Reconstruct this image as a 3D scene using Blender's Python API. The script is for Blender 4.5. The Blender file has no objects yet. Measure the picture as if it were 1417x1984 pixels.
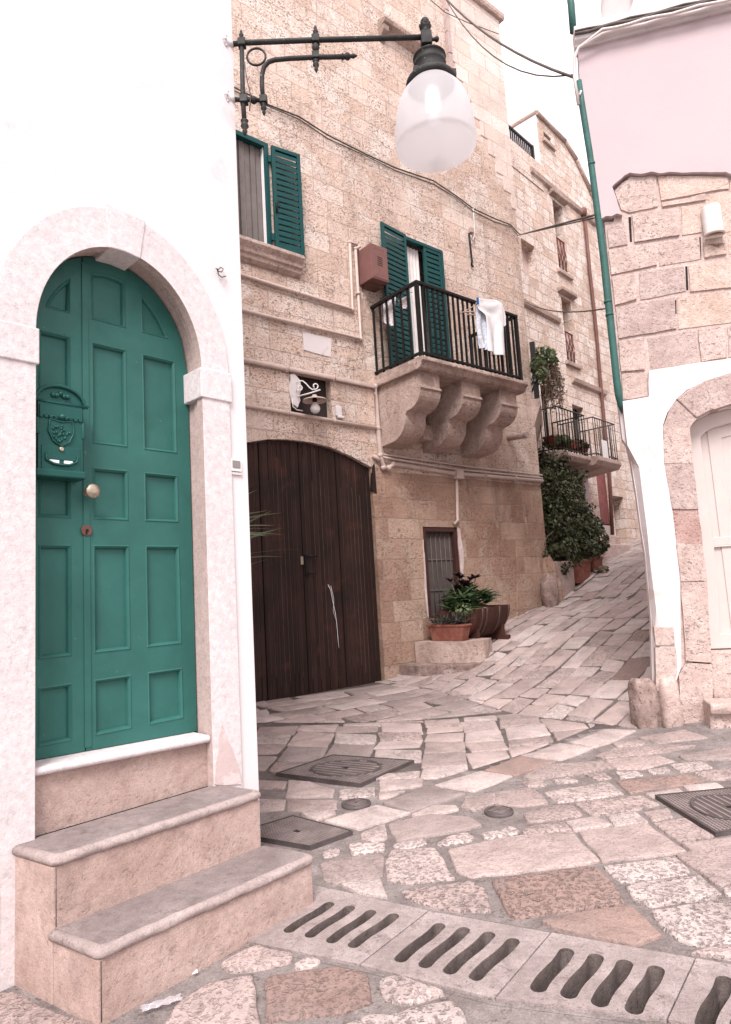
import bpy, bmesh, math, random
from mathutils import Vector, Matrix, noise
from mathutils.geometry import tessellate_polygon
random.seed(7)
R = math.radians
sc = bpy.context.scene
COL = sc.collection

# ------------------------------------------------------------------ camera
F_PX, CX, CY = 1270.0, 708.5, 992.0
UPC = Vector((-617, 10490, -F_PX)).normalized()
fw = Vector((0, 0, -1))
YC = (fw - UPC * fw.dot(UPC)).normalized()
XC = YC.cross(UPC)
CAM = Vector((0, 0, 1.5))
RW = Matrix((XC, YC, UPC))            # camera axes -> world


def ray(x, y):
    return RW @ Vector((x - CX, -(y - CY), -F_PX))


class Fac:
    """A vertical plane in the street: u runs along it, z up, o outwards."""
    def __init__(s, bearing, p):
        b = R(bearing)
        s.d = Vector((math.sin(b), math.cos(b), 0))
        s.n = Vector((s.d.y, -s.d.x, 0))
        s.p = Vector((p[0], p[1], 0))

    def px(s, x, y, o=0.0):
        d = ray(x, y)
        q = CAM + d * ((s.p + s.n * o - CAM).dot(s.n) / d.dot(s.n))
        return ((q - s.p).dot(s.d), q.z)

    def P(s, u, z, o=0.0):
        return s.p + s.d * u + s.n * o + Vector((0, 0, z))

    def at(s, x, y, o=0.0):
        return s.P(*s.px(x, y, o), o)


A = Fac(43.5, (-.935, 3.756))
B = Fac(50.5, (.128, 9.67))
C = Fac(104.5, (2.543, 6.295))
D = Fac(43.5, (4.735, 15.0))

GS = [(-20, -.6), (.8, -.08), (3, 0), (5, .03), (6.1, .1), (6.7, .2), (7.6, .37), (8.3, .56), (9.0, .74), (9.7, .89), (11, 1.14), (12.5, 1.62), (17.4, 2.48), (40, 6.2), (90, 13)]


def gz(x, y):
    b = R(47)
    s = x * math.sin(b) + y * math.cos(b)
    t = -(x * math.cos(b) - y * math.sin(b))
    f = GS[-1][1]
    for (a, za), (c, zc) in zip(GS, GS[1:]):
        if s <= c:
            k = max(0, min(1, (s - a) / (c - a)))
            f = za + (zc - za) * k
            break
    k = max(0, min(1, (t - 4) / 3.3))
    h = .2 * k * k * (3 - 2 * k)
    return f + h * (1 - max(0, min(1, f / .2)))


def gp(x, y, dz=0.0):
    """the point of the ground seen at (x, y)"""
    d = ray(x, y).normalized()
    lo = 1.0
    while lo < 60:
        q = CAM + d * lo
        if q.z < gz(q.x, q.y):
            break
        lo += .05
    a, b = lo - .05, lo
    for _ in range(24):
        m = (a + b) / 2
        q = CAM + d * m
        if q.z < gz(q.x, q.y): b = m
        else: a = m
    q = CAM + d * b
    q.z = gz(q.x, q.y) + dz
    return q


# ------------------------------------------------------------------ mesh builder
class MB:
    def __init__(s):
        s.v, s.f, s.sm, s.mi, s.tone = [], [], [], [], []

    def add(s, vs, fs, smooth=False, mi=0, tone=None):
        k = len(s.v)
        s.v += [Vector(v) for v in vs]
        for f in fs:
            s.f.append([i + k for i in f]); s.sm.append(smooth); s.mi.append(mi); s.tone.append(tone)
        return s

    def hexa(s, q, mi=0):
        """eight points: four of the back loop, four of the front loop"""
        return s.add(q, [(3, 2, 1, 0), (4, 5, 6, 7), (0, 1, 5, 4), (1, 2, 6, 5), (2, 3, 7, 6), (3, 0, 4, 7)], mi=mi)

    def box(s, F, u0, u1, z0, z1, o0, o1, mi=0):
        q = [F.P(u, z, o) for o in (o0, o1) for (u, z) in ((u0, z0), (u1, z0), (u1, z1), (u0, z1))]
        return s.hexa(q, mi)

    def plate(s, F, loop, o0, o1, holes=(), mi=0, sides=True, hole_sides=True, tone=None, map=None):
        """a plate with holes, front at o1"""
        P = map or (lambda a, b, o: F.P(a, b, o))
        def ccw(l):
            ar = sum(l[i][0] * l[(i + 1) % len(l)][1] - l[(i + 1) % len(l)][0] * l[i][1] for i in range(len(l)))
            return list(l) if ar > 0 else list(reversed(l))
        loop = ccw(loop); holes = [list(reversed(ccw(h))) for h in holes]
        loops = [loop] + holes
        flat = [p for l in loops for p in l]
        tris = tessellate_polygon([[Vector((p[0], p[1], 0)) for p in l] for l in loops])
        k = len(s.v); N = len(flat)
        s.v += [P(p[0], p[1], o1) for p in flat] + [P(p[0], p[1], o0) for p in flat]
        for t in tris:
            a, b, c = [flat[i] for i in t]
            ar = (b[0] - a[0]) * (c[1] - a[1]) - (c[0] - a[0]) * (b[1] - a[1])
            t = list(t) if ar > 0 else list(reversed(t))
            s.f.append([k + i for i in t]); s.sm.append(False); s.mi.append(mi); s.tone.append(tone)
            s.f.append([k + N + i for i in reversed(t)]); s.sm.append(False); s.mi.append(mi); s.tone.append(tone)
        off = 0
        for li, l in enumerate(loops):
            n = len(l)
            if (li == 0 and sides) or (li > 0 and hole_sides):
                for i in range(n):
                    j = (i + 1) % n
                    s.f.append([k + off + i, k + N + off + i, k + N + off + j, k + off + j])
                    s.sm.append(False); s.mi.append(mi); s.tone.append(tone)
            off += n
        return s

    def prof(s, F, oz, u0, u1, mi=0, smooth=False):
        """an (outwards, height) outline drawn along the wall"""
        n = len(oz)
        ar = sum(oz[i][0] * oz[(i + 1) % n][1] - oz[(i + 1) % n][0] * oz[i][1] for i in range(n))
        if ar > 0: oz = list(reversed(oz))
        vs = [F.P(u0, z, o) for o, z in oz] + [F.P(u1, z, o) for o, z in oz]
        k = len(s.v); s.v += vs
        for i in range(n):
            j = (i + 1) % n
            s.f.append([k + i, k + j, k + n + j, k + n + i]); s.sm.append(smooth); s.mi.append(mi); s.tone.append(None)
        tris = tessellate_polygon([[Vector((a, b, 0)) for a, b in oz]])
        for t in tris:
            a, b, c = [oz[i] for i in t]
            arr = (b[0] - a[0]) * (c[1] - a[1]) - (c[0] - a[0]) * (b[1] - a[1])
            t = list(t) if arr < 0 else list(reversed(t))
            s.f.append([k + i for i in reversed(t)]); s.f.append([k + n + i for i in t])
            s.sm += [False] * 2; s.mi += [mi] * 2; s.tone += [None] * 2
        return s

    def tube(s, pts, r, n=8, smooth=True, mi=0, closed=False):
        pts = [Vector(p) for p in pts]
        N = len(pts)
        rs = r if isinstance(r, (list, tuple)) else [r] * N
        k = len(s.v)
        prev = None
        for i, p in enumerate(pts):
            if closed: t = (pts[(i + 1) % N] - pts[i - 1])
            else: t = pts[min(i + 1, N - 1)] - pts[max(i - 1, 0)]
            t.normalize()
            if prev is None:
                a = Vector((0, 0, 1)) if abs(t.z) < .9 else Vector((1, 0, 0))
                x = t.cross(a).normalized()
            else:
                x = (prev - t * prev.dot(t)).normalized()
            prev = x
            y = t.cross(x)
            for j in range(n):
                an = 2 * math.pi * j / n
                s.v.append(p + (x * math.cos(an) + y * math.sin(an)) * rs[i])
        M = N if closed else N - 1
        for i in range(M):
            for j in range(n):
                a = k + i * n + j; b = k + i * n + (j + 1) % n
                c = k + ((i + 1) % N) * n + (j + 1) % n; d = k + ((i + 1) % N) * n + j
                s.f.append([a, b, c, d]); s.sm.append(smooth); s.mi.append(mi); s.tone.append(None)
        if not closed:
            s.f.append([k + j for j in range(n)][::-1]); s.f.append([k + (N - 1) * n + j for j in range(n)])
            s.sm += [False] * 2; s.mi += [mi] * 2; s.tone += [None] * 2
        return s

    def lathe(s, base, prof, n=24, axis=Vector((0, 0, 1)), mi=0, smooth=True, caps=True):
        """rings of (radius, height) round an axis"""
        axis = Vector(axis).normalized()
        a = Vector((0, 0, 1)) if abs(axis.z) < .9 else Vector((1, 0, 0))
        x = axis.cross(a).normalized(); y = axis.cross(x)
        k = len(s.v)
        for r, h in prof:
            for j in range(n):
                an = 2 * math.pi * j / n
                s.v.append(Vector(base) + axis * h + (x * math.cos(an) + y * math.sin(an)) * max(r, .0004))
        for i in range(len(prof) - 1):
            for j in range(n):
                s.f.append([k + i * n + j, k + i * n + (j + 1) % n, k + (i + 1) * n + (j + 1) % n, k + (i + 1) * n + j])
                s.sm.append(smooth); s.mi.append(mi); s.tone.append(None)
        if caps:
            s.f.append([k + j for j in range(n)][::-1]); s.f.append([k + (len(prof) - 1) * n + j for j in range(n)])
            s.sm += [False] * 2; s.mi += [mi] * 2; s.tone += [None] * 2
        return s

    def blob(s, c, rad, seed=0, amp=.12, sub=3, flat=.0, power=2.0):
        """a worn boulder: a superellipsoid roughened by noise"""
        bm = bmesh.new(); bmesh.ops.create_icosphere(bm, subdivisions=sub, radius=1)
        vs = []
        for v in bm.verts:
            p = v.co.normalized()
            m = (abs(p.x) ** power + abs(p.y) ** power + abs(p.z) ** power) ** (-1 / power)
            q = p * m
            q *= 1 + amp * noise.noise(p * 1.7 + Vector((seed, seed * .3, 0))) + amp * .35 * noise.noise(p * 5 + Vector((seed, 0, 9)))
            q = Vector((q.x * rad[0], q.y * rad[1], max(q.z * rad[2], -rad[2] * (1 - flat))))
            vs.append(Vector(c) + q)
        fs = [[v.index for v in f.verts] for f in bm.faces]
        bm.free()
        return s.add(vs, fs, smooth=True)

    def build(s, name, mats, parent=None, F=None, bevel=0, seg=2, base=None, label=None, sub=0):
        org = base if base is not None else (parent['_w'] if False else None)
        if parent is not None:
            org = WORLD[parent.name]
        elif org is None:
            xs = [v.x for v in s.v]; ys = [v.y for v in s.v]; zs = [v.z for v in s.v]
            org = Vector(((min(xs) + max(xs)) / 2, (min(ys) + max(ys)) / 2, min(zs)))
        me = bpy.data.meshes.new(name)
        me.from_pydata([v - org for v in s.v], [], s.f)
        if not isinstance(mats, (list, tuple)): mats = [mats]
        for m in mats: me.materials.append(m)
        me.polygons.foreach_set('use_smooth', s.sm)
        me.polygons.foreach_set('material_index', s.mi)
        uv = me.uv_layers.new(name='UVMap')
        d = F.d if F else Vector((1, 0, 0)); nn = F.n if F else Vector((0, -1, 0))
        p0 = F.p if F else Vector((0, 0, 0))
        buf = [0.0] * (2 * len(me.loops))
        for p in me.polygons:
            n = p.normal
            for li in p.loop_indices:
                w = s.v[me.loops[li].vertex_index] - p0
                if abs(n.z) > .7: a, b = w.dot(d), w.dot(nn)
                elif abs(n.dot(nn)) >= abs(n.dot(d)): a, b = w.dot(d), w.z
                else: a, b = w.dot(nn), w.z
                buf[2 * li] = a; buf[2 * li + 1] = b
        uv.data.foreach_set('uv', buf)
        if any(t is not None for t in s.tone):
            ca = me.color_attributes.new('tone', 'FLOAT_COLOR', 'CORNER')
            cb = [0.0] * (4 * len(me.loops))
            for p in me.polygons:
                t = s.tone[p.index] or (0, 0, 0)
                for li in p.loop_indices:
                    cb[4 * li:4 * li + 4] = [t[0], t[1], t[2], 1]
            ca.data.foreach_set('color', cb)
        me.validate()
        o = bpy.data.objects.new(name, me); COL.objects.link(o)
        if parent is not None:
            o.parent = parent; WORLD[o.name] = org
        else:
            o.location = org; WORLD[o.name] = org
        if bevel:
            m = o.modifiers.new('edge', 'BEVEL'); m.width = bevel; m.segments = seg
            m.limit_method = 'ANGLE'; m.angle_limit = R(38)
        if label: o['label'] = label
        return o


WORLD = {}


def thing(name, label, cat, loc, group=None):
    o = bpy.data.objects.new(name, None); COL.objects.link(o)
    o.empty_display_size = .2
    o.location = loc; WORLD[o.name] = Vector(loc)
    o['label'] = label; o['category'] = cat
    if group: o['group'] = group
    return o


def tag(o, label, cat, group=None, kind=None):
    o['label'] = label; o['category'] = cat
    if group: o['group'] = group
    if kind: o['kind'] = kind
    return o


def struct(o, label=None):
    o['kind'] = 'structure'
    if label: o['label'] = label
    return o


# ------------------------------------------------------------------ materials
def nodes(name):
    m = bpy.data.materials.new(name); m.use_nodes = True
    nt = m.node_tree; b = nt.nodes['Principled BSDF']
    return m, nt, b


def N(nt, t, **k):
    n = nt.nodes.new(t)
    for a, v in k.items():
        if a in n.inputs.keys() if hasattr(n.inputs, 'keys') else False: n.inputs[a].default_value = v
        else: setattr(n, a, v)
    return n


def ramp(nt, src, stops):
    r = nt.nodes.new('ShaderNodeValToRGB')
    e = r.color_ramp.elements
    while len(e) > 1: e.remove(e[0])
    e[0].position = stops[0][0]; c = stops[0][1]; e[0].color = (*c, 1) if len(c) == 3 else c
    for p, c in stops[1:]:
        x = e.new(p); x.color = (*c, 1) if len(c) == 3 else c
    nt.links.new(src, r.inputs[0])
    return r.outputs[0]


def g3(v): return (v, v, v)


def noi(nt, co, scale, detail=6, rough=.6, dist=0.0):
    n = nt.nodes.new('ShaderNodeTexNoise')
    n.inputs['Scale'].default_value = scale; n.inputs['Detail'].default_value = detail
    n.inputs['Roughness'].default_value = rough; n.inputs['Distortion'].default_value = dist
    nt.links.new(co, n.inputs['Vector'])
    return n.outputs[0]


def mixc(nt, f, a, b, mode='MIX'):
    m = nt.nodes.new('ShaderNodeMix'); m.data_type = 'RGBA'; m.blend_type = mode
    for sock, v in ((m.inputs[0], f), (m.inputs[6], a), (m.inputs[7], b)):
        if hasattr(v, 'is_output'): nt.links.new(v, sock)
        elif isinstance(v, (int, float)): sock.default_value = v
        else: sock.default_value = (*v, 1) if len(v) == 3 else v
    return m.outputs[2]


def math_(nt, op, a, b=0.0):
    m = nt.nodes.new('ShaderNodeMath'); m.operation = op
    for i, v in ((0, a), (1, b)):
        if hasattr(v, 'is_output'): nt.links.new(v, m.inputs[i])
        else: m.inputs[i].default_value = v
    return m.outputs[0]


def bump(nt, b, h, strength=.5, dist=.01, prev=None):
    n = nt.nodes.new('ShaderNodeBump')
    n.inputs['Strength'].default_value = strength; n.inputs['Distance'].default_value = dist
    nt.links.new(h, n.inputs['Height'])
    if prev is not None: nt.links.new(prev, n.inputs['Normal'])
    nt.links.new(n.outputs[0], b.inputs['Normal'])
    return n.outputs[0]


def obco(nt): return nt.nodes.new('ShaderNodeTexCoord').outputs['Object']
def uvco(nt): return nt.nodes.new('ShaderNodeTexCoord').outputs['UV']


def stone(name, c1, c2, c3, scale=3.0, fine=40, pit=.5, bumps=.5, rough=.85, stain=None, pitc=.5, grain=1.0):
    """weathered limestone: broad tones, stains, pitted surface"""
    m, nt, b = nodes(name); co = obco(nt)
    big = noi(nt, co, scale, 8, .62, .6)
    col = ramp(nt, big, [(.3, c1), (.5, c2), (.72, c3)])
    if stain:
        st = ramp(nt, noi(nt, co, scale * .45, 5, .7, 1.2), [(.50, g3(0)), (.64, g3(1))])
        col = mixc(nt, math_(nt, 'MULTIPLY', st, .75), col, stain)
    fn = noi(nt, co, fine, 8, .78, .2)
    q1 = ramp(nt, noi(nt, co, fine * .8, 2, .5), [(.32, g3(1)), (.40, g3(0))])
    q2 = ramp(nt, noi(nt, co, fine * .36, 2, .5, .5), [(.29, g3(1)), (.36, g3(0))])
    qm = ramp(nt, noi(nt, co, scale * .8, 4, .65), [(.36, g3(.2)), (.58, g3(1))])
    pits = math_(nt, 'MULTIPLY', math_(nt, 'MAXIMUM', q1, q2), qm)
    col = mixc(nt, math_(nt, 'MULTIPLY', pits, pit), col, tuple(v * pitc for v in c1))
    sp = ramp(nt, noi(nt, co, fine * .35, 5, .75), [(.35, g3(.86)), (.65, g3(1.12))])
    col = mixc(nt, 1.0, col, sp, 'MULTIPLY')
    col = mixc(nt, 1.0, col, ramp(nt, noi(nt, co, fine * 2.6, 3, .8), [(.36, g3(1 - .26 * grain)), (.5, g3(1)), (.64, g3(1 + .2 * grain))]), 'MULTIPLY')
    nt.links.new(col, b.inputs['Base Color']); b.inputs['Roughness'].default_value = rough
    b.inputs['Specular IOR Level'].default_value = .25
    h = math_(nt, 'ADD', math_(nt, 'MULTIPLY', fn, .5), noi(nt, co, fine * .3, 6, .7))
    h = math_(nt, 'SUBTRACT', h, math_(nt, 'MULTIPLY', pits, .35))
    bump(nt, b, h, bumps, .018)
    return m


def masonry(name, cols, bw, rh, joint, jc, patch=None, pit=.5, stain=None, warp=.03, bumps=.7, fine=34, jdepth=1.0, seed=0.0, drip=None):
    """coursed limestone blocks with worn joints"""
    m, nt, b = nodes(name); uv = uvco(nt); ob = obco(nt)
    wn = nt.nodes.new('ShaderNodeTexNoise'); wn.inputs['Scale'].default_value = 2.2; wn.inputs['Detail'].default_value = 4
    nt.links.new(uv, wn.inputs['Vector'])
    off = nt.nodes.new('ShaderNodeVectorMath'); off.operation = 'SUBTRACT'; nt.links.new(wn.outputs[1], off.inputs[0]); off.inputs[1].default_value = (.5, .5, .5)
    sc_ = nt.nodes.new('ShaderNodeVectorMath'); sc_.operation = 'SCALE'; nt.links.new(off.outputs[0], sc_.inputs[0]); sc_.inputs['Scale'].default_value = warp
    ad = nt.nodes.new('ShaderNodeVectorMath'); ad.operation = 'ADD'; nt.links.new(uv, ad.inputs[0]); nt.links.new(sc_.outputs[0], ad.inputs[1])
    ad2 = nt.nodes.new('ShaderNodeVectorMath'); ad2.operation = 'ADD'; nt.links.new(ad.outputs[0], ad2.inputs[0]); ad2.inputs[1].default_value = (seed, seed * .31, 0)
    br = nt.nodes.new('ShaderNodeTexBrick'); nt.links.new(ad2.outputs[0], br.inputs['Vector'])
    br.offset = .43; br.squash = .72; br.squash_frequency = 3; br.offset_frequency = 2
    br.inputs['Color1'].default_value = (0, 0, 0, 1); br.inputs['Color2'].default_value = (1, 1, 1, 1); br.inputs['Mortar'].default_value = (.5, .5, .5, 1)
    br.inputs['Scale'].default_value = 1; br.inputs['Mortar Size'].default_value = joint; br.inputs['Mortar Smooth'].default_value = .35
    br.inputs['Brick Width'].default_value = bw; br.inputs['Row Height'].default_value = rh
    col = ramp(nt, br.outputs[0], [(0, cols[0]), (.35, cols[1]), (.7, cols[2]), (1, cols[3])])
    big = noi(nt, ob, .9, 6, .65, .8)
    col = mixc(nt, 1.0, col, ramp(nt, big, [(.3, (.78, .74, .72)), (.52, g3(1)), (.75, (1.12, 1.1, 1.1))]), 'MULTIPLY')
    if patch:
        pm = ramp(nt, noi(nt, ob, 1.7, 6, .7, .6), [(.52, g3(0)), (.62, g3(1))])
        col = mixc(nt, math_(nt, 'MULTIPLY', pm, .7), col, patch)
    if stain:
        # streaks that run down the wall
        mp = nt.nodes.new('ShaderNodeMapping'); nt.links.new(ob, mp.inputs[0]); mp.inputs['Scale'].default_value = (1.6, 1.6, .35)
        sm = ramp(nt, noi(nt, mp.outputs[0], 1.3, 7, .72, .4), [(.53, g3(0)), (.68, g3(1))])
        col = mixc(nt, math_(nt, 'MULTIPLY', sm, .65), col, stain)
    fn = noi(nt, ob, fine, 8, .78, .2)
    md = noi(nt, ob, fine * .16, 5, .68, .3)
    em = nt.nodes.new('ShaderNodeMapping'); nt.links.new(ob, em.inputs[0]); em.inputs['Scale'].default_value = (1, 1, 1.7)
    p1_ = ramp(nt, noi(nt, em.outputs[0], fine * .75, 2, .55), [(.37, g3(1)), (.43, g3(0))])
    p2_ = ramp(nt, noi(nt, em.outputs[0], fine * .33, 2, .5, .6), [(.33, g3(1)), (.39, g3(0))])
    pm_ = ramp(nt, noi(nt, ob, 1.6, 4, .65), [(.34, g3(.25)), (.55, g3(1))])
    pits = math_(nt, 'MULTIPLY', math_(nt, 'MAXIMUM', p1_, p2_), pm_)
    col = mixc(nt, 1.0, col, ramp(nt, noi(nt, ob, fine * 2.2, 3, .8), [(.36, g3(.70)), (.5, g3(1)), (.64, g3(1.24))]), 'MULTIPLY')
    if drip:
        dm = nt.nodes.new('ShaderNodeMapping'); nt.links.new(ob, dm.inputs[0]); dm.inputs['Scale'].default_value = (5, 5, .6)
        dr_ = ramp(nt, noi(nt, dm.outputs[0], 1.5, 6, .7), [(.60, g3(0)), (.68, g3(1))])
        col = mixc(nt, math_(nt, 'MULTIPLY', dr_, .6), col, drip)
    col = mixc(nt, math_(nt, 'MULTIPLY', pits, pit), col, tuple(v * .42 for v in cols[0]))
    jm = math_(nt, 'MULTIPLY', br.outputs[1], ramp(nt, noi(nt, ob, 3, 4, .6), [(.35, g3(.25)), (.6, g3(1))]))
    col = mixc(nt, math_(nt, 'MULTIPLY', jm, .8), col, jc)
    nt.links.new(col, b.inputs['Base Color']); b.inputs['Roughness'].default_value = .9
    b.inputs['Specular IOR Level'].default_value = .2
    h = math_(nt, 'ADD', math_(nt, 'MULTIPLY', fn, .35), md)
    h = math_(nt, 'SUBTRACT', h, math_(nt, 'MULTIPLY', pits, .3))
    h = math_(nt, 'SUBTRACT', h, math_(nt, 'MULTIPLY', br.outputs[1], jdepth))
    h = math_(nt, 'ADD', h, math_(nt, 'MULTIPLY', br.outputs[0], .12))
    bump(nt, b, h, bumps, .02)
    return m


def paint(name, c, rough=.4, var=.12, wear=None, bumps=.08, metal=0.0, scale=6, wearamt=.05):
    m, nt, b = nodes(name); co = obco(nt)
    v = noi(nt, co, scale, 6, .65, .3)
    col = ramp(nt, v, [(.3, tuple(x * (1 - var) for x in c)), (.7, tuple(min(1, x * (1 + var)) for x in c))])
    if wear:
        w = noi(nt, co, 26, 7, .78)
        wm = ramp(nt, w, [(.66 - wearamt, g3(0)), (.70 - wearamt, g3(1))])
        col = mixc(nt, wm, col, wear)
    nt.links.new(col, b.inputs['Base Color'])
    nt.links.new(ramp(nt, noi(nt, co, 14, 5, .6), [(.3, g3(max(0, rough - .12))), (.7, g3(min(1, rough + .15)))]), b.inputs['Roughness'])
    b.inputs['Metallic'].default_value = metal; b.inputs['Specular IOR Level'].default_value = .22
    bump(nt, b, noi(nt, co, 60, 4, .6), bumps, .004)
    return m


def plaster(name, c, blotch=None, speck=.25, rough=.9, amt=.58, bumps=.25, sc2=1.4):
    m, nt, b = nodes(name); co = obco(nt)
    col = ramp(nt, noi(nt, co, 1.3, 7, .65, .4), [(.3, tuple(x * .955 for x in c)), (.65, c)])
    if blotch:
        bm_ = ramp(nt, noi(nt, co, sc2, 8, .68, .5), [(amt, g3(0)), (amt + .06, g3(1))])
        col = mixc(nt, math_(nt, 'MULTIPLY', bm_, .7), col, blotch)
    sp = ramp(nt, noi(nt, co, 95, 3, .7), [(.24, g3(1)), (.33, g3(0))])
    col = mixc(nt, math_(nt, 'MULTIPLY', sp, speck), col, tuple(x * .45 for x in c))
    nt.links.new(col, b.inputs['Base Color']); b.inputs['Roughness'].default_value = rough
    b.inputs['Specular IOR Level'].default_value = .2
    h = math_(nt, 'ADD', noi(nt, co, 9, 5, .6), math_(nt, 'MULTIPLY', noi(nt, co, 70, 4, .7), .35))
    bump(nt, b, h, bumps, .012)
    return m


M = {}
M['plaster_white'] = plaster('white_plaster', (.71, .675, .68), (.62, .53, .52), .55, amt=.61)
M['plaster_old'] = plaster('old_white_plaster', (.70, .655, .645), (.56, .46, .43), .3, amt=.57, bumps=.5, sc2=2.6)
M['plaster_pink'] = plaster('pink_plaster', (.52, .43, .44), (.46, .375, .38), .12, amt=.63, bumps=.2)
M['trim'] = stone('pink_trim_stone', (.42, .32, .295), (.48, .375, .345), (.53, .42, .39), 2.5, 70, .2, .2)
M['trim_pale'] = stone('pale_arch_stone', (.60, .55, .55), (.64, .59, .59), (.68, .63, .63), 2.5, 80, .25, .2, grain=.35)
M['step_top'] = stone('step_tread_stone', (.18, .148, .142), (.235, .195, .187), (.30, .252, .242), 3.2, 55, .35, .3, .75, stain=(.20, .165, .157), grain=.7)
M['step_side'] = stone('step_riser_stone', (.37, .262, .225), (.44, .325, .285), (.51, .395, .352), 3, 60, .3, .4, stain=(.31, .23, .205), grain=.6)
M['bwall'] = masonry('coursed_limestone', [(.62, .47, .385), (.67, .525, .44), (.70, .565, .485), (.74, .62, .545)], .56, .285, .007, (.52, .39, .32), patch=(.76, .68, .62), stain=(.44, .32, .26), pit=.9, bumps=1.0, fine=48)
M['blower'] = masonry('dark_weathered_limestone', [(.34, .215, .16), (.40, .265, .20), (.45, .315, .245), (.50, .37, .29)], .66, .31, .005, (.38, .30, .235), patch=(.45, .355, .275), stain=(.22, .15, .125), pit=.6, bumps=.9, fine=44, seed=3.7, drip=(.56, .46, .39))
M['bupper'] = masonry('squared_ashlar', [(.62, .51, .445), (.66, .555, .50), (.69, .59, .535), (.72, .63, .58)], .62, .31, .010, (.40, .27, .20), pit=.2, warp=.008, bumps=.4, seed=1.3)
M['dwall'] = masonry('rough_alley_stone', [(.60, .455, .37), (.68, .55, .47), (.74, .625, .555), (.79, .70, .64)], .42, .26, .013, (.42, .29, .22), patch=(.80, .73, .68), pit=.7, warp=.09, bumps=.9, seed=7.1)
M['step_nose'] = stone('worn_step_edge', (.28, .225, .21), (.36, .295, .278), (.44, .37, .35), 4, 60, .3, .35, stain=(.27, .22, .20), grain=.7)
M['drain_wall'] = stone('shaded_slot_wall', (.10, .08, .074), (.15, .12, .11), (.20, .165, .155), 5, 60, .3, .4)  # slot sides coloured darker than the stone, standing in for shade inside
M['balc'] = stone('corbel_stone', (.40, .295, .25), (.48, .365, .315), (.56, .445, .39), 2.6, 34, .6, 1.0, stain=(.27, .195, .165))
M['block'] = stone('exposed_block_stone', (.48, .36, .32), (.56, .44, .395), (.63, .515, .47), 4, 52, .65, 1.0)
M['block_warm'] = stone('warm_block_stone', (.53, .39, .325), (.60, .465, .395), (.66, .54, .475), 4, 52, .35, 1.0)
M['block_red'] = stone('reddish_block_stone', (.38, .235, .205), (.45, .30, .265), (.53, .385, .345), 4, 52, .35, 1.0)
M['guard'] = stone('stained_guard_stone', (.19, .135, .118), (.32, .235, .207), (.50, .405, .37), 6, 44, .7, 1.0, stain=(.11, .08, .07))
M['block_dark'] = stone('grey_block_stone', (.40, .30, .272), (.48, .375, .342), (.56, .455, .42), 4, 52, .40, 1.0)
M['mortar'] = stone('lime_mortar', (.50, .38, .34), (.57, .45, .41), (.63, .52, .48), 6, 60, .3, .6)
M['green'] = paint('green_door_paint', (.030, .122, .104), .45, .16, (.22, .36, .32), wearamt=-.005, scale=3)
M['green_sh'] = paint('green_shutter_paint', (.008, .062, .062), .42, .12)
M['green_box'] = paint('green_mailbox_paint', (.016, .085, .073), .38, .10, (.30, .40, .36), wearamt=-.02, metal=.2)
M['green_pipe'] = paint('green_pipe_paint', (.040, .115, .100), .5, .22, (.14, .13, .12), wearamt=.02)
M['iron'] = paint('lamp_iron', (.034, .034, .032), .6, .4, (.26, .24, .22), wearamt=.03, metal=.1, bumps=.3)
M['black'] = paint('black_railing_paint', (.012, .011, .011), .45, .2)
M['cast'] = paint('cast_iron', (.105, .088, .085), .6, .3, (.20, .17, .16), metal=.2, bumps=.3, wearamt=.03)
M['pipe'] = paint('old_pipe_paint', (.55, .44, .39), .55, .12, (.32, .20, .16), wearamt=.03)
M['pipe_red'] = paint('red_pipe_paint', (.16, .075, .06), .5, .2)
M['cable'] = paint('cable_sheath', (.10, .085, .075), .6, .3)
M['cable_pale'] = paint('painted_cable', (.70, .64, .62), .7, .1)
M['meter'] = paint('brown_meter_box', (.20, .10, .09), .5, .12, (.30, .18, .15), wearamt=.0)
M['dark'] = paint('dark_void', (.02, .016, .015), .8, .3)
M['glass_dark'] = paint('dull_window_glass', (.13, .115, .11), .15, .15, bumps=.0)
M['curtain'] = paint('lace_curtain', (.74, .70, .68), .9, .1)
M['cloth'] = paint('white_cotton', (.86, .85, .86), .9, .04, bumps=.3)
M['brass'] = paint('worn_brass', (.42, .36, .28), .35, .2, metal=.8)
M['rust'] = paint('rusty_plate', (.16, .085, .07), .65, .3, metal=.2)
M['terra'] = stone('terracotta', (.18, .062, .046), (.23, .082, .06), (.28, .12, .09), 5, 60, .15, .2, stain=(.30, .14, .11))
M['red_door'] = paint('red_door_paint', (.14, .035, .035), .5, .2)
M['cream'] = paint('cream_door_paint', (.56, .49, .46), .5, .03, bumps=.03)
M['white_metal'] = paint('white_lamp_body', (.80, .79, .78), .4, .03)
M['grey_plastic'] = paint('grey_plastic', (.24, .22, .21), .35, .1)


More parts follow.
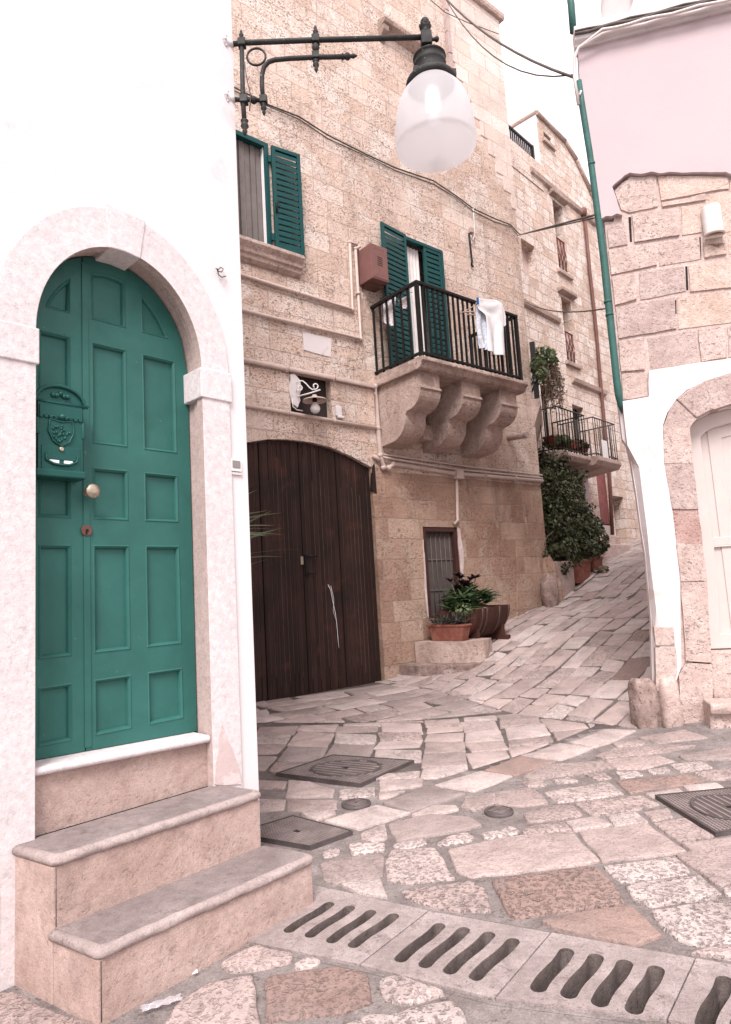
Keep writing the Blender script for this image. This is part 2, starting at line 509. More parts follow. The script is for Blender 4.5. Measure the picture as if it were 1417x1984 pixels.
def wood_planks(name, c1, c2, wid):
    m, nt, b = nodes(name); uv = uvco(nt); ob = obco(nt)
    sep = nt.nodes.new('ShaderNodeSeparateXYZ'); nt.links.new(uv, sep.inputs[0])
    k = math_(nt, 'DIVIDE', sep.outputs[0], wid)
    fl = math_(nt, 'FLOOR', k)
    wn = nt.nodes.new('ShaderNodeTexWhiteNoise'); wn.noise_dimensions = '1D'; nt.links.new(fl, wn.inputs['W'])
    mp = nt.nodes.new('ShaderNodeMapping'); nt.links.new(ob, mp.inputs[0]); mp.inputs['Scale'].default_value = (14, 14, .8)
    gr = noi(nt, mp.outputs[0], 2.2, 7, .7, .3)
    col = mixc(nt, gr, c1, c2)
    col = mixc(nt, 1.0, col, ramp(nt, wn.outputs[0], [(0, g3(.7)), (1, g3(1.3))]), 'MULTIPLY')
    dk = ramp(nt, noi(nt, ob, 1.3, 5, .6, .3), [(.42, g3(0)), (.66, g3(1))])
    col = mixc(nt, math_(nt, 'MULTIPLY', dk, .8), col, (.016, .011, .009))
    rd = ramp(nt, noi(nt, ob, 2.4, 5, .6, .3), [(.58, g3(0)), (.7, g3(1))])
    col = mixc(nt, math_(nt, 'MULTIPLY', rd, .5), col, (.085, .030, .022))
    mp2 = nt.nodes.new('ShaderNodeMapping'); nt.links.new(ob, mp2.inputs[0]); mp2.inputs['Scale'].default_value = (30, 30, 2.2)
    sc2 = ramp(nt, noi(nt, mp2.outputs[0], 2, 6, .75), [(.66, g3(0)), (.74, g3(1))])
    col = mixc(nt, math_(nt, 'MULTIPLY', sc2, .55), col, (.26, .18, .14))
    nt.links.new(col, b.inputs['Base Color']); b.inputs['Roughness'].default_value = .72; b.inputs['Specular IOR Level'].default_value = .2
    bump(nt, b, gr, .35, .006)
    return m


M['groove'] = paint('worn_groove_edge', (.105, .066, .052), .8, .5)
M['garage'] = wood_planks('dark_brown_planks', (.016, .010, .009), (.055, .026, .020), .066)
M['barrel'] = wood_planks('barrel_staves', (.055, .022, .018), (.11, .046, .034), .07)


def slab_mat():
    m, nt, b = nodes('flagstone'); ob = obco(nt)
    at = nt.nodes.new('ShaderNodeAttribute'); at.attribute_name = 'tone'
    sep = nt.nodes.new('ShaderNodeSeparateColor'); nt.links.new(at.outputs['Color'], sep.inputs[0])
    ofs = nt.nodes.new('ShaderNodeVectorMath'); ofs.operation = 'ADD'; nt.links.new(ob, ofs.inputs[0])
    cm = nt.nodes.new('ShaderNodeCombineXYZ'); nt.links.new(math_(nt, 'MULTIPLY', sep.outputs[2], 37.0), cm.inputs[2])
    nt.links.new(cm.outputs[0], ofs.inputs[1]); co = ofs.outputs[0]
    col = ramp(nt, sep.outputs[0], [(0, (.28, .24, .23)), (.25, (.36, .288, .268)), (.5, (.45, .36, .335)), (.74, (.52, .445, .42)), (.84, (.33, .235, .203)), (1, (.245, .17, .15))])
    big = noi(nt, co, 3.5, 8, .66, .7)
    col = mixc(nt, 1.0, col, ramp(nt, big, [(.28, (.74, .72, .71)), (.5, g3(1)), (.74, (1.2, 1.16, 1.14))]), 'MULTIPLY')
    st = ramp(nt, noi(nt, co, 1.8, 6, .7, 1.0), [(.50, g3(0)), (.66, g3(1))])
    col = mixc(nt, math_(nt, 'MULTIPLY', st, .55), col, (.21, .172, .163))
    sp = ramp(nt, noi(nt, co, 95, 5, .8), [(.36, g3(.80)), (.5, g3(1.0)), (.64, g3(1.16))])
    col = mixc(nt, 1.0, col, sp, 'MULTIPLY')
    fn = noi(nt, co, 44, 8, .76, .3)
    vo = nt.nodes.new('ShaderNodeTexVoronoi'); vo.inputs['Scale'].default_value = 30; vo.inputs['Randomness'].default_value = 1
    dn = noi(nt, co, 14, 3, .6)
    dv = nt.nodes.new('ShaderNodeVectorMath'); dv.operation = 'ADD'; nt.links.new(co, dv.inputs[0])
    cb = nt.nodes.new('ShaderNodeCombineXYZ'); nt.links.new(math_(nt, 'MULTIPLY', dn, .08), cb.inputs[0]); nt.links.new(math_(nt, 'MULTIPLY', fn, .06), cb.inputs[1])
    nt.links.new(cb.outputs[0], dv.inputs[1]); nt.links.new(dv.outputs[0], vo.inputs['Vector'])
    dimple = ramp(nt, vo.outputs['Distance'], [(.18, g3(1)), (.42, g3(0))])
    thr = math_(nt, 'MULTIPLY', dimple, sep.outputs[1])
    pits = math_(nt, 'MAXIMUM', ramp(nt, noi(nt, co, 46, 2, .55, .3), [(.37, g3(1)), (.44, g3(0))]), ramp(nt, noi(nt, co, 21, 2, .5, .4), [(.32, g3(1)), (.385, g3(0))]))
    deep = math_(nt, 'MULTIPLY', pits, math_(nt, 'ADD', math_(nt, 'MULTIPLY', sep.outputs[1], .8), .12))
    col = mixc(nt, math_(nt, 'MULTIPLY', deep, .55), col, (.19, .148, .136))
    col = mixc(nt, math_(nt, 'MULTIPLY', thr, .22), col, (.20, .15, .14))
    nt.links.new(col, b.inputs['Base Color'])
    nt.links.new(ramp(nt, big, [(.3, g3(.62)), (.7, g3(.85))]), b.inputs['Roughness'])
    b.inputs['Specular IOR Level'].default_value = .35
    h = math_(nt, 'ADD', math_(nt, 'MULTIPLY', fn, .35), math_(nt, 'MULTIPLY', noi(nt, co, 8, 5, .65), .8))
    h = math_(nt, 'SUBTRACT', h, math_(nt, 'MULTIPLY', deep, .7))
    h = math_(nt, 'SUBTRACT', h, math_(nt, 'MULTIPLY', thr, .55))
    bump(nt, b, h, .8, .02)
    return m


M['slab'] = slab_mat()
M['joint'] = stone('dark_joint_dirt', (.07, .056, .051), (.12, .10, .093), (.19, .162, .152), 3.5, 48, .5, .6)
M['ground'] = stone('cement_joint', (.15, .128, .122), (.23, .20, .19), (.31, .272, .26), 3.5, 48, .5, .6, stain=(.17, .14, .13))
M['drain'] = stone('drain_stone', (.25, .205, .195), (.34, .285, .272), (.44, .38, .365), 3, 85, .5, .5, stain=(.24, .195, .185))


def leaf_mat(name, c1, c2):
    m, nt, b = nodes(name)
    gi = nt.nodes.new('ShaderNodeNewGeometry')
    col = mixc(nt, gi.outputs['Random Per Island'], c1, c2)
    nt.links.new(col, b.inputs['Base Color']); b.inputs['Roughness'].default_value = .5
    b.inputs['Subsurface Weight'].default_value = 0
    tr = nt.nodes.new('ShaderNodeBsdfTranslucent'); nt.links.new(col, tr.inputs[0])
    mx = nt.nodes.new('ShaderNodeMixShader'); mx.inputs[0].default_value = .25
    nt.links.new(b.outputs[0], mx.inputs[1]); nt.links.new(tr.outputs[0], mx.inputs[2])
    nt.links.new(mx.outputs[0], nt.nodes['Material Output'].inputs[0])
    return m


M['ivy'] = leaf_mat('ivy_leaf', (.020, .030, .010), (.085, .095, .035))
M['leaf'] = leaf_mat('fleshy_leaf', (.022, .050, .018), (.075, .12, .045))
M['leaf_pale'] = leaf_mat('pale_leaf', (.06, .10, .04), (.16, .20, .09))
M['leaf_dark'] = leaf_mat('dark_rosette_leaf', (.020, .012, .014), (.055, .028, .030))
M['dry'] = leaf_mat('dry_foliage', (.14, .095, .06), (.34, .26, .19))
M['bark'] = stone('stem_bark', (.10, .07, .05), (.14, .10, .075), (.19, .14, .11), 9, 60, .3, .5)


def glass_shade():
    m, nt, b = nodes('frosted_lamp_glass')
    nt.nodes.remove(b)
    d = nt.nodes.new('ShaderNodeBsdfDiffuse'); d.inputs[0].default_value = (.86, .85, .86, 1)
    t = nt.nodes.new('ShaderNodeBsdfTranslucent'); t.inputs[0].default_value = (.92, .91, .92, 1)
    g = nt.nodes.new('ShaderNodeBsdfGlossy'); g.inputs['Roughness'].default_value = .18
    tp = nt.nodes.new('ShaderNodeBsdfTransparent'); tp.inputs[0].default_value = (.95, .95, .96, 1)
    m1 = nt.nodes.new('ShaderNodeMixShader'); m1.inputs[0].default_value = .6
    nt.links.new(d.outputs[0], m1.inputs[1]); nt.links.new(t.outputs[0], m1.inputs[2])
    m2 = nt.nodes.new('ShaderNodeMixShader'); m2.inputs[0].default_value = .07
    nt.links.new(m1.outputs[0], m2.inputs[1]); nt.links.new(g.outputs[0], m2.inputs[2])
    m3 = nt.nodes.new('ShaderNodeMixShader'); m3.inputs[0].default_value = .28
    nt.links.new(m2.outputs[0], m3.inputs[1]); nt.links.new(tp.outputs[0], m3.inputs[2])
    nt.links.new(m3.outputs[0], nt.nodes['Material Output'].inputs[0])
    return m


M['shade'] = glass_shade()
m_, nt_, b_ = nodes('clear_plastic')
b_.inputs['Base Color'].default_value = (.55, .55, .60, 1); b_.inputs['Transmission Weight'].default_value = .6; b_.inputs['Roughness'].default_value = .2
M['clear'] = m_


def solve_off(F, x, y, u):
    lo, hi = -3.0, 4.0
    f = lambda o: F.px(x, y, o)[0] - u
    a = f(lo)
    for _ in range(60):
        m = (lo + hi) / 2
        if (f(m) > 0) == (a > 0): lo = m
        else: hi = m
    return (lo + hi) / 2


def arc(cx, cz, rx, rz, a0, a1, n):
    return [(cx + rx * math.cos(R(a0 + (a1 - a0) * i / n)), cz + rz * math.sin(R(a0 + (a1 - a0) * i / n))) for i in range(n + 1)]


def rough_edge(loop, step, amp, seed=0):
    """subdivide an outline and roughen it a little"""
    out = []
    for i in range(len(loop)):
        a = Vector((*loop[i], 0)); b = Vector((*loop[(i + 1) % len(loop)], 0))
        n = max(1, int((b - a).length / step))
        for k in range(n):
            p = a.lerp(b, k / n)
            d = noise.noise_vector(p * (1.1 / step * .35) + Vector((seed, seed * 2.3, 0)))
            out.append((p.x + d.x * amp, p.y + d.y * amp))
    return out


# =================================================================== WHITE HOUSE
M['peel'] = plaster('bare_pinkish_render', (.58, .47, .45), (.70, .62, .61), .4, amt=.50, bumps=.5, sc2=6)
SILL = .775
ac, az, arx, arz = -.46, 2.87, .465, .57


def opening(e, z0):
    return [(ac - arx - e, z0), (ac + arx + e, z0)] + arc(ac, az, arx + e, arz + e, 0, 180, 40)


wh = thing('white_house', 'white plastered house with arched green double door and pale stone surround', 'house', A.P(-1.5, -.1, -.5))
# surround outline that the wall is cut to
so = [(-1.10, -.6), (.195, -.6), (.195, 2.87)] + arc(ac, az, .655, .79, 0, 180, 40) + [(-1.10, 2.87)]
so = [(.195, -.6), (.195, 2.87)] + [p for p in arc(ac, az, .655, .79, 0, 180, 40)][1:-1] + [(-1.10, 2.87), (-1.10, -.6)]
m = MB()
m.plate(A, [(-7, -.6), (-1.10, -.6)] + so[::-1][1:-1] + [(.195, -.6), (.315, -.6), (.34, 9.5), (-7, 9.5)], -.20, 0)
m.box(A, -7, .3, -.6, 9.4, -7, -.24)
m.build('wall', M['plaster_white'], wh, A)
# stone surround: stepped reveal
inn = opening(0, -.6)
def ring(e, o0, o1, mats, outer=None):
    k = MB()
    inner = [(ac + arx + e, -.6)] + arc(ac, az, arx + e, arz + e, 0, 180, 40) + [(ac - arx - e, -.6)]
    k.plate(A, (outer or so) + inner[::-1], o0, o1)
    return k
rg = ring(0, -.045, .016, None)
rg.mi = [1 if len(f) == 4 else 0 for f in rg.f]  # reveal sides get the darker pink stone, shade put into their colour
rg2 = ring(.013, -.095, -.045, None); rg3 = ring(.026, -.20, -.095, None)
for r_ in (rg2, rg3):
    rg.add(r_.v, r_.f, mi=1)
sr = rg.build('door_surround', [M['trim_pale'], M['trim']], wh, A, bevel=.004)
k = MB(); kz = [(-.545, 3.405), (-.372, 3.405), (-.335, 3.685), (-.572, 3.685)]
k.plate(A, [(-.548, 3.428), (-.46, 3.434), (-.372, 3.424), (-.335, 3.665), (-.572, 3.68)], -.195, .022)
k.build('keystone', M['trim_pale'], sr, A, bevel=.006)
for u0, u1 in ((-1.13, -.912), (-.008, .21)):
    k = MB(); k.box(A, u0, u1, 2.69, 2.872, -.19, .026)
    k.build('impost_block', M['trim_pale'], sr, A, bevel=.006)
k = MB(); zt = A.px(3, 1733)[1]
k.plate(A, [(-7, -.5), (-1.07, -.5), (-1.07, zt + .02), (-1.2, zt), (-7, zt - .05)], -.1, .022)
k.build('plinth', M['step_side'], wh, A, bevel=.006)

for seed, q in ((1, [(-40, 1375), (16, 1385), (27, 1430), (30, 1462), (20, 1470), (6, 1440), (-40, 1430)]), (2, [(424, 1398), (433, 1425), (446, 1450), (462, 1492), (463, 1519), (413, 1520), (414, 1480), (420, 1440)]), (3, [(-60, 1585), (10, 1570), (40, 1590), (62, 1560), (63, 1612), (20, 1636), (16, 1700), (-60, 1725)])):
    k = MB(); k.plate(A, rough_edge([A.px(*p) for p in q], .03, .010, seed), -.02, .0225 if seed == 2 else .003)
    k.build('peeled_patch', M['peel'], wh, A)

# ---- the green door
DO = -.165
seam = A.px(162, 900, DO)[0]
def pu(x, y): return A.px(x, y, DO)[0]
def pz(x, y): return A.px(x, y, DO)[1]
dr0, dr1 = ac - arx - .016, ac + arx + .016
def ztop(u, e=0):
    t = (u - ac) / (arx + .016 - e)
    return az + (arz + .016 - e) * math.sqrt(max(0, 1 - t * t))
c1 = (pu(178, 800), pu(247, 800)); c2 = (pu(277, 800), pu(342, 800)); cl = (dr0 + .045, pu(138, 800))
rows = {}
zr = [(pz(250, 868), pz(212, 670)), (pz(213, 1008), pz(213, 908)), (pz(216, 1263), pz(216, 1056)), (pz(218, 1420), pz(218, 1312))]
ztm = pz(212, 628)
def panels(cols, left):
    hs = []
    for (a, b) in cols:
        for (z0, z1) in zr: hs.append([(a, z0), (b, z0), (b, z1), (a, z1)])
        # the arched panel at the head
        while ztop(b, .085) < ztm + .012: b -= .004
        while ztop(a, .085) < ztm + .012: a += .004
        n = 10
        top = [(a + (b - a) * i / n, ztop(a + (b - a) * i / n, .085)) for i in range(n + 1)]
        hs.append([(a, ztm), (b, ztm)] + top[::-1] if not left else [(a, ztm), (b, ztm)] + top[::-1])
    out = []
    for h in hs:
        q = []
        for p in h:
            if not q or (Vector(p) - Vector(q[-1])).length > .004: q.append(p)
        if (Vector(q[0]) - Vector(q[-1])).length < .004: q.pop()
        out.append(q)
    return out
def inset(loop, d):
    n = len(loop); out = []
    ar = sum(loop[i][0] * loop[(i + 1) % n][1] - loop[(i + 1) % n][0] * loop[i][1] for i in range(n))
    sg = 1 if ar > 0 else -1
    for i in range(n):
        p0, p1, p2 = Vector(loop[i - 1]), Vector(loop[i]), Vector(loop[(i + 1) % n])
        e1 = (p1 - p0).normalized(); e2 = (p2 - p1).normalized()
        n1 = Vector((-e1.y, e1.x)) * sg; n2 = Vector((-e2.y, e2.x)) * sg
        b = (n1 + n2)
        if b.length < 1e-6: b = n1
        b.normalize(); c = max(.62, b.dot(n1))
        q = p1 + b * (d / c); out.append((q.x, q.y))
    return out
def zs(u):            # the sill slopes a little
    return .790 + (u + .925) / .925 * (.758 - .790)
def leaf(u0, u1, cols, left):
    n = 16
    top = [(u0 + (u1 - u0) * i / n, ztop(u0 + (u1 - u0) * i / n)) for i in range(n + 1)]
    loop = [(u0, zs(u0) + .004), (u1, zs(u1) + .004)] + top[::-1]
    q = []
    for p in loop:
        if not q or (Vector(p) - Vector(q[-1])).length > .003: q.append(p)
    hs = panels(cols, left)
    k = MB()
    k.plate(A, q, DO - .022, DO, holes=hs, hole_sides=False)
    k.plate(A, q, DO - .05, DO - .022, sides=True)
    for h in hs:
        # moulding: a raised lip, then a slope down to the panel
        h1 = inset(h, .006); h2 = inset(h, .016); h3 = inset(h, .021)
        L = [(h, DO), (h1, DO + .004), (h2, DO - .006), (h3, DO - .0205)]
        for (la, oa), (lb, ob) in zip(L, L[1:]):
            nn = len(la)
            ar = sum(la[i][0] * la[(i + 1) % nn][1] - la[(i + 1) % nn][0] * la[i][1] for i in range(nn))
            vs = [A.P(p[0], p[1], oa) for p in la] + [A.P(p[0], p[1], ob) for p in lb]
            fs = [(i, (i + 1) % nn, nn + (i + 1) % nn, nn + i) for i in range(nn)]
            if ar < 0: fs = [f[::-1] for f in fs]
            k.add(vs, fs)
    return k
rl = leaf(seam + .003, dr1, [c1, c2], False).build('door_leaf', M['green'], wh, A)
clw = c1[1] - c1[0]
ll = leaf(dr0, seam - .003, [(pu(138, 800) - .165, pu(138, 800))], True).build('door_leaf', M['green'], wh, A)
k = MB()                      # cover strip on the meeting stiles
k.box(A, seam - .004, seam + .030, zs(seam) + .02, ztop(seam) - .03, DO, DO + .007)
k.build('cover_strip', M['green'], rl, A, bevel=.002)
kb = A.at(182, 951, DO + .085)
k = MB(); k.lathe(kb - A.n * .085, [(.022, 0), (.024, .006), (.011, .012), (.010, .05), (.020, .056), (.036, .066), (.039, .074), (.036, .083), (.010, .087)], 24, A.n)
k.build('door_knob', M['brass'], rl, A)
kp = A.at(168, 1028, DO + .006)
k = MB(); k.lathe(kp - A.n * .002, [(.030, 0), (.030, .006), (.026, .009)], 20, A.n)
q = kp + A.n * .0095
k.build('keyhole_plate', M['rust'], rl, A)
ku, kz_ = A.px(168, 1028, DO + .015)
k = MB(); k.lathe(kp + A.n * .0072, [(.008, 0), (.008, .0025)], 12, A.n); k.box(A, ku - .004, ku + .004, kz_ - .020, kz_, DO + .008, DO + .0155)
k.build('keyhole', M['dark'], rl, A)

# ---- steps
st = thing('entrance_steps', 'pink stone steps with rounded treads leading up to the green door', 'steps', A.P(-.4, -.08, .3))
SK = .167
def sblock(k, uL, uR, o0, o1, z0, z1, ofr, zl=None):
    sh = lambda u, o: u - SK * (ofr - o)
    q = [A.P(sh(u, o), z, o) for o in (o0, o1) for (u, z) in ((uL, z0), (uR, z0), (uR, z1), (uL, z1))]
    k.hexa(q)
def tread(uL, uR, o0, o1, z0, z1, ofr, name, seed=0):
    """a slab with a half-round nose on its front and left edges"""
    k = MB(); r = (z1 - z0) / 2; zc = (z0 + z1) / 2
    sec = [(o1 - r + r * math.sin(t), zc + r * math.cos(t)) for t in [math.pi * i / 8 for i in range(9)]]
    # rings offset inwards in plan: rounded nose on front + both ends
    ringsv = []
    prof = [(-.030, z1)] + [(-r + r * math.sin(math.pi * i / 10), zc + r * math.cos(math.pi * i / 10)) for i in range(11)] + [(-.030, z0)]
    n = 34
    for off, z in prof:
        sh = lambda u, o: u - SK * (ofr - o)
        cr = .035
        pl = []
        a, b, c_ = uL - off, uR + off, o1 + off
        pl.append((sh(a, o0), o0))
        for i in range(5):
            t = math.pi + math.pi / 2 * i / 4 * -1
            pl.append((a + cr + cr * math.cos(t), c_ - cr + cr * math.sin(t)))
        for i in range(1, n):
            u = a + cr + (b - a - 2 * cr) * i / n
            w = .007 * noise.noise(Vector((u * 7, seed, z * 20))) + .005 * noise.noise(Vector((u * 29, seed + 3, z * 40))) - .016 * max(0, noise.noise(Vector((u * 5.5, seed * 1.7, 2))) - .32)
            pl.append((u, c_ + w))
        for i in range(5):
            t = math.pi / 2 - math.pi / 2 * i / 4
            pl.append((b - cr + cr * math.cos(t), c_ - cr + cr * math.sin(t)))
        pl.append((sh(b, o0), o0))
        ringsv.append([A.P(u, z + .002 * noise.noise(Vector((u * 6, o * 6, seed))), o) for u, o in pl])
    N_ = len(ringsv[0])
    vs = [p for r_ in ringsv for p in r_]
    fs = []
    for i in range(len(prof) - 1):
        for j in range(N_):
            a = i * N_ + j; b = i * N_ + (j + 1) % N_
            fs.append((a, b, b + N_, a + N_))
    k.add(vs, [f[::-1] for f in fs], smooth=True, mi=1)
    k.add([v for v in ringsv[0]], [tuple(range(N_))[::-1]])
    k.add([v for v in ringsv[-1]], [tuple(range(N_))])
    return k.build(name, [M['step_top'], M['step_nose']], st, A)
OF1, OF2 = .32, .623
k = MB(); sblock(k, -.957, .10, .0, OF1 - .018, -.35, .445, OF1); k.build('riser', M['step_side'], st, A, bevel=.006)
k = MB(); sblock(k, -.905, .185, OF1 - .014, OF2 - .018, -.35, .163, OF2); k.build('riser', M['step_side'], st, A, bevel=.006)
for q in ([A.P(-.957 + .012 - .0, z, OF1 - .0178) for z in (.21, .44)], [A.P(-.905 + .010, z, OF2 - .0178) for z in (-.06, .155)]):
    k = MB(); k.tube([q[0], q[1]], .0020, 6); k.build('open_joint', M['joint'], st, A)
tread(-.972, .112, -.01, OF1, .443, .487, OF1, 'tread', 1)
tread(-.922, .197, OF1 - .02, OF2, .160, .205, OF2, 'tread', 5)
k = MB(); k.hexa([A.P(u, z, o) for o in (-.16, -.046) for (u, z) in ((-.93, .48), (.02, .48), (.02, .722), (-.93, .752))])
k.build('riser', M['step_side'], st, A)
k = MB()
sec = [(-.19, .0), (-.02, .0)] + [(-.02 + .02 * math.sin(R(t)), -.02 + .02 * math.cos(R(t))) for t in range(0, 181, 20)] + [(-.19, -.04)]
nL = [A.P(-.923, .79 + z, o) for o, z in sec]; nR = [A.P(.000, .758 + z, o) for o, z in sec]
kk = len(sec)
k.add(nL + nR, [(i, (i + 1) % kk, kk + (i + 1) % kk, kk + i) for i in range(kk)])
k.add(nL, [tuple(range(kk))]); k.add(nR, [tuple(range(kk))[::-1]])
k.build('door_sill', M['trim_pale'], st, A)

# ---- mailbox hung on the left leaf
MO = DO + .007
mu0, mu1 = A.px(72, 830, MO + .10)[0], A.px(164, 830, MO + .10)[0]
mz0, mz1 = A.px(115, 925, MO + .10)[1], A.px(115, 782, MO + .10)[1]
mb_ = thing('mailbox', 'green metal mailbox with arched lid and crest hung on the green door', 'mailbox', A.P((mu0 + mu1) / 2, mz0, MO))
w_ = mu1 - mu0; mc = (mu0 + mu1) / 2
k = MB(); k.box(A, mu0 + .006, mu1 - .006, mz0 + .02, mz1, MO, MO + .095)
k.box(A, mu0 + .022, mu1 - .022, mz0 + .035, mz0 + .16, MO + .095, MO + .1)     # flap
k.build('body', M['green_box'], mb_, A, bevel=.004)
k = MB(); k.box(A, mu0 - .006, mu1 + .006, mz0, mz0 + .04, MO, MO + .108)
k.build('base_moulding', M['green_box'], mb_, A, bevel=.008)
lid = [(mu0 - .012, mz1), (mu1 + .012, mz1)] + arc(mc, mz1 + .005, w_ / 2 + .006, .085, 0, 180, 16)
k = MB(); k.plate(A, lid, MO, MO + .085)
rim = [A.P(u, z, MO + .092) for u, z in arc(mc, mz1 + .01, w_ / 2 + .004, .085, 0, 180, 16)]
k.tube([A.P(mu0 - .022, mz1 + .004, MO + .092)] + rim[::-1] + [A.P(mu1 + .022, mz1 + .004, MO + .092)], .010, 8)
k.tube([A.P(mu0 - .012, mz1 + .004, MO + .092), A.P(mu1 + .012, mz1 + .004, MO + .092)], .008, 8)
for i in range(5): k.blob(A.P(mc + (i - 2) * .018, mz1 + .045 + (.012 if i == 2 else 0), MO + .088), (.014, .012, .014), i, .2, 2)
k.build('lid', M['green_box'], mb_, A)
k = MB()                       # letter hood with a scalloped edge
zh = mz1 - .015
k.box(A, mu0 + .012, mu1 - .012, zh - .055, zh, MO + .09, MO + .104)
for i in range(9): k.lathe(A.P(mu0 + .02 + (w_ - .04) * i / 8, zh - .058, MO + .088), [(.012, 0), (.012, .012), (.006, .016)], 10, A.n)
for uu in (mu0 + .004, mu1 - .004):
    k.tube([A.P(uu, zh - .07, MO + .09), A.P(uu, zh - .13, MO + .094), A.P(uu, zh - .15, MO + .09)], [.012, .008, .013], 8)
k.build('letter_hood', M['green_box'], mb_, A, bevel=.002)
k = MB(); cz = (mz0 + mz1) / 2 + .045     # plain shield-shaped relief
sh_ = [(mc - .055, cz + .06), (mc, cz + .05), (mc + .055, cz + .06), (mc + .062, cz), (mc + .04, cz - .05), (mc, cz - .075), (mc - .04, cz - .05), (mc - .062, cz)]
k.plate(A, sh_, MO + .094, MO + .1)
k.tube([A.P(u, z, MO + .101) for u, z in sh_], .005, 6, closed=True)
rr = random.Random(3)
for i in range(26):
    a = rr.random() * 6.28; q = rr.random() ** .6
    k.blob(A.P(mc + math.cos(a) * .045 * q, cz - .005 + math.sin(a) * .05 * q, MO + .101), (.009, .006, .010), i, .25, 1)
k.blob(A.P(mc, cz + .078, MO + .1), (.022, .010, .016), 4, .2, 2)
for s_ in (-1, 1): k.tube([A.P(mc + s_ * .01, cz + .07, MO + .1), A.P(mc + s_ * .04, cz + .078, MO + .1), A.P(mc + s_ * .058, cz + .065, MO + .1)], .006, 6)
k.build('crest', M['green_box'], mb_, A)
k = MB(); zf = mz0 + .115
k.lathe(A.P(mc, mz0 + .145, MO + .1), [(.012, 0), (.012, .006), (.008, .009)], 14, A.n)
k.build('lock', M['brass'], mb_, A)
k = MB(); zf = mz0 + .085
k.tube([A.P(mc - .075, zf + .035, MO + .104), A.P(mc - .075, zf, MO + .106), A.P(mc - .04, zf - .018, MO + .108), A.P(mc, zf - .022, MO + .108), A.P(mc + .04, zf - .018, MO + .108), A.P(mc + .075, zf, MO + .106), A.P(mc + .08, zf + .03, MO + .104)], .006, 6)
k.box(A, mc - .07, mc + .07, zf + .005, zf + .035, MO + .1, MO + .104)
k.build('flap_handle', M['green_box'], mb_, A)
k = MB(); k.box(A, mc - .058, mc - .012, zf - .014, zf + .002, MO + .1, MO + .1035); k.box(A, mc + .012, mc + .055, zf - .012, zf + .003, MO + .1, MO + .1035)
k.build('letter', M['cloth'], mb_, A)

# ---- intercom and stub of wire on the white wall
u0, z1 = A.px(447, 887, .02); u1, z0 = A.px(470, 914, .02)
ic = thing('intercom', 'small grey intercom panel on the corner of the white wall', 'intercom', A.P((u0 + u1) / 2, z0, 0))
k = MB(); k.box(A, u0, u1, z0, z1, 0, .016); k.build('back_box', M['white_metal'], ic, A, bevel=.003)
k = MB(); k.box(A, u0 + .014, u1 - .012, z0 + .02, z1 - .012, .016, .021); k.build('button_panel', M['grey_plastic'], ic, A, bevel=.002)
k = MB(); k.box(A, u0 - .008, u1 + .004, z0 - .02, z0 - .006, 0, .012); k.build('lower_trim', M['trim_pale'], ic, A)
k = MB()
wp = [(418, 520), (424, 522), (428, 518), (433, 521), (430, 527), (424, 526), (421, 521), (424, 532), (430, 537), (438, 535)]
k.tube([A.at(x, y, .012 + .01 * (i % 3)) for i, (x, y) in enumerate(wp)], .0035, 6)
tag(k.build('wire_stub', M['cable']), 'curled stub of dark wire sticking out of the white wall above the intercom', 'wire')

# =================================================================== WALL LAMP
L = Fac(90, (A.P(.32, 0, .0).x, A.P(.32, 0, 0).y))
lw = thing('street_lamp', 'wrought iron wall lamp with big frosted glass shade on the white house corner', 'lamp', L.P(.4, L.px(470, 83)[1] - .3, 0))
def lp(x, y, o=0): return L.at(x, y, o)
z_arm = L.px(645, 77)[1]
ux = lambda x, y: L.px(x, y)[0]
k = MB()
def finial(k, base, dirv, s=1.0, n=12):
    k.lathe(base, [(.012 * s, 0), (.020 * s, .006 * s), (.012 * s, .014 * s), (.018 * s, .026 * s), (.020 * s, .036 * s), (.009 * s, .05 * s), (.013 * s, .062 * s), (.008 * s, .075 * s), (.003 * s, .085 * s)], n, dirv)
UZ = Vector((0, 0, 1)); UX = L.d
def cube(k, x, y, s, hz_=None):
    u, z = L.px(x, y); h = hz_ or s
    k.box(L, u - s, u + s, z - h, z + h, -s, s)
# arms
a0, a1, a2 = lp(470, 83), lp(612, 77.5), lp(826, 72)
k.tube([lp(448, 86), a0, a1, a2], .0175, 12)
up_, lowp = lp(468, 90), lp(474, 240)
k.tube([lp(468.5, 80), lp(471, 190), lp(474, 238)], .016, 12)
k.tube([lp(447, 192), lp(472, 194), lp(511, 194)], [.018, .013, .013], 10)
# curved lower arm
cv = [(510, 194), (508, 165), (508, 145), (512, 130), (521, 120), (533, 116), (560, 113.5), (612, 111), (668, 110)]
k.tube([lp(*p) for p in cv], .0155, 10)
# ring
cu, cz_ = L.px(497, 110)
k.tube([L.P(cu + .062 * math.cos(t), cz_ + .062 * math.sin(t), 0) for t in [2 * math.pi * i / 28 for i in range(28)]], .0075, 8, closed=True)
br_ = k.build('bracket', M['iron'], lw, L)
for (x, y, s) in ((469, 84, .026), (612, 77, .026), (612, 109, .024), (473, 194, .026), (511, 194, .025)):
    k = MB(); cube(k, x, y, s); k.build('joint_block', M['iron'], br_, L, bevel=.004)
for q3 in ([lp(612, 84), lp(612, 92), lp(612, 103)], [lp(485, 194), lp(492, 194), lp(499, 194)]):
    k = MB(); k.tube(q3, [.014, .027, .014], 12); k.build('collar', M['iron'], br_, L)
for q3, d3, s3 in ((lp(468, 75), UZ, .8), (lp(612, 69), UZ, .9), (lp(612, 116), -UZ, 1.1), (lp(511, 201), -UZ, 1.0), (lp(474, 232), -UZ, 1.35), (lp(662, 110), UX, 1.25)):
    k = MB(); finial(k, q3, d3, s3); k.build('finial', M['iron'], br_, L)
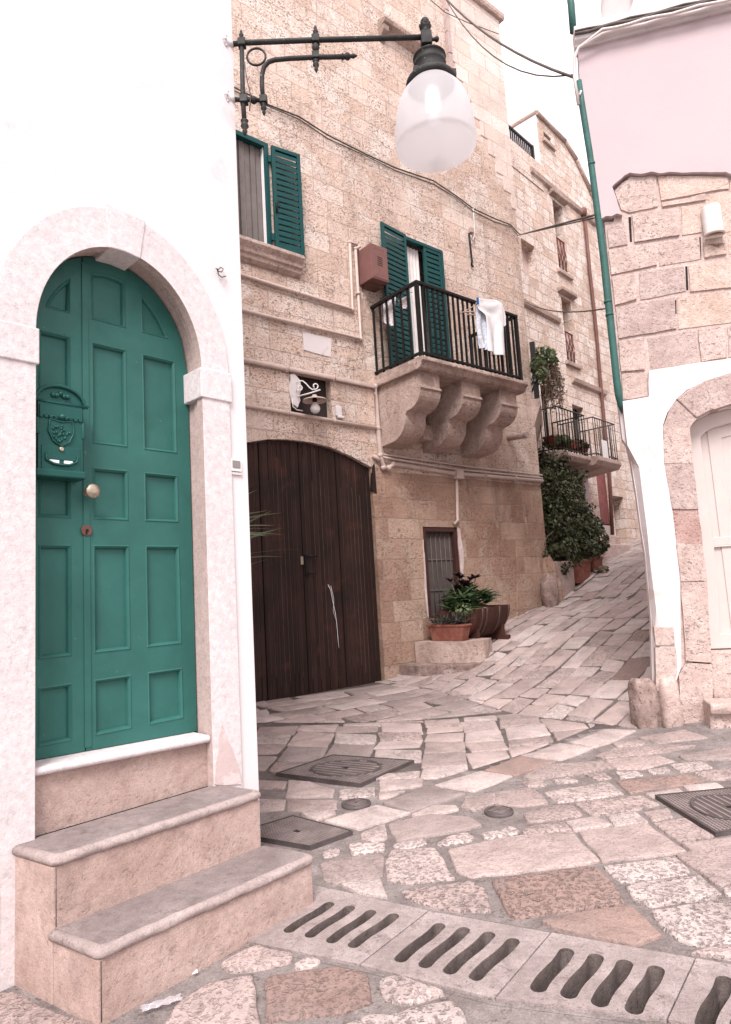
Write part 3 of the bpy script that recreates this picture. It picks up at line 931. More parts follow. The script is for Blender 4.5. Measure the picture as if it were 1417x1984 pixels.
for (x, y) in ((444, 86), (447, 193)):
    c_ = lp(x, y); k = MB()
    k.lathe(c_ - UX * .03, [(.055, 0), (.058, .012), (.045, .022), (.024, .04), (.020, .06)], 16, UX)
    for i in range(7):
        a = i * .9; k.blob(c_ - UX * .02 + L.n * .045 * math.cos(a) + UZ * .045 * math.sin(a), (.018, .018, .018), i, .2, 1)
    k.build('wall_rosette', M['trim_pale'], br_, L)
k = MB(); k.tube([lp(474, 120, .02), lp(478, 150, .03), lp(486, 185, .02), lp(484, 215, .02)], .004, 6); k.build('lamp_wire', M['cable'], br_, L)
# head
hu, hz0 = L.px(826, 77)
k = MB(); k.box(L, hu - .036, hu + .036, hz0 - .05, hz0 + .045, -.036, .036)
k.lathe(L.P(hu + .036, hz0, 0), [(.012, 0), (.012, .022), (.019, .03), (.019, .042), (.008, .05)], 10, UX)
k.build('hub', M['iron'], lw, L, bevel=.006)
k = MB()
zb = hz0 + .045
k.lathe(L.P(hu, zb, 0), [(.030, 0), (.034, .012), (.022, .022), (.036, .036), (.040, .05), (.034, .060), (.026, .066), (.031, .078), (.030, .092), (.020, .108), (.005, .116)], 16)
for i in range(8):
    a = i * math.pi / 4; k.blob(L.P(hu + .033 * math.cos(a), zb + .058, .033 * math.sin(a)), (.012, .012, .016), i, .2, 1)
k.build('finial', M['iron'], lw, L)
zn = L.px(830, 97)[1]; ztp = L.px(833, 112)[1]; zrim = L.px(838, 160)[1]
hx = hu + .012
k = MB()
H = ztp - zrim
k.lathe(L.P(hx, zrim, 0), [(.155, -.03), (.166, -.022), (.168, 0), (.160, .012), (.128, .022), (.112, .034), (.106, .05), (.102, .06), (.103, H * .62), (.108, H * .66), (.108, H * .72), (.103, H * .75), (.103, H * .93), (.110, H * .95), (.110, H), (.095, H + .012), (.03, H + .02), (.022, H + .06), (.022, hz0 - zrim - .045)], 40, caps=False)
k.build('lamp_cap', M['iron'], lw, L)
k = MB()
k.lathe(L.P(hx, zrim, 0), [(.13, -.028), (.148, -.03), (.152, -.02)], 40, caps=False)
for a in (2.4, 4.6, .4): 
    c_ = L.P(hx + .166 * math.cos(a), zrim + .0, .166 * math.sin(a)); k.box(L, hx + .15 * math.cos(a) - .015, hx + .15 * math.cos(a) + .02, zrim - .02, zrim + .03, .15 * math.sin(a) - .015, .15 * math.sin(a) + .02)
k.build('shade_clip', M['iron'], lw, L, bevel=.003)
gb = zrim - .475
k = MB()
gp_ = [(.138, zrim - .02 - gb), (.160, .43), (.194, .375), (.220, .31), (.238, .235), (.248, .155), (.251, .08), (.253, .035), (.250, .014), (.240, .002), (.222, -.004), (.15, -.009), (.08, -.011), (.001, -.012)]
k.lathe(L.P(hx, gb, 0), [(r * 1.05 if h < .4 else r, h) for r, h in gp_], 56, caps=False)
k.build('glass_shade', M['shade'], lw, L)
k = MB(); k.lathe(L.P(hx, zrim - .22, 0), [(.028, .22), (.028, .08), (.036, .07), (.036, .0), (.01, -.01)], 16); k.build('bulb_socket', M['cast'], lw, L)
k = MB(); k.lathe(L.P(hx, zrim - .36, 0), [(.003, 0), (.03, .01), (.048, .04), (.05, .07), (.035, .11), (.022, .14)], 18); k.build('bulb', M['white_metal'], lw, L)


# =================================================================== STONE HOUSE (the tall one with the garage)
sh = thing('stone_house', 'tall pale limestone house with dark garage door, green shutters and corbelled balcony', 'house', B.P(0, 0, 0))
UR = 4.18; ZT = B.px(965, 40)[1]
g1 = B.px(745, 1320)[0]; gc = B.px(604, 1336)[0]; g0 = 2 * gc - g1
gz0 = .12
apx = [(478, 857), (520, 850.5), (560, 851), (600, 856), (640, 866), (680, 883), (705, 897), (722, 906)]
ga = [B.px(*p) for p in apx]
ga = [(g0, ga[0][1] - .12)] + [p for p in ga if p[0] > g0 + .05]
garage = [(g0, gz0), (g1 + .02, gz0), (g1 + .0, ga[-1][1])] + ga[::-1]
# window with the folded shutter
w1u, w1z1 = B.px(519, 279); w1z0 = B.px(524, 487)[1]
win1 = [(w1u - 1.12, w1z0), (w1u, w1z0), (w1u, w1z1), (w1u - 1.12, w1z1)]
# balcony door
bu0, bu1 = B.px(779, 460)[0], B.px(857, 490)[0]
bz1 = B.px(815, 470)[1]
uL = B.px(722, 706)[0]
BO = solve_off(B, 818, 690, uL + .03)
zsl = B.px(818, 690, BO)[1]
bz0 = zsl + .02
bdoor = [(bu0, bz0), (bu1, bz0), (bu1, bz1), (bu0, bz1)]
# cellar window
cu0, cu1 = B.px(819, 1021)[0], B.px(886, 1024)[0]; cz1, cz0 = B.px(850, 1021)[1], B.px(830, 1199)[1]
cwin = [(cu0, cz0), (cu1, cz0), (cu1, cz1), (cu0, cz1)]
# lamp niche
nu0, nu1 = B.px(562, 750)[0], B.px(642, 770)[0]; nz0, nz1 = B.px(600, 806)[1], B.px(600, 726)[1]
nich = [(nu0, nz0), (nu1, nz0), (nu1, nz1), (nu0, nz1)]
zl = B.px(900, 927)[1]
print('B:', 'garage', g0, g1, ga, 'balc off', BO, uL, zsl, 'cwin', cwin, 'zl', zl)
m = MB()
ub = .30
low = [(g1 + .02, -.5), (UR, -.5), (UR, zl), (ub, zl), (ub, ga[-1][1]), (g1, ga[-1][1]), (g1 + .02, gz0)]
main = [(-5, -.5), (g0, -.5), (g0, gz0)] + ga + [(ub, ga[-1][1]), (ub, zl), (UR, zl), (UR, ZT), (-5, ZT)]
main = [(-5, -.5), (g0, -.5)] + ga + [(ub, ga[-1][1]), (ub, zl), (UR, zl), (UR, ZT), (-5, ZT)]
m.plate(B, main, -.22, 0, holes=[win1, bdoor, nich])
m.plate(B, low, -.22, 0, holes=[cwin], mi=1)
m.box(B, -5, UR, -.5, ZT - .02, -.75 - 5, -.75)
m.box(B, UR - .1, UR, -.5, ZT - .02, -.75, -.22)
m.box(B, -5, -4.9, -.5, ZT - .02, -.75, -.22)
m.build('wall', [M['bwall'], M['blower']], sh, B)
# the added storey of squared blocks on the right
ax_ = B.px(868, 120)[0]
zs_ = B.px(985, 400)[1]
q = [(ax_, ZT), (ax_, zs_ + 2.48)]
for i in range(8): q += [(ax_ + (UR - ax_) * (i + 1) / 8.6, zs_ + 2.48 - i * .31), (ax_ + (UR - ax_) * (i + 1) / 8.6, zs_ + 2.48 - (i + 1) * .31)]
q += [(UR + .012, q[-1][1]), (UR + .012, ZT)]
k = MB(); k.plate(B, q, -.04, .010)
k.build('upper_masonry', M['bupper'], sh, B)
k = MB(); k.prof(B, [(-.3, ZT), (.08, ZT), (.10, ZT + .05), (.10, ZT + .13), (-.3, ZT + .13)], -5, UR + .09)
k.build('coping', M['balc'], sh, B)
# strip of old chimney flue up the wall
fx = B.px(862, 30)[0]
k = MB()
zf0 = B.px(872, 150)[1]
zz = zf0
i = 0
while zz < ZT - .1:
    k.box(B, fx - .045, fx + .045, zz, zz + .44, 0, .075 + .008 * (i % 2)); zz += .45; i += 1
k.build('flue_strip', M['trim'], sh, B, bevel=.006)
# ledge of a blocked opening high on the wall
eu0, ez = B.px(733, 58); eu1, ez1 = B.px(812, 108)
k = MB(); k.prof(B, [(0, ez - .02), (.17, ez + .06), (.19, ez + .13), (.0, ez + .20)], eu0, eu1 + .05)
k.prof(B, [(0, ez - .22), (.14, ez - .06), (.15, ez + .02), (0, ez + .03)], eu0, eu0 + .12)
k.build('ledge', M['balc'], sh, B, bevel=.01)
# sill of window 1: a moulded cornice
su1 = B.px(581, 512)[0]
k = MB(); z = w1z0
pr = [(-.2, z), (.16, z), (.165, z - .05), (.15, z - .07), (.11, z - .12), (.105, z - .17), (.075, z - .19), (.07, z - .24), (.03, z - .28), (0, z - .29), (-.2, z - .29)]
k.prof(B, pr, w1u - 1.4, su1 - .02)
k.build('window_sill', M['balc'], sh, B, bevel=.006)
# window 1
k = MB()
for (a, b, c, d) in ((w1u - .07, w1u, w1z0, w1z1), (w1u - 1.12, w1u - 1.05, w1z0, w1z1), (w1u - 1.05, w1u - .07, w1z1 - .07, w1z1), (w1u - 1.05, w1u - .07, w1z0, w1z0 + .05), (w1u - .60, w1u - .52, w1z0 + .05, w1z1 - .07)):
    k.box(B, a, b, c, d, -.09, .012)
wf = k.build('window', M['green_sh'], sh, B, bevel=.004)
k = MB(); k.box(B, w1u - 1.05, w1u - .07, w1z0 + .05, w1z1 - .07, -.12, -.095); k.build('pane', M['glass_dark'], wf, B)
k = MB()
for i in range(5): k.box(B, w1u - .16 - i * .09, w1u - .085 - i * .09, w1z0 + .05, w1z1 - .07, -.095, -.088 + .012 * (i % 2))
k.build('curtain', paint('grey_curtain', (.17, .15, .14), .9, .15), wf, B)
k = MB(); k.box(B, w1u - .075, w1u - .068, w1z0 + .05, w1z1 - .07, -.088, -.02); k.build('glazing_bead', M['cloth'], wf, B)


def shutter(F, u0, u1, z0, z1, o0, o1, nsl, mid=None):
    k = MB(); t = .055
    k.box(F, u0, u0 + t, z0, z1, o0, o1); k.box(F, u1 - t, u1, z0, z1, o0, o1)
    k.box(F, u0 + t, u1 - t, z0, z0 + t * 1.2, o0, o1); k.box(F, u0 + t, u1 - t, z1 - t, z1, o0, o1)
    if mid: k.box(F, u0 + t, u1 - t, mid - .035, mid + .035, o0, o1)
    za, zb = z0 + t * 1.2, z1 - t
    s = (zb - za) / nsl
    oc = (o0 + o1) / 2; h = (o1 - o0) / 2 - .004
    for i in range(nsl):
        z = za + s * i
        k.hexa([F.P(u, zz, o) for (o, dz) in ((oc - h, s * .55), (oc + h * .9, -.0)) for (u, zz) in ((u0 + t, z + dz), (u1 - t, z + dz), (u1 - t, z + dz + s * .62), (u0 + t, z + dz + s * .62))])
    return k


# the folded-back leaf of window 1
hb = B.P(w1u + .015, 0, .06)
S1 = Fac(50.5 + 7, hb)
ws = S1.px(578, 306)[0]
z_a, z_b = S1.px(522, 482, 0)[1], S1.px(522, 281, 0)[1]
so_ = shutter(S1, .0, max(.45, ws), z_a, z_b, -.022, .022, 17).build('shutter', M['green_sh'], sh, S1, bevel=.003)
for zz in (z_a + .2, z_b - .2):
    k = MB(); k.box(S1, -.045, .03, zz - .05, zz + .05, -.03, -.005); k.build('hinge', M['green_sh'], so_, S1)
k = MB(); zz = (z_a + z_b) / 2 - .12
k.tube([S1.P(.03, zz - .12, .03), S1.P(.03, zz, .045), S1.P(.03, zz + .04, .03)], .012, 8); k.tube([S1.P(.03, zz + .01, .03), S1.P(.07, zz + .05, .05)], .010, 8)
k.build('latch', M['black'], so_, S1)

# ---- garage doors
gd = MB()
N4 = 4
lv = [g0 + (g1 - g0) * i / 4 for i in range(5)]
def gtop(u):
    for (a, za), (b, zb_) in zip(ga, ga[1:]):
        if u <= b: return za + (zb_ - za) * (u - a) / (b - a)
    return ga[-1][1]
lbs = []
for i in range(4):
    a, b = lv[i] + .005, lv[i + 1] - .005
    k = MB(); n = max(4, int((b - a) / .066)); wpl = (b - a) / n
    for j in range(n):
        p, q = a + j * wpl + .003, a + (j + 1) * wpl - .003
        zb0 = gz0 + .05 + .012 * math.sin(j * 5.1 + i)
        lp_ = [(p, zb0), (q, zb0), (q, gtop(q) - .012), (p, gtop(p) - .012)]
        k.plate(B, lp_, -.10, -.055 + .003 * math.sin(j * 3.3 + i * 2))
    k.box(B, a, b, gz0 + .08, gtop(a) - .35, -.13, -.099)
    for j in range(1, n): u = a + j * wpl; k.box(B, u - .0035, u + .0035, gz0 + .09 + .3 * abs(math.sin(j * 3.7 + i)), min(gtop(u), gtop(u + .01)) - .05 - .5 * abs(math.sin(j * 1.9 + i)) ** 3, -.09, -.0575 - .002 * math.sin(j), mi=1)
    lf = k.build('garage_door_leaf', [M['garage'], M['groove']], sh, B, bevel=.003, seg=1)
    lbs.append(lf)
k = MB(); z = B.px(612, 1090)[1]; u = gc + .05
k.box(B, u - .03, u + .02, z - .18, z + .12, -.055, -.035); k.tube([B.P(u, z + .09, -.03), B.P(u + .16, z + .09, .0)], .012, 8); k.tube([B.P(u, z - .14, -.03), B.P(u + .14, z - .14, -.005)], .010, 8)
k.build('door_handle', M['black'], lbs[2], B)
k = MB(); z = B.px(602, 1086)[1]; k.box(B, gc - .045, gc - .005, z - .05, z + .06, -.055, -.04); k.build('lock_plate', M['brass'], lbs[1], B, bevel=.004)
k = MB()
pts = [(636, 1133), (641, 1143), (645, 1165), (650, 1187), (653, 1210), (655, 1235), (657, 1256)]
k.tube([B.at(x, y, -.040) for x, y in pts], .0035, 6); k.tube([B.at(x, y, -.038) for x, y in ((641, 1135), (647, 1160), (646, 1185), (651, 1200))], .0025, 6)
tag(k.build('cord', M['cloth']), 'loose pale cord hanging down the dark brown garage door', 'cord')
k = MB(); k.box(B, g0 - .05, g1 + .08, -.05, gz0 + .052, -.16, .05); k.build('threshold', M['balc'], sh, B, bevel=.012)
k = MB(); k.plate(B, [(g1 - .03, B.px(714, 950)[1]), (g1 + .06, B.px(722, 955)[1]), (g1 + .05, B.px(722, 900)[1] + .02), (g1 + .01, B.px(716, 905)[1])], -.03, .02)
k.build('door_stop', M['garage'], sh, B)

# ---- cellar window
k = MB(); t = .075
for (a, b, c, d) in ((cu0, cu0 + t, cz0, cz1), (cu1 - t, cu1, cz0, cz1), (cu0 + t, cu1 - t, cz1 - t, cz1), (cu0 + t, cu1 - t, cz0, cz0 + t * .7)): k.box(B, a, b, c, d, -.10, -.01)
cw = k.build('window', paint('maroon_frame', (.060, .028, .024), .5, .15), sh, B, bevel=.004)
k = MB(); k.box(B, cu0 + t, cu1 - t, cz0 + .05, cz1 - t, -.13, -.09); k.build('pane', paint('dusty_grey_mesh', (.10, .082, .076), .8, .25, scale=2), cw, B)
k = MB()
for i in range(6):
    u = cu0 + t + (cu1 - cu0 - 2 * t) * (i + .5) / 6
    k.tube([B.P(u, cz0 + .05, -.08), B.P(u, cz1 - t, -.08)], .008, 6)
for f in (.30, .64): k.box(B, cu0 + t, cu1 - t, cz0 + (cz1 - cz0) * f - .012, cz0 + (cz1 - cz0) * f + .012, -.086, -.074)
k.build('grille', paint('grille_grey', (.135, .112, .104), .6, .2), cw, B)
k = MB()
lp0 = [(cu1 + .005, cz1 + .0), (cu1 + .07, cz1 - .02), (cu1 + .10, cz1 - .45), (cu1 + .06, cz1 - .8), (cu1 + .03, cz1 - 1.0), (cu1 + .005, cz1 - 1.05)]
k.plate(B, rough_edge(lp0, .05, .02, 4), -.02, .008)
k.build('plaster_patch', M['peel'], sh, B); k = MB()
k.plate(B, rough_edge([(cu0 - .03, cz0 + .05), (cu0 - .005, cz0), (cu0 - .005, cz1 - .2), (cu0 - .02, cz1 - .3), (cu0 - .045, cz0 + .4)], .06, .012, 8), -.02, .007)
k.build('plaster_patch', M['peel'], sh, B)

# ---- balcony
bal = MB()
uR = B.px(1020, 739, BO)[0]
zb = zsl
bal.prof(B, [(-.1, zb), (BO + .04, zb), (BO + .045, zb - .06), (BO - .0, zb - .09), (BO - .03, zb - .15), (BO - .10, zb - .17), (-.1, zb - .17)], uL, uR)
print('balcony u', uL, uR, 'off', BO, 'z', zb)
bl = bal.build('balcony', M['balc'], sh, B, bevel=.012)
wc = .42
for uc in (uL + .06, (uL + uR) / 2 - wc / 2 - .04, uR - wc - .14):
    k = MB(); T = zb - .17
    oz = [(-.05, T), (BO - .12, T), (BO - .125, T - .20), (BO - .095, T - .215), (BO - .09, T - .25), (BO - .115, T - .26)]
    for i in range(1, 9):
        a = R(90 * i / 8); oz.append((BO - .115 - .30 * (1 - math.cos(a)) * 1.0, T - .26 - .26 * math.sin(a)))
    ob = oz[-1]
    oz += [(ob[0] - .015, ob[1] - .012), (ob[0] - .045, ob[1] - .04)]
    for i in range(1, 9):
        a = R(90 * i / 8); oz.append((ob[0] - .04 - .34 * (1 - math.cos(a)), ob[1] - .05 - .34 * math.sin(a)))
    oz += [(-.05, oz[-1][1] - .02)]
    kk = MB(); kk.prof(B, oz, uc, uc + wc)
    o_ = kk.build('corbel', M['balc'], bl, B, bevel=.035, seg=3)
    o_.modifiers['edge'].angle_limit = R(28)
k = MB(); k.box(B, uL + .75, uL + 1.05, zb - .95, zb - .70, -.05, .24); k.build('corbel', M['balc'], bl, B, bevel=.03)
# railing
RH = B.px(817, 545, BO)[1] - zb
r0, r1 = uL + .05, uR - .10
zt_ = zb + RH
so2 = BO - .03
rls = []
for (u0, u1, o0, o1) in ((r0 - .03, r1 + .03, so2 - .03, so2 + .03), (r0 - .03, r0 + .03, -.02, so2 - .03), (r1 - .03, r1 + .03, -.02, so2 - .03)):
    k = MB(); k.box(B, u0, u1, zt_ - .045, zt_, o0, o1); k.build('top_rail', M['black'], bl, B, bevel=.004)
    k = MB(); k.box(B, u0 + .008, u1 - .008, zb + .05, zb + .085, o0 + (.008 if o0 > 0 else 0), o1 - .008); k.build('bottom_rail', M['black'], bl, B, bevel=.004)
def baluster(u, o, s=.0135):
    k = MB(); k.box(B, u - s, u + s, zb + .002, zt_ - .04, o - s, o + s); return k
nb = 21
for i in range(1, nb):
    baluster(r0 + (r1 - r0) * i / nb, so2).build('baluster', M['black'], bl, B)
for uu in (r0, r1):
    baluster(uu, so2, .026).build('corner_post', M['black'], bl, B)
    for i in range(6): baluster(uu, .04 + (so2 - .08) * i / 6).build('baluster', M['black'], bl, B)
# balcony door
k = MB()
uc = (bu0 + bu1) / 2 + .01
for (a, b, c, d) in ((bu0, bu0 + .05, bz0, bz1), (bu1 - .05, bu1, bz0, bz1), (bu0 + .05, bu1 - .05, bz1 - .06, bz1)): k.box(B, a, b, c, d, -.08, .02)
bd = k.build('balcony_door', M['green_sh'], sh, B, bevel=.004)
shutter(B, uc, bu1 - .05, bz0 + .02, bz1 - .06, -.03, .012, 26, bz0 + .95).build('shutter', M['green_sh'], bd, B, bevel=.003)
k = MB(); k.box(B, bu0 + .05, uc, bz0, bz1 - .06, -.16, -.12); k.build('pane', M['glass_dark'], bd, B)
k = MB()
n = 22; vs = []
for i in range(n + 1):
    u = bu0 + .06 + (uc - bu0 - .10) * i / n; o = -.10 + .018 * math.sin(i * 1.55)
    vs += [B.P(u, bz0 + .05, o), B.P(u, bz1 - .10, o)]
k.add(vs, [(2 * i, 2 * i + 2, 2 * i + 3, 2 * i + 1) for i in range(n)], smooth=True)
k.build('curtain', M['curtain'], bd, B)
# left leaf folded back on the wall
S2 = Fac(50.5 - 7, B.P(bu0 + .02, 0, .055))
u2 = S2.px(739, 445)[0]
s2 = shutter(S2, max(-.75, u2), 0, bz0 + .02, bz1 - .02, -.02, .022, 28, bz0 + .95).build('shutter', M['green_sh'], bd, S2, bevel=.003)
print('balcony door', bu0, bu1, 'left leaf', u2, 'w1 shutter', ws)

# ---- corner base of the house
k = MB()
cb = B.P(UR - .02, 0, 0)
for i, (du, z, rx, rz) in enumerate(((.0, 1.15, .22, .45), (-.05, 1.55, .16, .40))):
    q = B.P(UR + du, z, .0); k.blob(q, (rx, rx, rz), 3 + i, .2, 3, power=3)
k.plate(B, rough_edge([B.px(*p) for p in ((1000, 1215), (1000, 1062), (1044, 1058), (1049, 1075), (1054, 1098), (1060, 1122), (1063, 1142), (1072, 1160), (1077, 1185))], .09, .02, 5), -.55, .035)
k.build('corner_base', M['blower'], sh, B, bevel=.03)
gs = gp(1068, 1174)
k = MB(); k.blob(gs + Vector((0, 0, .22)), (.15, .17, .34), 9, .16, 3, power=2.6)
tag(k.build('guard_stone', M['guard']), 'dark worn guard stone at the foot of the tall stone house corner', 'guard stone')

# ---- lamp niche and its lamp
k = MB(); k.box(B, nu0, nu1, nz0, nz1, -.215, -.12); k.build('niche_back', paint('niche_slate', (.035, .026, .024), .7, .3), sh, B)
nl = thing('niche_lamp', 'small white scrolled iron lamp with round bulb mounted in a dark wall niche', 'lamp', B.P(nu0, (nz0 + nz1) / 2, 0))
k = MB(); n0, n1_ = B.px(568, 728); n2, n3 = B.px(575, 788)
lpq = [(n0 - .06, n1_), (n0 + .02, n1_ + .02), (n0 + .10, n1_ - .05), (n0 + .10, n1_ - .2), (n2 + .04, n1_ - .28), (n2 + .06, n3 + .1), (n2 + .0, n3 - .02), (n0 - .05, n3 + .02), (n0 - .08, n3 + .2)]
k.plate(B, rough_edge(lpq, .05, .02, 2), 0, .03); k.build('wall_plate', M['plaster_old'], nl, B, bevel=.006)
hl = .33
s0 = B.P(n0 + .05, n1_ - .14, .03)
def nb_(x, y, o): return B.at(x, y, o)
k = MB()
k.tube([nb_(577, 768, .05), nb_(600, 762, .16), nb_(621, 755, .28)], .011, 8)
def scroll(cx, cy, r, a0, a1, o, n=18):
    return [nb_(cx + r * (1 - .55 * i / n) * math.cos(R(a0 + (a1 - a0) * i / n)), cy - r * (1 - .55 * i / n) * math.sin(R(a0 + (a1 - a0) * i / n)), o) for i in range(n + 1)]
k.tube([nb_(575, 742, .06), nb_(580, 738, .08), nb_(587, 738, .11), nb_(594, 744, .14), nb_(600, 751, .17), nb_(606, 755, .2)] + scroll(611, 748, 6.5, -120, 240, .22), .009, 8)
k.tube([nb_(575, 760, .05)] + scroll(581, 751, 6, -150, 230, .08)[::1], .009, 8)
k.tube([nb_(566, 772, .03), nb_(568, 788, .035), nb_(576, 794, .04), nb_(587, 796, .05)], .007, 8)
k.build('bracket', M['white_metal'], nl, B)
sc0 = nb_(610, 772, .24)
k = MB(); k.lathe(sc0, [(.17, -.035), (.16, -.02), (.09, .005), (.04, .02), (.03, .05)], 28, caps=False); k.lathe(sc0, [(.168, -.037), (.155, -.024), (.085, -.001)], 28, caps=False)
k.build('lamp_shade', M['pipe'], nl)
k = MB(); k.lathe(sc0 + Vector((0, 0, -.09)), [(.03, .09), (.034, .06), (.028, .03)], 14); k.build('socket', M['black'], nl)
k = MB(); k.lathe(sc0 + Vector((0, 0, -.21)), [(.001, 0), (.035, .006), (.06, .03), (.07, .065), (.06, .10), (.035, .13), (.03, .15)], 20); k.build('bulb', M['white_metal'], nl)
ou, oz_ = B.px(654, 796)
k = MB(); k.box(B, ou - .05, ou + .05, oz_ - .09, oz_ + .06, 0, .05); k.box(B, ou - .03, ou + .08, oz_ - .12, oz_ - .08, .0, .06)
tag(k.build('outlet_box', M['plaster_old'], bevel=.012), 'small plastered outlet box right of the niche lamp', 'outlet')
# pale replaced block
k = MB(); pb0, pbz1 = B.px(587, 640); pb1, pbz0 = B.px(642, 692); 
k.plate(B, rough_edge([B.px(*p) for p in ((588, 678), (641, 692), (642, 657), (587, 643))], .06, .008, 5), -.02, .010); k.build('replaced_block', M['plaster_old'], sh, B)

# ---- meter box
mo = solve_off(B, 718, 470, B.px(692, 482)[0])
mu0, mzt = B.px(718, 470, mo); mu1 = B.px(750, 484, mo)[0]; mzb = B.px(721, 537, mo)[1]
print('meter off', mo, mu0, mu1, mzb, mzt)
mt = thing('meter_box', 'brown metal gas meter box with vent slots beside the green balcony shutter', 'meter box', B.P((mu0 + mu1) / 2, mzb, 0))
k = MB(); k.box(B, mu0, mu1, mzb, mzt, 0, mo); k.build('case', M['meter'], mt, B, bevel=.006)
k = MB(); k.box(B, mu0 + .02, mu1 - .02, mzb + .025, mzt - .025, mo, mo + .006); dd = k.build('door', M['meter'], mt, B, bevel=.002)
k = MB(); mcx = (mu0 + mu1) / 2; mcz = (mzb + mzt) / 2
for i in range(5): k.box(B, mcx - .05, mcx + .05, mcz - .05 + i * .032, mcz - .05 + i * .032 + .013, mo + .004, mo + .0075)
for i in range(5):
    for zz in (mzb + .07, mzt - .07): k.box(B, mu0 + .08 + (mu1 - mu0 - .16) * i / 4 - .005, mu0 + .08 + (mu1 - mu0 - .16) * i / 4 + .005, zz - .005, zz + .005, mo + .004, mo + .0075)
k.build('vent_slot', M['dark'], dd, B)
k = MB(); k.box(B, mu0 + .05, mu1 - .02, mzb - .035, mzb, 0, mo * .6); k.build('bracket', M['rust'], mt, B)

# ---- pipes along the wall
def pipe(pts, r, mat, label, name='pipe', o=.035, group=None, collars=True):
    P3 = [B.at(x, y, o) for x, y in pts]
    k = MB(); k.tube(P3, r, 10)
    t = thing(name, label, name.split('_')[-1], P3[0], group)
    k.build('tube', mat, t, B)
    if collars:
        c = MB()
        for a, b in zip(P3, P3[1:]):
            d = b - a
            n = int(d.length / 1.1)
            for i in range(1, n + 1):
                q = a + d * (i / (n + 1)); dn = d.normalized()
                c.tube([q - dn * .02, q + dn * .02], r * 1.35, 10)
                c.tube([q, q - B.n * (o + .01)], r * .6, 6)
        for q in P3[1:-1]: c.blob(q, (r * 1.45,) * 3, 1, .02, 1)
        if c.v: c.build('collar', mat, t, B)
    return t
PM = M['pipe']
pipe([(455, 528), (683.5, 600), (678, 470), (692, 474)], .026, PM, 'topmost painted pipe running from the white house to the meter box', 'gas_pipe')
pipe([(455, 597), (699.7, 657), (689, 482), (697, 478)], .026, PM, 'second painted pipe from the top, turning up under the meter box', 'gas_pipe')
pipe([(455, 694), (727, 749), (733, 830), (737, 882), (743, 906), (753, 907), (763, 899), (877, 917), (1051, 932)], .036, PM, 'thick pale pipe dropping beside the balcony corbels and turning along the lower wall', 'water_pipe')
pipe([(455, 782), (731, 830)], .026, PM, 'painted pipe just above the garage arch, below the niche lamp', 'gas_pipe')
pipe([(728, 760), (741, 880), (915, 905), (1051, 921)], .018, PM, 'thin upper pipe under the balcony corbels', 'gas_pipe')
pipe([(738, 885), (875, 908), (1051, 926.5)], .016, PM, 'thin lower pipe between two others under the balcony corbels', 'gas_pipe', o=.05)
pipe([(885, 920), (887, 1008), (880, 1016)], .024, PM, 'short pale pipe dropping from the junction box to the cellar window', 'conduit_pipe')
k = MB(); k.tube([B.at(722, 883, .02), B.at(730, 887, .04), B.at(736, 893, .05)], .03, 10)
tag(k.build('pipe_stub', PM), 'stub of pale pipe entering the wall at the garage arch corner', 'pipe')
ju, jz = B.px(884.5, 919.5)
k = MB(); k.box(B, ju - .085, ju + .085, jz - .085, jz + .075, .0, .095); k.box(B, ju - .07, ju + .07, jz - .07, jz + .06, .095, .102)
tag(k.build('junction_box', PM, bevel=.008), 'pale square junction box on the lower wall pipe', 'junction box')
k = MB(); q0 = B.at(985, 849, .0); q1 = q0 + B.n * .42 - Vector((0, 0, .03))
k.tube([q0, q1], .055, 14); k.tube([q1 - B.n * .05, q1 + B.n * .01], .06, 14); k.tube([q1 + B.n * .005, q1 + B.n * .012], .045, 14)
tag(k.build('rain_spout', M['block_dark']), 'short clay rain spout sticking out below the right balcony corbel', 'spout')

# ---- cables
def cable(P3, r, mat, label, name='cable', sag=0):
    pts = []
    for a, b in zip(P3, P3[1:]):
        n = 10 if sag else max(1, int((b - a).length / .4))
        for i in range(n):
            t = i / n; q = a.lerp(b, t); q.z -= sag * 4 * t * (1 - t); pts.append(q)
    pts.append(P3[-1])
    k = MB(); k.tube(pts, r, 6)
    return tag(k.build(name, mat), label, 'cable')
w1 = [(440, 160), (452, 168), (523, 204), (580, 226), (636, 262), (710, 299), (766, 325), (840, 350), (885, 380), (917, 404), (960, 424), (989, 435), (1004, 451)]
Pw = [B.at(x, y, .03) for x, y in w1]
ce = C.at(1151, 417, .03)
cable(Pw + [Pw[-1] + (ce - Pw[-1]) * .06 - Vector((0, 0, .05)), ce], .012, M['cable'], 'twisted dark cable sagging along the stone house and across to the green pipe')
Pw2 = [B.at(x, y + 5 + 2 * math.sin(i * 2.1), .05) for i, (x, y) in enumerate(w1)]
cable(Pw2 + [ce - Vector((0, 0, .03))], .008, M['cable'], 'thinner cable strapped just under the twisted dark cable')
ca = B.at(848, -20, .25); cb_ = C.at(1112, 150, .05)
cable([ca, cb_], .015, M['cable'], 'thick dark overhead cable from the stone house roof to the pink wall corner', sag=.22)
cable([B.at(862, -5, .2), cb_ + Vector((0, 0, .03))], .009, M['cable'], 'thin dark wire slung beside the thick overhead cable', sag=.5)
cable([B.at(825, -8, .1), B.at(863, 24, .1), B.at(907, 44, .1), B.at(967, 66, .06)], .008, M['cable'], 'thin wire curving across the top of the squared stone wall')
cable([B.at(1020, 586, .0), C.at(1173, 598, .02)], .009, M['cable'], 'thin dark wire with knots crossing the alley at mid height', sag=.1)
k = MB(); u, z = B.px(911, 448); k.box(B, u - .045, u + .045, z - .05, z + .045, 0, .06)
tag(k.build('cable_box', M['balc'], bevel=.006), 'small stone coloured cable box high on the wall right of the balcony door', 'junction box')
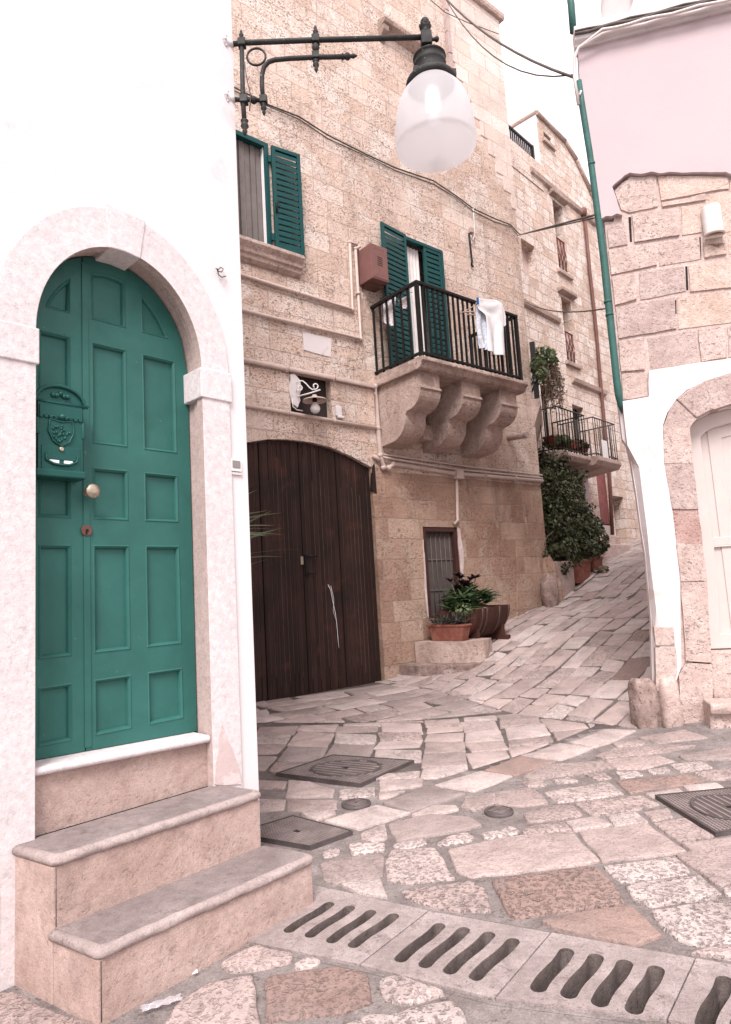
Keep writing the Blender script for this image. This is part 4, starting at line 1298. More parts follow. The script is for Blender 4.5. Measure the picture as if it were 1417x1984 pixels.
k = MB(); k.tube([B.at(x, y, .03) for x, y in ((909, 452), (911, 470), (913, 490), (915, 505), (914, 514), (917, 516))], .018, 8)
tag(k.build('cable_end', M['black']), 'black cable end hanging from the small cable box', 'cable')
cable([B.at(x, y, .04) for x, y in ((917, 404), (919, 430), (920, 455), (916, 466), (912, 455))], .009, M['cable_pale'], 'grey looped wire dropping from the twisted cable to the small box')

# ---- washing
lo = BO + .02
cl_u0 = B.px(893, 600, lo)[0]
def clothpiece(F, grid, name, mat, label, cat='cloth', parent=None, th=.006):
    k = MB(); nu = len(grid[0]); nv = len(grid)
    vs = [p for row in grid for p in row]
    fs = [(i * nu + j, i * nu + j + 1, (i + 1) * nu + j + 1, (i + 1) * nu + j) for i in range(nv - 1) for j in range(nu - 1)]
    k.add(vs, fs, smooth=True)
    o = k.build(name, mat, parent, F)
    s = o.modifiers.new('thick', 'SOLIDIFY'); s.thickness = th
    s = o.modifiers.new('smooth', 'SUBSURF'); s.levels = 1; s.render_levels = 1
    if not parent: tag(o, label, cat)
    return o
# t-shirt: outline rows (left x, right x, y)
def drape(rows, o, fold=.03, nu=14, seed=0, nv=20):
    g = []
    for i in range(nv + 1):
        t = i / nv * (len(rows) - 1); a = int(min(t, len(rows) - 2)); f = t - a
        xl = rows[a][0] * (1 - f) + rows[a + 1][0] * f; xr = rows[a][1] * (1 - f) + rows[a + 1][1] * f
        yl = rows[a][2] * (1 - f) + rows[a + 1][2] * f; yr = rows[a][3] * (1 - f) + rows[a + 1][3] * f
        row = []
        for j in range(nu + 1):
            s = j / nu
            ox = o + fold * math.sin(s * 9 + seed + .8 * math.sin(i * .25)) * (.3 + i / nv) + .01 * noise.noise(Vector((s * 4, i * .3, seed)))
            u, z = B.px(xl + (xr - xl) * s, yl + (yr - yl) * s, o); row.append(B.P(u, z, ox))
        g.append(row)
    return g
TS = [(924, 962, 578, 582), (922, 974, 588, 586), (925, 977, 600, 594), (939, 979, 612, 604), (942, 977, 640, 626), (943, 976, 664, 654), (945, 977, 681, 692)]
ts = clothpiece(B, drape(TS, lo + .03, .03, 22, 1), 'tee_shirt', M['cloth'], 'white tee shirt pegged over the front balcony rail', 'shirt')
SL = [(962, 974, 586, 590), (966, 979, 600, 604), (968, 981, 622, 628), (971, 979, 634, 632)]
clothpiece(B, drape(SL, lo + .05, .012, 6, 3, 8), 'sleeve', M['cloth'], '', parent=ts)
mt_, nt_, b_ = nodes('striped_towel'); uv_ = uvco(nt_); wv = nt_.nodes.new('ShaderNodeTexNoise'); wv.inputs['Scale'].default_value = 9; nt_.links.new(uv_, wv.inputs[0])
nt_.links.new(ramp(nt_, wv.outputs[0], [(.40, (.74, .75, .78)), (.52, (.50, .58, .70)), (.6, (.78, .78, .8))]), b_.inputs['Base Color']); b_.inputs['Roughness'].default_value = .9
TW = [(922, 944, 590, 600), (924, 945, 630, 634), (928, 946, 660, 664), (931, 945, 674, 678)]
clothpiece(B, drape(TW, lo + .0, .025, 12, 5), 'towel', mt_, 'pale blue and white towel hanging beside the white tee shirt', 'towel')
mp_, nt_, b_ = nodes('sprigged_cloth'); oc_ = obco(nt_)
nt_.links.new(ramp(nt_, noi(nt_, oc_, 30, 3, .6), [(.38, (.35, .30, .38)), (.46, (.76, .73, .73))]), b_.inputs['Base Color']); b_.inputs['Roughness'].default_value = .9
def drapeL(rows, fo, seed):
    """washing on the line along the left side: the side plane of the balcony"""
    SP = Fac(50.5 - 90, B.P(r0 + .09, 0, 0))
    g = []; nv = 12; nu = 10
    for i in range(nv + 1):
        t = i / nv * (len(rows) - 1); a = int(min(t, len(rows) - 2)); f = t - a
        v = [rows[a][c] * (1 - f) + rows[a + 1][c] * f for c in range(4)]
        g.append([SP.P(*SP.px(v[0] + (v[1] - v[0]) * j / nu, v[2] + (v[3] - v[2]) * j / nu), fo * math.sin(j * 1.1 + seed) * (.3 + i / nv)) for j in range(nu + 1)])
    return g, SP
g, SPF = drapeL([(742, 768, 580, 574), (743, 767, 605, 600), (744, 766, 625, 622), (757, 764, 633, 630)], .012, 0)
clothpiece(SPF, g, 'blouse', mp_, 'sprigged white top drying behind the left balcony rail', 'cloth')
g, SPF = drapeL([(772, 793, 582, 571), (774, 793, 592, 586), (780, 793, 600, 595)], .012, 2)
clothpiece(SPF, g, 'headscarf', mp_, 'small lilac patterned cloth drying left of the balcony corner post', 'cloth')
k = MB(); SP_ = Fac(50.5 - 90, B.P(r0 + .09, 0, 0)); k.tube([SP_.at(736, 578), SP_.at(768, 573), SP_.at(800, 566)], .004, 6)
tag(k.build('washing_line', M['cable']), 'thin washing line strung inside the left balcony rail', 'line')
def peg(P_, col, lab):
    k = MB(); k.box(Fac(60, (P_.x, P_.y)), -.012, .012, P_.z - .05, P_.z + .05, -.012, .0); k.box(Fac(66, (P_.x, P_.y)), -.012, .012, P_.z - .05, P_.z + .05, .002, .014)
    tag(k.build('clothes_peg', col), lab, 'peg')
peg(B.at(926, 583, lo + .06), paint('blue_plastic', (.02, .13, .42), .4), 'blue clothes peg clipped on the white tee shirt')
peg(SP_.at(748, 582), paint('red_plastic', (.40, .03, .03), .4), 'red clothes peg holding the sprigged top')
peg(SP_.at(761, 580), paint('navy_plastic', (.03, .05, .16), .4), 'navy clothes peg on the right of the sprigged top')
# folding airer arm clipped to the rail
k = MB()
ap = [(893, 586), (895, 600), (893, 607), (920, 592), (925, 584)]
k.tube([B.at(x, y, lo + .02) for x, y in ap], .007, 6); k.tube([B.at(x, y, lo + .10) for x, y in ((900, 604), (918, 604), (920, 610), (906, 609))], .012, 6)
k.tube([B.at(893, 607, lo + .02), B.at(893, 607, lo + .28)], .007, 6); k.tube([B.at(922, 592, lo + .02), B.at(922, 592, lo + .28)], .007, 6)
tag(k.build('drying_rack', M['balc']), 'small folding drying rack hooked on the front balcony rail', 'rack')


# =================================================================== PINK HOUSE ON THE RIGHT
ch = thing('pink_house', 'pink plastered corner house with exposed stone blocks and cream arched door', 'house', C.P(1.5, 0, -.3))
cp = lambda pts, o=0: [C.px(x, y, o) for x, y in pts]
Ls = [(1214, 862), (1222, 893), (1233, 960), (1242, 1027), (1250, 1075), (1261, 1196), (1264, 1325), (1264, 1350)]
Li = [(1216, 862), (1239, 905), (1246, 962), (1254, 1024), (1261, 1094), (1272, 1181), (1277, 1212), (1280, 1350)]
ls = cp(Ls, -.11); li_ = cp(Li, 0)
zc0 = C.px(1115, 99)[1]; zc1 = C.px(1115, 67)[1]
dl = C.px(1345, 850)[0]; dz0 = C.px(1397, 1257, -.16)[1] + .0
# door opening outline (inner edge of the arch stones)
oi = cp([(1379, 1284), (1370.5, 1126), (1362, 1053), (1354, 986), (1343, 898), (1337, 850), (1336.6, 833), (1341.6, 822), (1357, 806), (1382, 793), (1417, 783)])
hc = oi[-1][0] + .16                        # centre line of the door
oi = [(oi[0][0], .2)] + oi
oir = [(2 * hc - u, z) for u, z in oi[::-1]]
hole = oi + oir
oo = cp([(1329, 1300), (1319, 1126), (1310.6, 1053), (1303, 986), (1291, 898), (1286, 850), (1285, 823), (1294, 798), (1311, 773), (1331.5, 755), (1367, 738), (1417, 724)])
UE = 7.0
core = [(ls[-1][0], -.4)] + ls[::-1] + [(.02, ls[0][1] + .06), (.0, 5), (-.03, 11), (UE, 11), (UE, -.4)]
m = MB()
m.plate(C, core, -.20, -.10, holes=[hole])
sd = Vector((math.sin(R(47)), math.cos(R(47)), 0))
a_, b_2 = C.P(.42, -.4, -.41), C.P(UE, -.4, -.41)
c_, e_ = b_2 + sd * 9, a_ + sd * 9
H11 = Vector((0, 0, 11.35))
m.hexa([a_, b_2, c_, e_, a_ + H11, b_2 + H11, c_ + H11, e_ + H11])
m.plate(C, [(.30, -.4), (.14, 2.6), (.12, 11), (UE, 11), (UE, -.4)], -.405, -.20, holes=[hole])
m.build('wall', M['plaster_old'], ch, C)
# upper wall above the cornice, with its recess
k = MB()
rec = [C.px(1164, 20), C.px(1167, 36), C.px(1176, 48), C.px(1218, 33), C.px(1228, 0), C.px(1224, -60), C.px(1196, -90), C.px(1170, -60)]
k.plate(C, [(-.03, zc1 - .02), (UE, zc1 - .02), (UE, 11), (-.06, 11)], -.10, .0, holes=[rec])
k.build('upper_wall', M['plaster_white'], ch, C)
k = MB(); k.plate(C, inset(rec, -.04), -.16, -.095); k.build('recess', paint('grey_recess', (.52, .48, .47), .9, .06), ch, C)
# cornice
k = MB()
k.prof(C, [(-.1, zc0), (.045, zc0), (.05, zc0 + .03), (.085, zc0 + .05), (.09, zc0 + .09), (.12, zc0 + .11), (.125, zc1 - .01), (.10, zc1 + .01), (-.1, zc1 + .01)], -.05, UE)
k.build('cornice', M['plaster_old'], ch, C, bevel=.008)
# pink plaster with its broken lower edge
pe = [(1166, 424), (1174, 421), (1184, 422), (1195, 416), (1206, 418), (1202, 410), (1197, 398), (1195, 386), (1190, 372), (1187, 363), (1193, 357), (1201, 350), (1210, 342), (1221, 336), (1240, 337), (1260, 335), (1278, 336), (1294, 333), (1320, 335), (1342, 334), (1380, 335), (1405, 334), (1412, 338), (1425, 341), (1460, 330)]
pl = [(UE, C.px(1460, 330)[1]), (UE, zc0 + .02), (-.02, zc0 + .02)] + cp([(1125, 190), (1150, 320), (1160, 395)])
k = MB(); pel = cp(pe)
pr_ = []
for i in range(len(pel) - 1):
    a, b = Vector(pel[i]), Vector(pel[i + 1])
    for j in range(4):
        q = a.lerp(b, j / 4); d = noise.noise_vector(Vector((q.x * 9, q.y * 9, 1))); pr_.append((q.x + d.x * .012, q.y + d.y * .014))
k.plate(C, pl + pr_ + [pel[-1]], -.11, .012)
k.build('pink_plaster', M['plaster_pink'], ch, C)
# exposed stones, laid in courses
ST = [
 ('n', [(1192, 366), (1206, 350), (1223, 339), (1272, 338), (1276, 396), (1222, 408), (1204, 402)]),
 ('w', [(1276, 338), (1352, 337), (1412, 341), (1415, 362), (1398, 363), (1282, 385)]),
 ('w', [(1416, 345), (1480, 338), (1480, 352), (1418, 366)]),
 ('n', [(1283, 390), (1340, 379), (1368, 372), (1370, 384), (1320, 391), (1284, 398)]),
 ('w', [(1372, 372), (1450, 358), (1450, 440), (1366, 452), (1368, 400)]),
 ('n', [(1226, 413), (1316, 398), (1319, 452), (1230, 466)]),
 ('w', [(1323, 396), (1364, 390), (1362, 446), (1324, 452)]),
 ('d', [(1178, 440), (1190, 433), (1209, 424), (1217, 470), (1181, 477)]),
 ('n', [(1180, 481), (1270, 467), (1274, 510), (1186, 529)]),
 ('n', [(1278, 468), (1357, 455), (1360, 498), (1279, 512)]),
 ('w', [(1364, 453), (1408, 447), (1411, 489), (1366, 497)]),
 ('w', [(1412, 446), (1490, 436), (1490, 480), (1415, 488)]),
 ('n', [(1187, 533), (1230, 526), (1235, 577), (1193, 588)]),
 ('d', [(1239, 525), (1327, 512), (1331, 560), (1242, 578)]),
 ('w', [(1337, 512), (1490, 487), (1490, 546), (1340, 562)]),
 ('d', [(1194, 593), (1309, 573), (1312, 634), (1199, 653)]),
 ('w', [(1313, 572), (1354, 568), (1490, 550), (1490, 612), (1317, 635)]),
 ('n', [(1199, 660), (1248, 653), (1251, 714), (1204, 718)]),
 ('d', [(1256, 653), (1349, 638), (1354, 700), (1262, 713)]),
 ('n', [(1355, 637), (1406, 630), (1410, 690), (1360, 699)]),
 ('n', [(1412, 629), (1490, 618), (1490, 682), (1415, 689)]),
 ('n', [(1205, 722), (1254, 719), (1256, 765), (1209, 773)]),
]
k = MB(); k.plate(C, cp([(1172, 425), (1190, 425), (1196, 370), (1225, 330), (1500, 325), (1500, 690), (1262, 722), (1259, 770), (1209, 780), (1200, 700)]), -.105, -.048); k.build('joint_mortar', M['mortar'], ch, C)
for i, (t, q) in enumerate(ST):
    lp2 = cp(q); lp2 = rough_edge(inset(lp2, .006) if False else lp2, .045, .008, i * 1.7)
    o1 = -.033 + .011 * math.sin(i * 2.7)
    k = MB(); k.plate(C, lp2, -.12, o1); k.build('stone_block', M[{'n': 'block', 'w': 'block_warm', 'd': 'block_dark'}[t]], ch, C, bevel=.016, seg=3)
# dark open joints
k = MB()
for q in ([(1219, 416), (1224, 416), (1226, 464), (1222, 464)], [(1330, 512), (1334, 512), (1336, 558), (1332, 558)], [(1357, 455), (1360, 455), (1361, 497), (1359, 497)], [(1309, 578), (1312, 578), (1313, 604), (1310, 604)]):
    k.plate(C, cp(q), -.06, -.044)
k.build('open_joint', M['dark'], ch, C)
# white render below
wr = cp([(1207, 777), (1232, 773), (1258, 768), (1257, 744), (1258, 718), (1300, 711), (1340, 704), (1380, 699), (1417, 694), (1490, 684)])
wo = [(u, z) for u, z in oo]
wl = wr + [(UE, wr[-1][1]), (UE, oo[-1][1] + .02)] + [(2 * hc - oo[-1][0] + .1, oo[-1][1] + .02)] + wo[::-1][:-1] + cp([(1319, 1200), (1321, 1290), (1304, 1342)])
wl = wl + cp([(1300, 1348), (1282, 1345)]) + li_[:-1][::-1] + cp([(1209, 800)])
k = MB(); k.plate(C, wl, -.115, -.006)
cv = []
for (a, b), (c2_, d2) in zip(zip(li_, ls), zip(li_[1:], ls[1:])):
    k.add([C.P(*a, -.006), C.P(*b, -.112), C.P(*d2, -.112), C.P(*c2_, -.006)], [(0, 1, 2, 3)])
k.add([C.P(.035, ls[0][1] + .08, -.006), C.P(*ls[0], -.112), C.P(*li_[0], -.006)], [(0, 1, 2)])
k.build('white_render', M['plaster_old'], ch, C)
k = MB(); k.plate(C, cp([(1281, 815), (1302, 815), (1345, 1290), (1332, 1348), (1296, 1348), (1300, 1200)]), -.118, -.035); k.build('joint_mortar', M['mortar'], ch, C)
# right of the door (beyond the frame of the photograph): the same render
k = MB(); k.plate(C, [(2 * hc - oo[0][0], -.3), (UE, -.3), (UE, oo[-1][1]), (2 * hc - oo[-1][0] + .1, oo[-1][1])] + [(2 * hc - u, z) for u, z in oo[::-1]][1:], -.115, -.008)
k.build('white_render', M['plaster_old'], ch, C)
# stones below the render at the corner
k = MB()
k.plate(C, rough_edge(cp([(1268, 1215), (1305, 1215), (1308, 1250), (1270, 1250)]), .04, .006, 3), -.12, .010)
k.build('corner_stone', M['block'], ch, C, bevel=.012); k = MB()
k.plate(C, rough_edge(cp([(1269, 1255), (1310, 1254), (1312, 1300), (1300, 1338), (1272, 1338)]), .04, .006, 5), -.12, .012)
k.build('corner_stone', M['block'], ch, C, bevel=.012)
# arch stones and jambs
def band(i0, i1, t=0):
    pass
ov = cp([(1329.6, 1281), (1319, 1126), (1310.6, 1053), (1303, 986), (1288, 898), (1286, 828), (1311, 773), (1365, 738), (1450, 712)])
iv = cp([(1379, 1284), (1370.5, 1126), (1362, 1053), (1354, 986), (1343, 898), (1336.6, 830), (1351, 810), (1383, 793), (1450, 772)])
mids = {5: cp([(1297, 794)]), 6: cp([(1337, 752)])}
imids = {5: cp([(1342, 820)]), 6: cp([(1366, 801)])}
sel = ['block', 'block', 'block_red', 'block_dark', 'block', 'block_dark', 'block_dark', 'block_dark']
for i in range(8):
    lpv = [ov[i]] + mids.get(i, []) + [ov[i + 1], iv[i + 1]] + imids.get(i, []) + [iv[i]]
    lpv = rough_edge(lpv, .05, .006, i * 3.1)
    k = MB(); k.plate(C, lpv, -.34, .0 + .010 * math.sin(i * 2.2)); k.build('arch_stone', M[sel[i]], ch, C, bevel=.014, seg=3)
    mir = [(2 * hc - u, z) for u, z in lpv]
    if i != 7: k = MB(); k.plate(C, mir, -.34, .0); k.build('arch_stone', M[sel[i]], ch, C, bevel=.014, seg=3)
k = MB(); k.plate(C, rough_edge(cp([(1316, 1309), (1329.6, 1284), (1379, 1287), (1384, 1415), (1320, 1408)]), .05, .008, 2), -.34, .012)
k.build('jamb_stone', M['block'], ch, C, bevel=.014, seg=3)
# cream door
k = MB()
frame = [(u, z) for u, z in oi if z > .5]
zt0 = C.px(1395, 1257, -.2)[1]
fl = [(oi[0][0] - .0, zt0)] + [p for p in oi if p[1] > zt0 + .1]
fr_ = [(2 * hc - u, z) for u, z in fl[::-1]]
full = fl + fr_
full = [(p[0], p[1]) for i, p in enumerate(full) if i == 0 or (Vector(p) - Vector(full[i - 1])).length > .01]
k.plate(C, full, -.30, -.26)
dcr = k.build('door', M['cream'], ch, C)
k = MB(); fin = inset(full, .14); k.plate(C, full, -.26, -.20, holes=[fin]); k.build('door_frame', M['cream'], dcr, C, bevel=.008)
k = MB()
x0 = min(p[0] for p in fin) + .015
def cz(x, y): return C.px(x, y, -.25)
pa, pb_ = cz(1392, 1048), cz(1381, 835)
k.plate(C, [(pa[0] + .02, zt0 + .08), (2 * hc - pa[0], zt0 + .08), (2 * hc - pa[0], pb_[1] + .12), (pa[0] + .02, pb_[1] + .08)], -.262, -.248, holes=[[(pa[0] + .14, pa[1] + .08), (hc - .04, pa[1] + .08), (hc - .04, pb_[1] - .05), (pa[0] + .14, pb_[1] - .08)], [(pa[0] + .14, zt0 + .22), (hc - .04, zt0 + .22), (hc - .04, pa[1] - .12), (pa[0] + .14, pa[1] - .12)]])
k.box(C, x0, 2 * hc - x0, pa[1] - .045, pa[1] + .035, -.262, -.235)
k.box(C, x0, 2 * hc - x0, pa[1] - .06, pa[1] - .045, -.262, -.228)
k.build('door_leaf', M['cream'], dcr, C, bevel=.005)
k = MB(); k.box(C, x0, 2 * hc - x0, zt0 + .04, zt0 + .07, -.262, -.24); k.build('weather_bar', M['grey_plastic'], dcr, C)
k = MB(); k.plate(C, [(oi[0][0] - .01, -.3), (2 * hc - oi[0][0] + .01, -.3), (2 * hc - oi[0][0] + .01, zt0 - .01), (oi[0][0] - .01, zt0 - .01)], -.34, -.03); k.build('threshold', M['block'], ch, C, bevel=.012)
# step stone at the cream door
su, sz1 = C.px(1374, 1362, .25); 
k = MB()
sz0 = gz(C.P(su, 0, .2).x, C.P(su, 0, .2).y) - .1
pr = [(0.0, sz0), (.20, sz0), (.21, sz1 - .12), (.27, sz1 - .09), (.29, sz1 - .05), (.28, sz1 - .01), (.25, sz1), (0.0, sz1)]
k.prof(C, pr, su, 2 * hc - su)
tag(k.build('door_step', M['block'], None, C, bevel=.025, seg=3), 'worn rounded stone step below the cream door', 'step')
# guard stones at the corner
q = gp(1262, 1410)
k = MB(); k.blob(q + Vector((.0, .10, .16)), (.115, .12, .27), 2, .10, 4, power=4.5, flat=0)
tag(k.build('guard_stone', M['guard']), 'rounded dark stained guard stone at the pink house corner', 'guard stone')
q2 = C.at(1302, 1400, .0)
k = MB(); k.blob(q2 + Vector((0, .02, .15)), (.085, .10, .27), 6, .10, 3, power=5)
tag(k.build('guard_stone', M['block']), 'narrow reddish stone wedged between the rounded guard stone and door jamb', 'guard stone')
# wall light
wu0, wz1 = C.px(1364, 396, .1); wu1, wz0 = C.px(1407, 446, .1)
wl_ = thing('wall_light', 'white half round wall light on the exposed stone blocks', 'wall light', C.P((wu0 + wu1) / 2, wz0, 0))
wc_ = (wu0 + wu1) / 2; rw = (wu1 - wu0) / 2
k = MB()
hs = [(rw * math.cos(R(a)), .02 + rw * .95 * math.sin(R(a))) for a in range(0, 181, 12)]
vs = [C.P(wc_ + u, z, o) for z in (wz0 + .0, wz1) for (u, o) in hs]
n = len(hs)
k.add(vs, [(i, n + i, n + i + 1, i + 1) for i in range(n - 1)], smooth=True)
k.add([C.P(wc_ + u, wz1, o) for u, o in hs], [tuple(range(n))]); k.add([C.P(wc_ + u, wz0 + .05, o) for u, o in hs], [tuple(range(n))[::-1]])
k.box(C, wc_ - rw, wc_ + rw, wz0, wz1, -.03, .02)
k.build('body', M['white_metal'], wl_, C)
k = MB(); rim = [C.P(wc_ + u * 1.04, wz0 + .012, o * 1.02 + .004) for u, o in hs]; k.tube(rim, .014, 8); k.tube([rim[0], rim[-1]], .012, 8); k.build('lower_rim', M['pipe'], wl_, C)
k = MB(); k.add([C.P(wc_ + u * .85, wz0 + .02, .02 + (o - .02) * .85) for u, o in hs], [tuple(range(n))[::-1]]); k.build('diffuser', M['grey_plastic'], wl_, C)
# green downpipe on the corner
dp = thing('drainpipe', 'green painted drainpipe running down the corner of the pink house', 'drainpipe', C.P(0, 3, 0))
lowp_ = [(1122, 158), (1128, 200), (1144, 300), (1157, 400), (1170, 500), (1177, 570), (1187, 660), (1195, 735), (1199, 765)]
P3 = [C.at(x, y, -.01) for x, y in lowp_]
k = MB(); k.tube(P3 + [C.at(1203, 785, -.035), C.at(1207, 800, -.09)], [.035] * len(P3) + [.030, .012], 14)
k.build('lower_pipe', M['green_pipe'], dp, C)
k = MB(); k.tube([C.at(1100, -40, .0), C.at(1107, 10, .0), C.at(1111, 62, .0)], .036, 14); k.build('upper_pipe', M['green_pipe'], dp, C)
k = MB()
for (x, y) in ((1178, 585), (1181, 610), (1147, 318)): 
    q = C.at(x, y, -.01); k.tube([q - Vector((0, 0, .012)), q + Vector((0, 0, .012))], .039, 14)
k.build('bracket', M['green_pipe'], dp, C)
# bundle of cables along the cornice
grp = 'painted cables along the cornice of the pink house'
for i, (dy, oo_, r_, mt) in enumerate(((0, .13, .016, 'cable'), (5, .14, .013, 'cable_pale'), (-4, .12, .012, 'cable'), (12, .12, .016, 'cable_pale'))):
    pts = []
    for j in range(14):
        x = 1114 + (1460 - 1114) * j / 13; y = 66 - (x - 1114) * .245 + dy + 1.8 * math.sin(j * 1.7 + i * 2)
        pts.append(C.at(x, y, oo_))
    if i in (1, 3): pts = [C.at(1121, 185 + 6 * i, .03), C.at(1113, 150, .05), C.at(1113, 120 - 4 * i, .07), C.at(1122, 92, .10)] + pts[2:]
    k = MB(); k.tube(pts, r_, 6)
    lab = ['dark cable lying along the top of the pink house cornice', 'pale cable along the cornice that bends down the corner beside the green pipe', 'second dark cable twisted along the cornice, above the others', 'lowest pale painted cable along the cornice, curling down at the corner'][i]
    tag(k.build('cable', M[mt]), lab, 'cable', grp)
k = MB(); k.tube([C.at(x, y, .03) for x, y in ((1113, 150), (1115, 168), (1118, 180), (1124, 184), (1126, 176))], .012, 6)
tag(k.build('cable_loop', M['cable_pale']), 'white loop of cable hanging at the top of the green drainpipe', 'cable')

# =================================================================== HOUSE UP THE ALLEY
dh = thing('alley_house', 'tall rough stone house up the alley with iron balconies and red pipe', 'house', D.P(1.5, 1.5, 0))
dpx = lambda pts, o=0: [D.px(x, y, o) for x, y in pts]
rl_ = dpx([(1038, 219), (1093, 274), (1115, 310), (1143, 371), (1190, 470)])
dz = lambda x, y: D.px(x, y)[1]
ter = D.px(986, 268); ter2 = D.px(1046, 345)
uat = rl_[0][0]
def rect(pts): return dpx(pts)
w_att = dpx([(1053, 253), (1068, 270), (1069, 286), (1054, 268)])
w_t1 = dpx([(1072, 386), (1089, 401), (1103, 534), (1082, 522)])
w_t2 = dpx([(1089.5, 574), (1108, 587), (1116, 708), (1097, 698)])
w_bl = dpx([(1010, 463), (1036, 476), (1041, 539), (1015, 530)])
def sq(q):
    u0 = (q[0][0] + q[3][0]) / 2; u1 = (q[1][0] + q[2][0]) / 2; z1 = (q[0][1] + q[1][1]) / 2; z0 = (q[2][1] + q[3][1]) / 2
    return [(u0, z0), (u1, z0), (u1, z1), (u0, z1)]
w_att, w_t1, w_t2, w_bl = map(sq, (w_att, w_t1, w_t2, w_bl))
zb1 = D.px(1100, 872)[1]
w_b1 = [(D.px(1110, 800)[0], zb1), (D.px(1131, 800)[0], zb1), (D.px(1131, 800)[0], D.px(1118, 786)[1]), (D.px(1110, 800)[0], D.px(1118, 786)[1])]
w_b0 = [(D.px(1050, 780)[0], zb1), (D.px(1072, 780)[0], zb1), (D.px(1072, 780)[0], D.px(1062, 752)[1]), (D.px(1050, 780)[0], D.px(1062, 752)[1])]
rd = dpx([(1157, 905), (1179, 915), (1180, 1018), (1162, 1018)]); rd = sq(rd)
sdn = sq(dpx([(1190, 961), (1210, 963), (1214, 1052), (1192, 1052)]))
UL_, URD = -9.0, 9.0
main = [(UL_, -1), (URD, -1), (URD, rl_[-1][1] - 2)] + rl_[::-1] + [(uat, ter[1]), (UL_, ter[1])]
print('D terr', ter, ter2, 'rl', rl_, 'red', rd, 'zb1', zb1)
m = MB()
m.plate(D, main, -.42, 0, holes=[w_att, w_t1, w_t2, w_bl, w_b1, w_b0, rd, sdn])
m.box(D, UL_, URD, -1, rl_[-1][1] - 3, -8, -.55)
m.box(D, uat, rl_[2][0], rl_[-1][1] - 3, rl_[0][1] - .6, -6, -.55)
m.plate(D, [(uat, ter[1] - 1), (rl_[1][0], ter[1] - 1), (rl_[1][0], rl_[1][1]), (uat, rl_[0][1])], -6, -.42)
m.build('wall', M['dwall'], dh, D)
k = MB()      # attic side wall in pale render
k.box(D, uat - .03, uat, ter[1], rl_[0][1] - .02, -6, .01); k.build('side_wall', M['plaster_white'], dh, D)
k = MB()
for a, b in zip(rl_, rl_[1:]): k.tube([D.P(a[0], a[1], .02), D.P(b[0], b[1], .02)], .07, 6)
k.tube([D.P(uat, rl_[0][1], .02), D.P(uat, rl_[0][1] - .0, -6)], .07, 6)
k.build('roof_edge', M['balc'], dh, D)
k = MB()      # terrace band of darker blocks and railing
tb0 = D.px(990, 300)[1]
k.plate(D, [(UL_, ter2[1] - .3), (uat, ter2[1] - .3), (uat, ter[1]), (UL_, ter[1])], -.05, .02); k.build('terrace_parapet', M['bwall'], dh, D)
k = MB(); zt2 = D.px(984, 239)[1]
r_a, r_b = D.px(970, 240)[0], D.px(1032, 275)[0]
tr_ = MB(); tr_.box(D, r_a, r_b, zt2 - .05, zt2, -.05, .0); tr_.box(D, r_b - .04, r_b + .03, ter[1], zt2, -.06, .01)
tr = tr_.build('terrace_rail', M['black'], dh, D)
for i in range(16):
    u = r_a + (r_b - r_a) * i / 16; k = MB(); k.box(D, u - .014, u + .014, ter[1], zt2 - .05, -.035, -.01); k.build('baluster', M['black'], tr, D)
k = MB(); q = D.P(uat - .9, rl_[0][1], -1.2); k.tube([q, q + Vector((0, 0, .75))], .03, 6); k.tube([q + Vector((-.25, 0, .68)), q + Vector((.25, 0, .74))], .02, 6); k.tube([q + Vector((-.2, 0, .55)), q + Vector((.2, 0, .6))], .02, 6)
k.build('antenna', M['black'], dh, D)
# windows
def reveal(q, mat, name, o=-.40):
    k = MB(); k.box(D, q[0][0], q[1][0], q[0][1], q[2][1], -.52, o); return k.build(name, mat, dh, D)
pane_m = M['glass_dark']
for q, nm in ((w_att, 'window'), (w_t1, 'window'), (w_t2, 'window')):
    wo_ = reveal(q, pane_m, nm, -.36)
    u0, u1, z0, z1 = q[0][0], q[1][0], q[0][1], q[2][1]
    k = MB()
    for i in range(2):
        a = u0 + (u1 - u0) * i / 2; k.box(D, a, a + .05, z0, z1, -.36, -.30); k.box(D, a + (u1 - u0) / 2 - .05, a + (u1 - u0) / 2, z0, z1, -.36, -.30)
    k.box(D, u0, u1, z1 - .06, z1, -.36, -.30); k.box(D, u0, u1, z0, z0 + .08, -.36, -.30)
    k.build('frame', M['red_door'], wo_, D)
    if nm and z1 - z0 > 1.2:
        k = MB(); h = (z1 - z0) * .48
        for i in range(7):
            u = u0 + (u1 - u0) * i / 6
            k.tube([D.P(u, z0, -.04), D.P(u + .1 * (1 if i % 2 else -1), z0 + h * .5, -.02), D.P(u, z0 + h, -.04)], .012, 5)
        k.tube([D.P(u0, z0 + h, -.04), D.P(u1, z0 + h, -.04)], .018, 5)
        k.build('window_guard', M['red_door'], wo_, D)
    k = MB(); k.prof(D, [(0, z1 + .06), (.13, z1 + .10), (.14, z1 + .17), (0, z1 + .20)], u0 - .16, u1 + .16)
    if z1 - z0 > 1.2: k.build('lintel', M['balc'], dh, D, bevel=.01)
    k = MB(); k.box(D, u0 - .12, u1 + .12, z0 - .10, z0, -.2, .07); k.build('window_sill', M['balc'], dh, D, bevel=.01)
reveal(w_bl, paint('blind_window_pink', (.62, .50, .46), .9, .06), 'blind_window', -.22)
for (a, b) in (((1046, 350), (1152, 431)), ((1015, 587), (1082, 623)), ((1125, 740), (1172, 765))):
    u0, z = D.px(*a); u1, z_ = D.px(*b); z = (z + z_) / 2
    k = MB(); k.prof(D, [(0, z - .10), (.07, z - .05), (.09, z + .04), (0, z + .10)], u0 - .5, u1); k.build('string_course', M['balc'], dh, D)
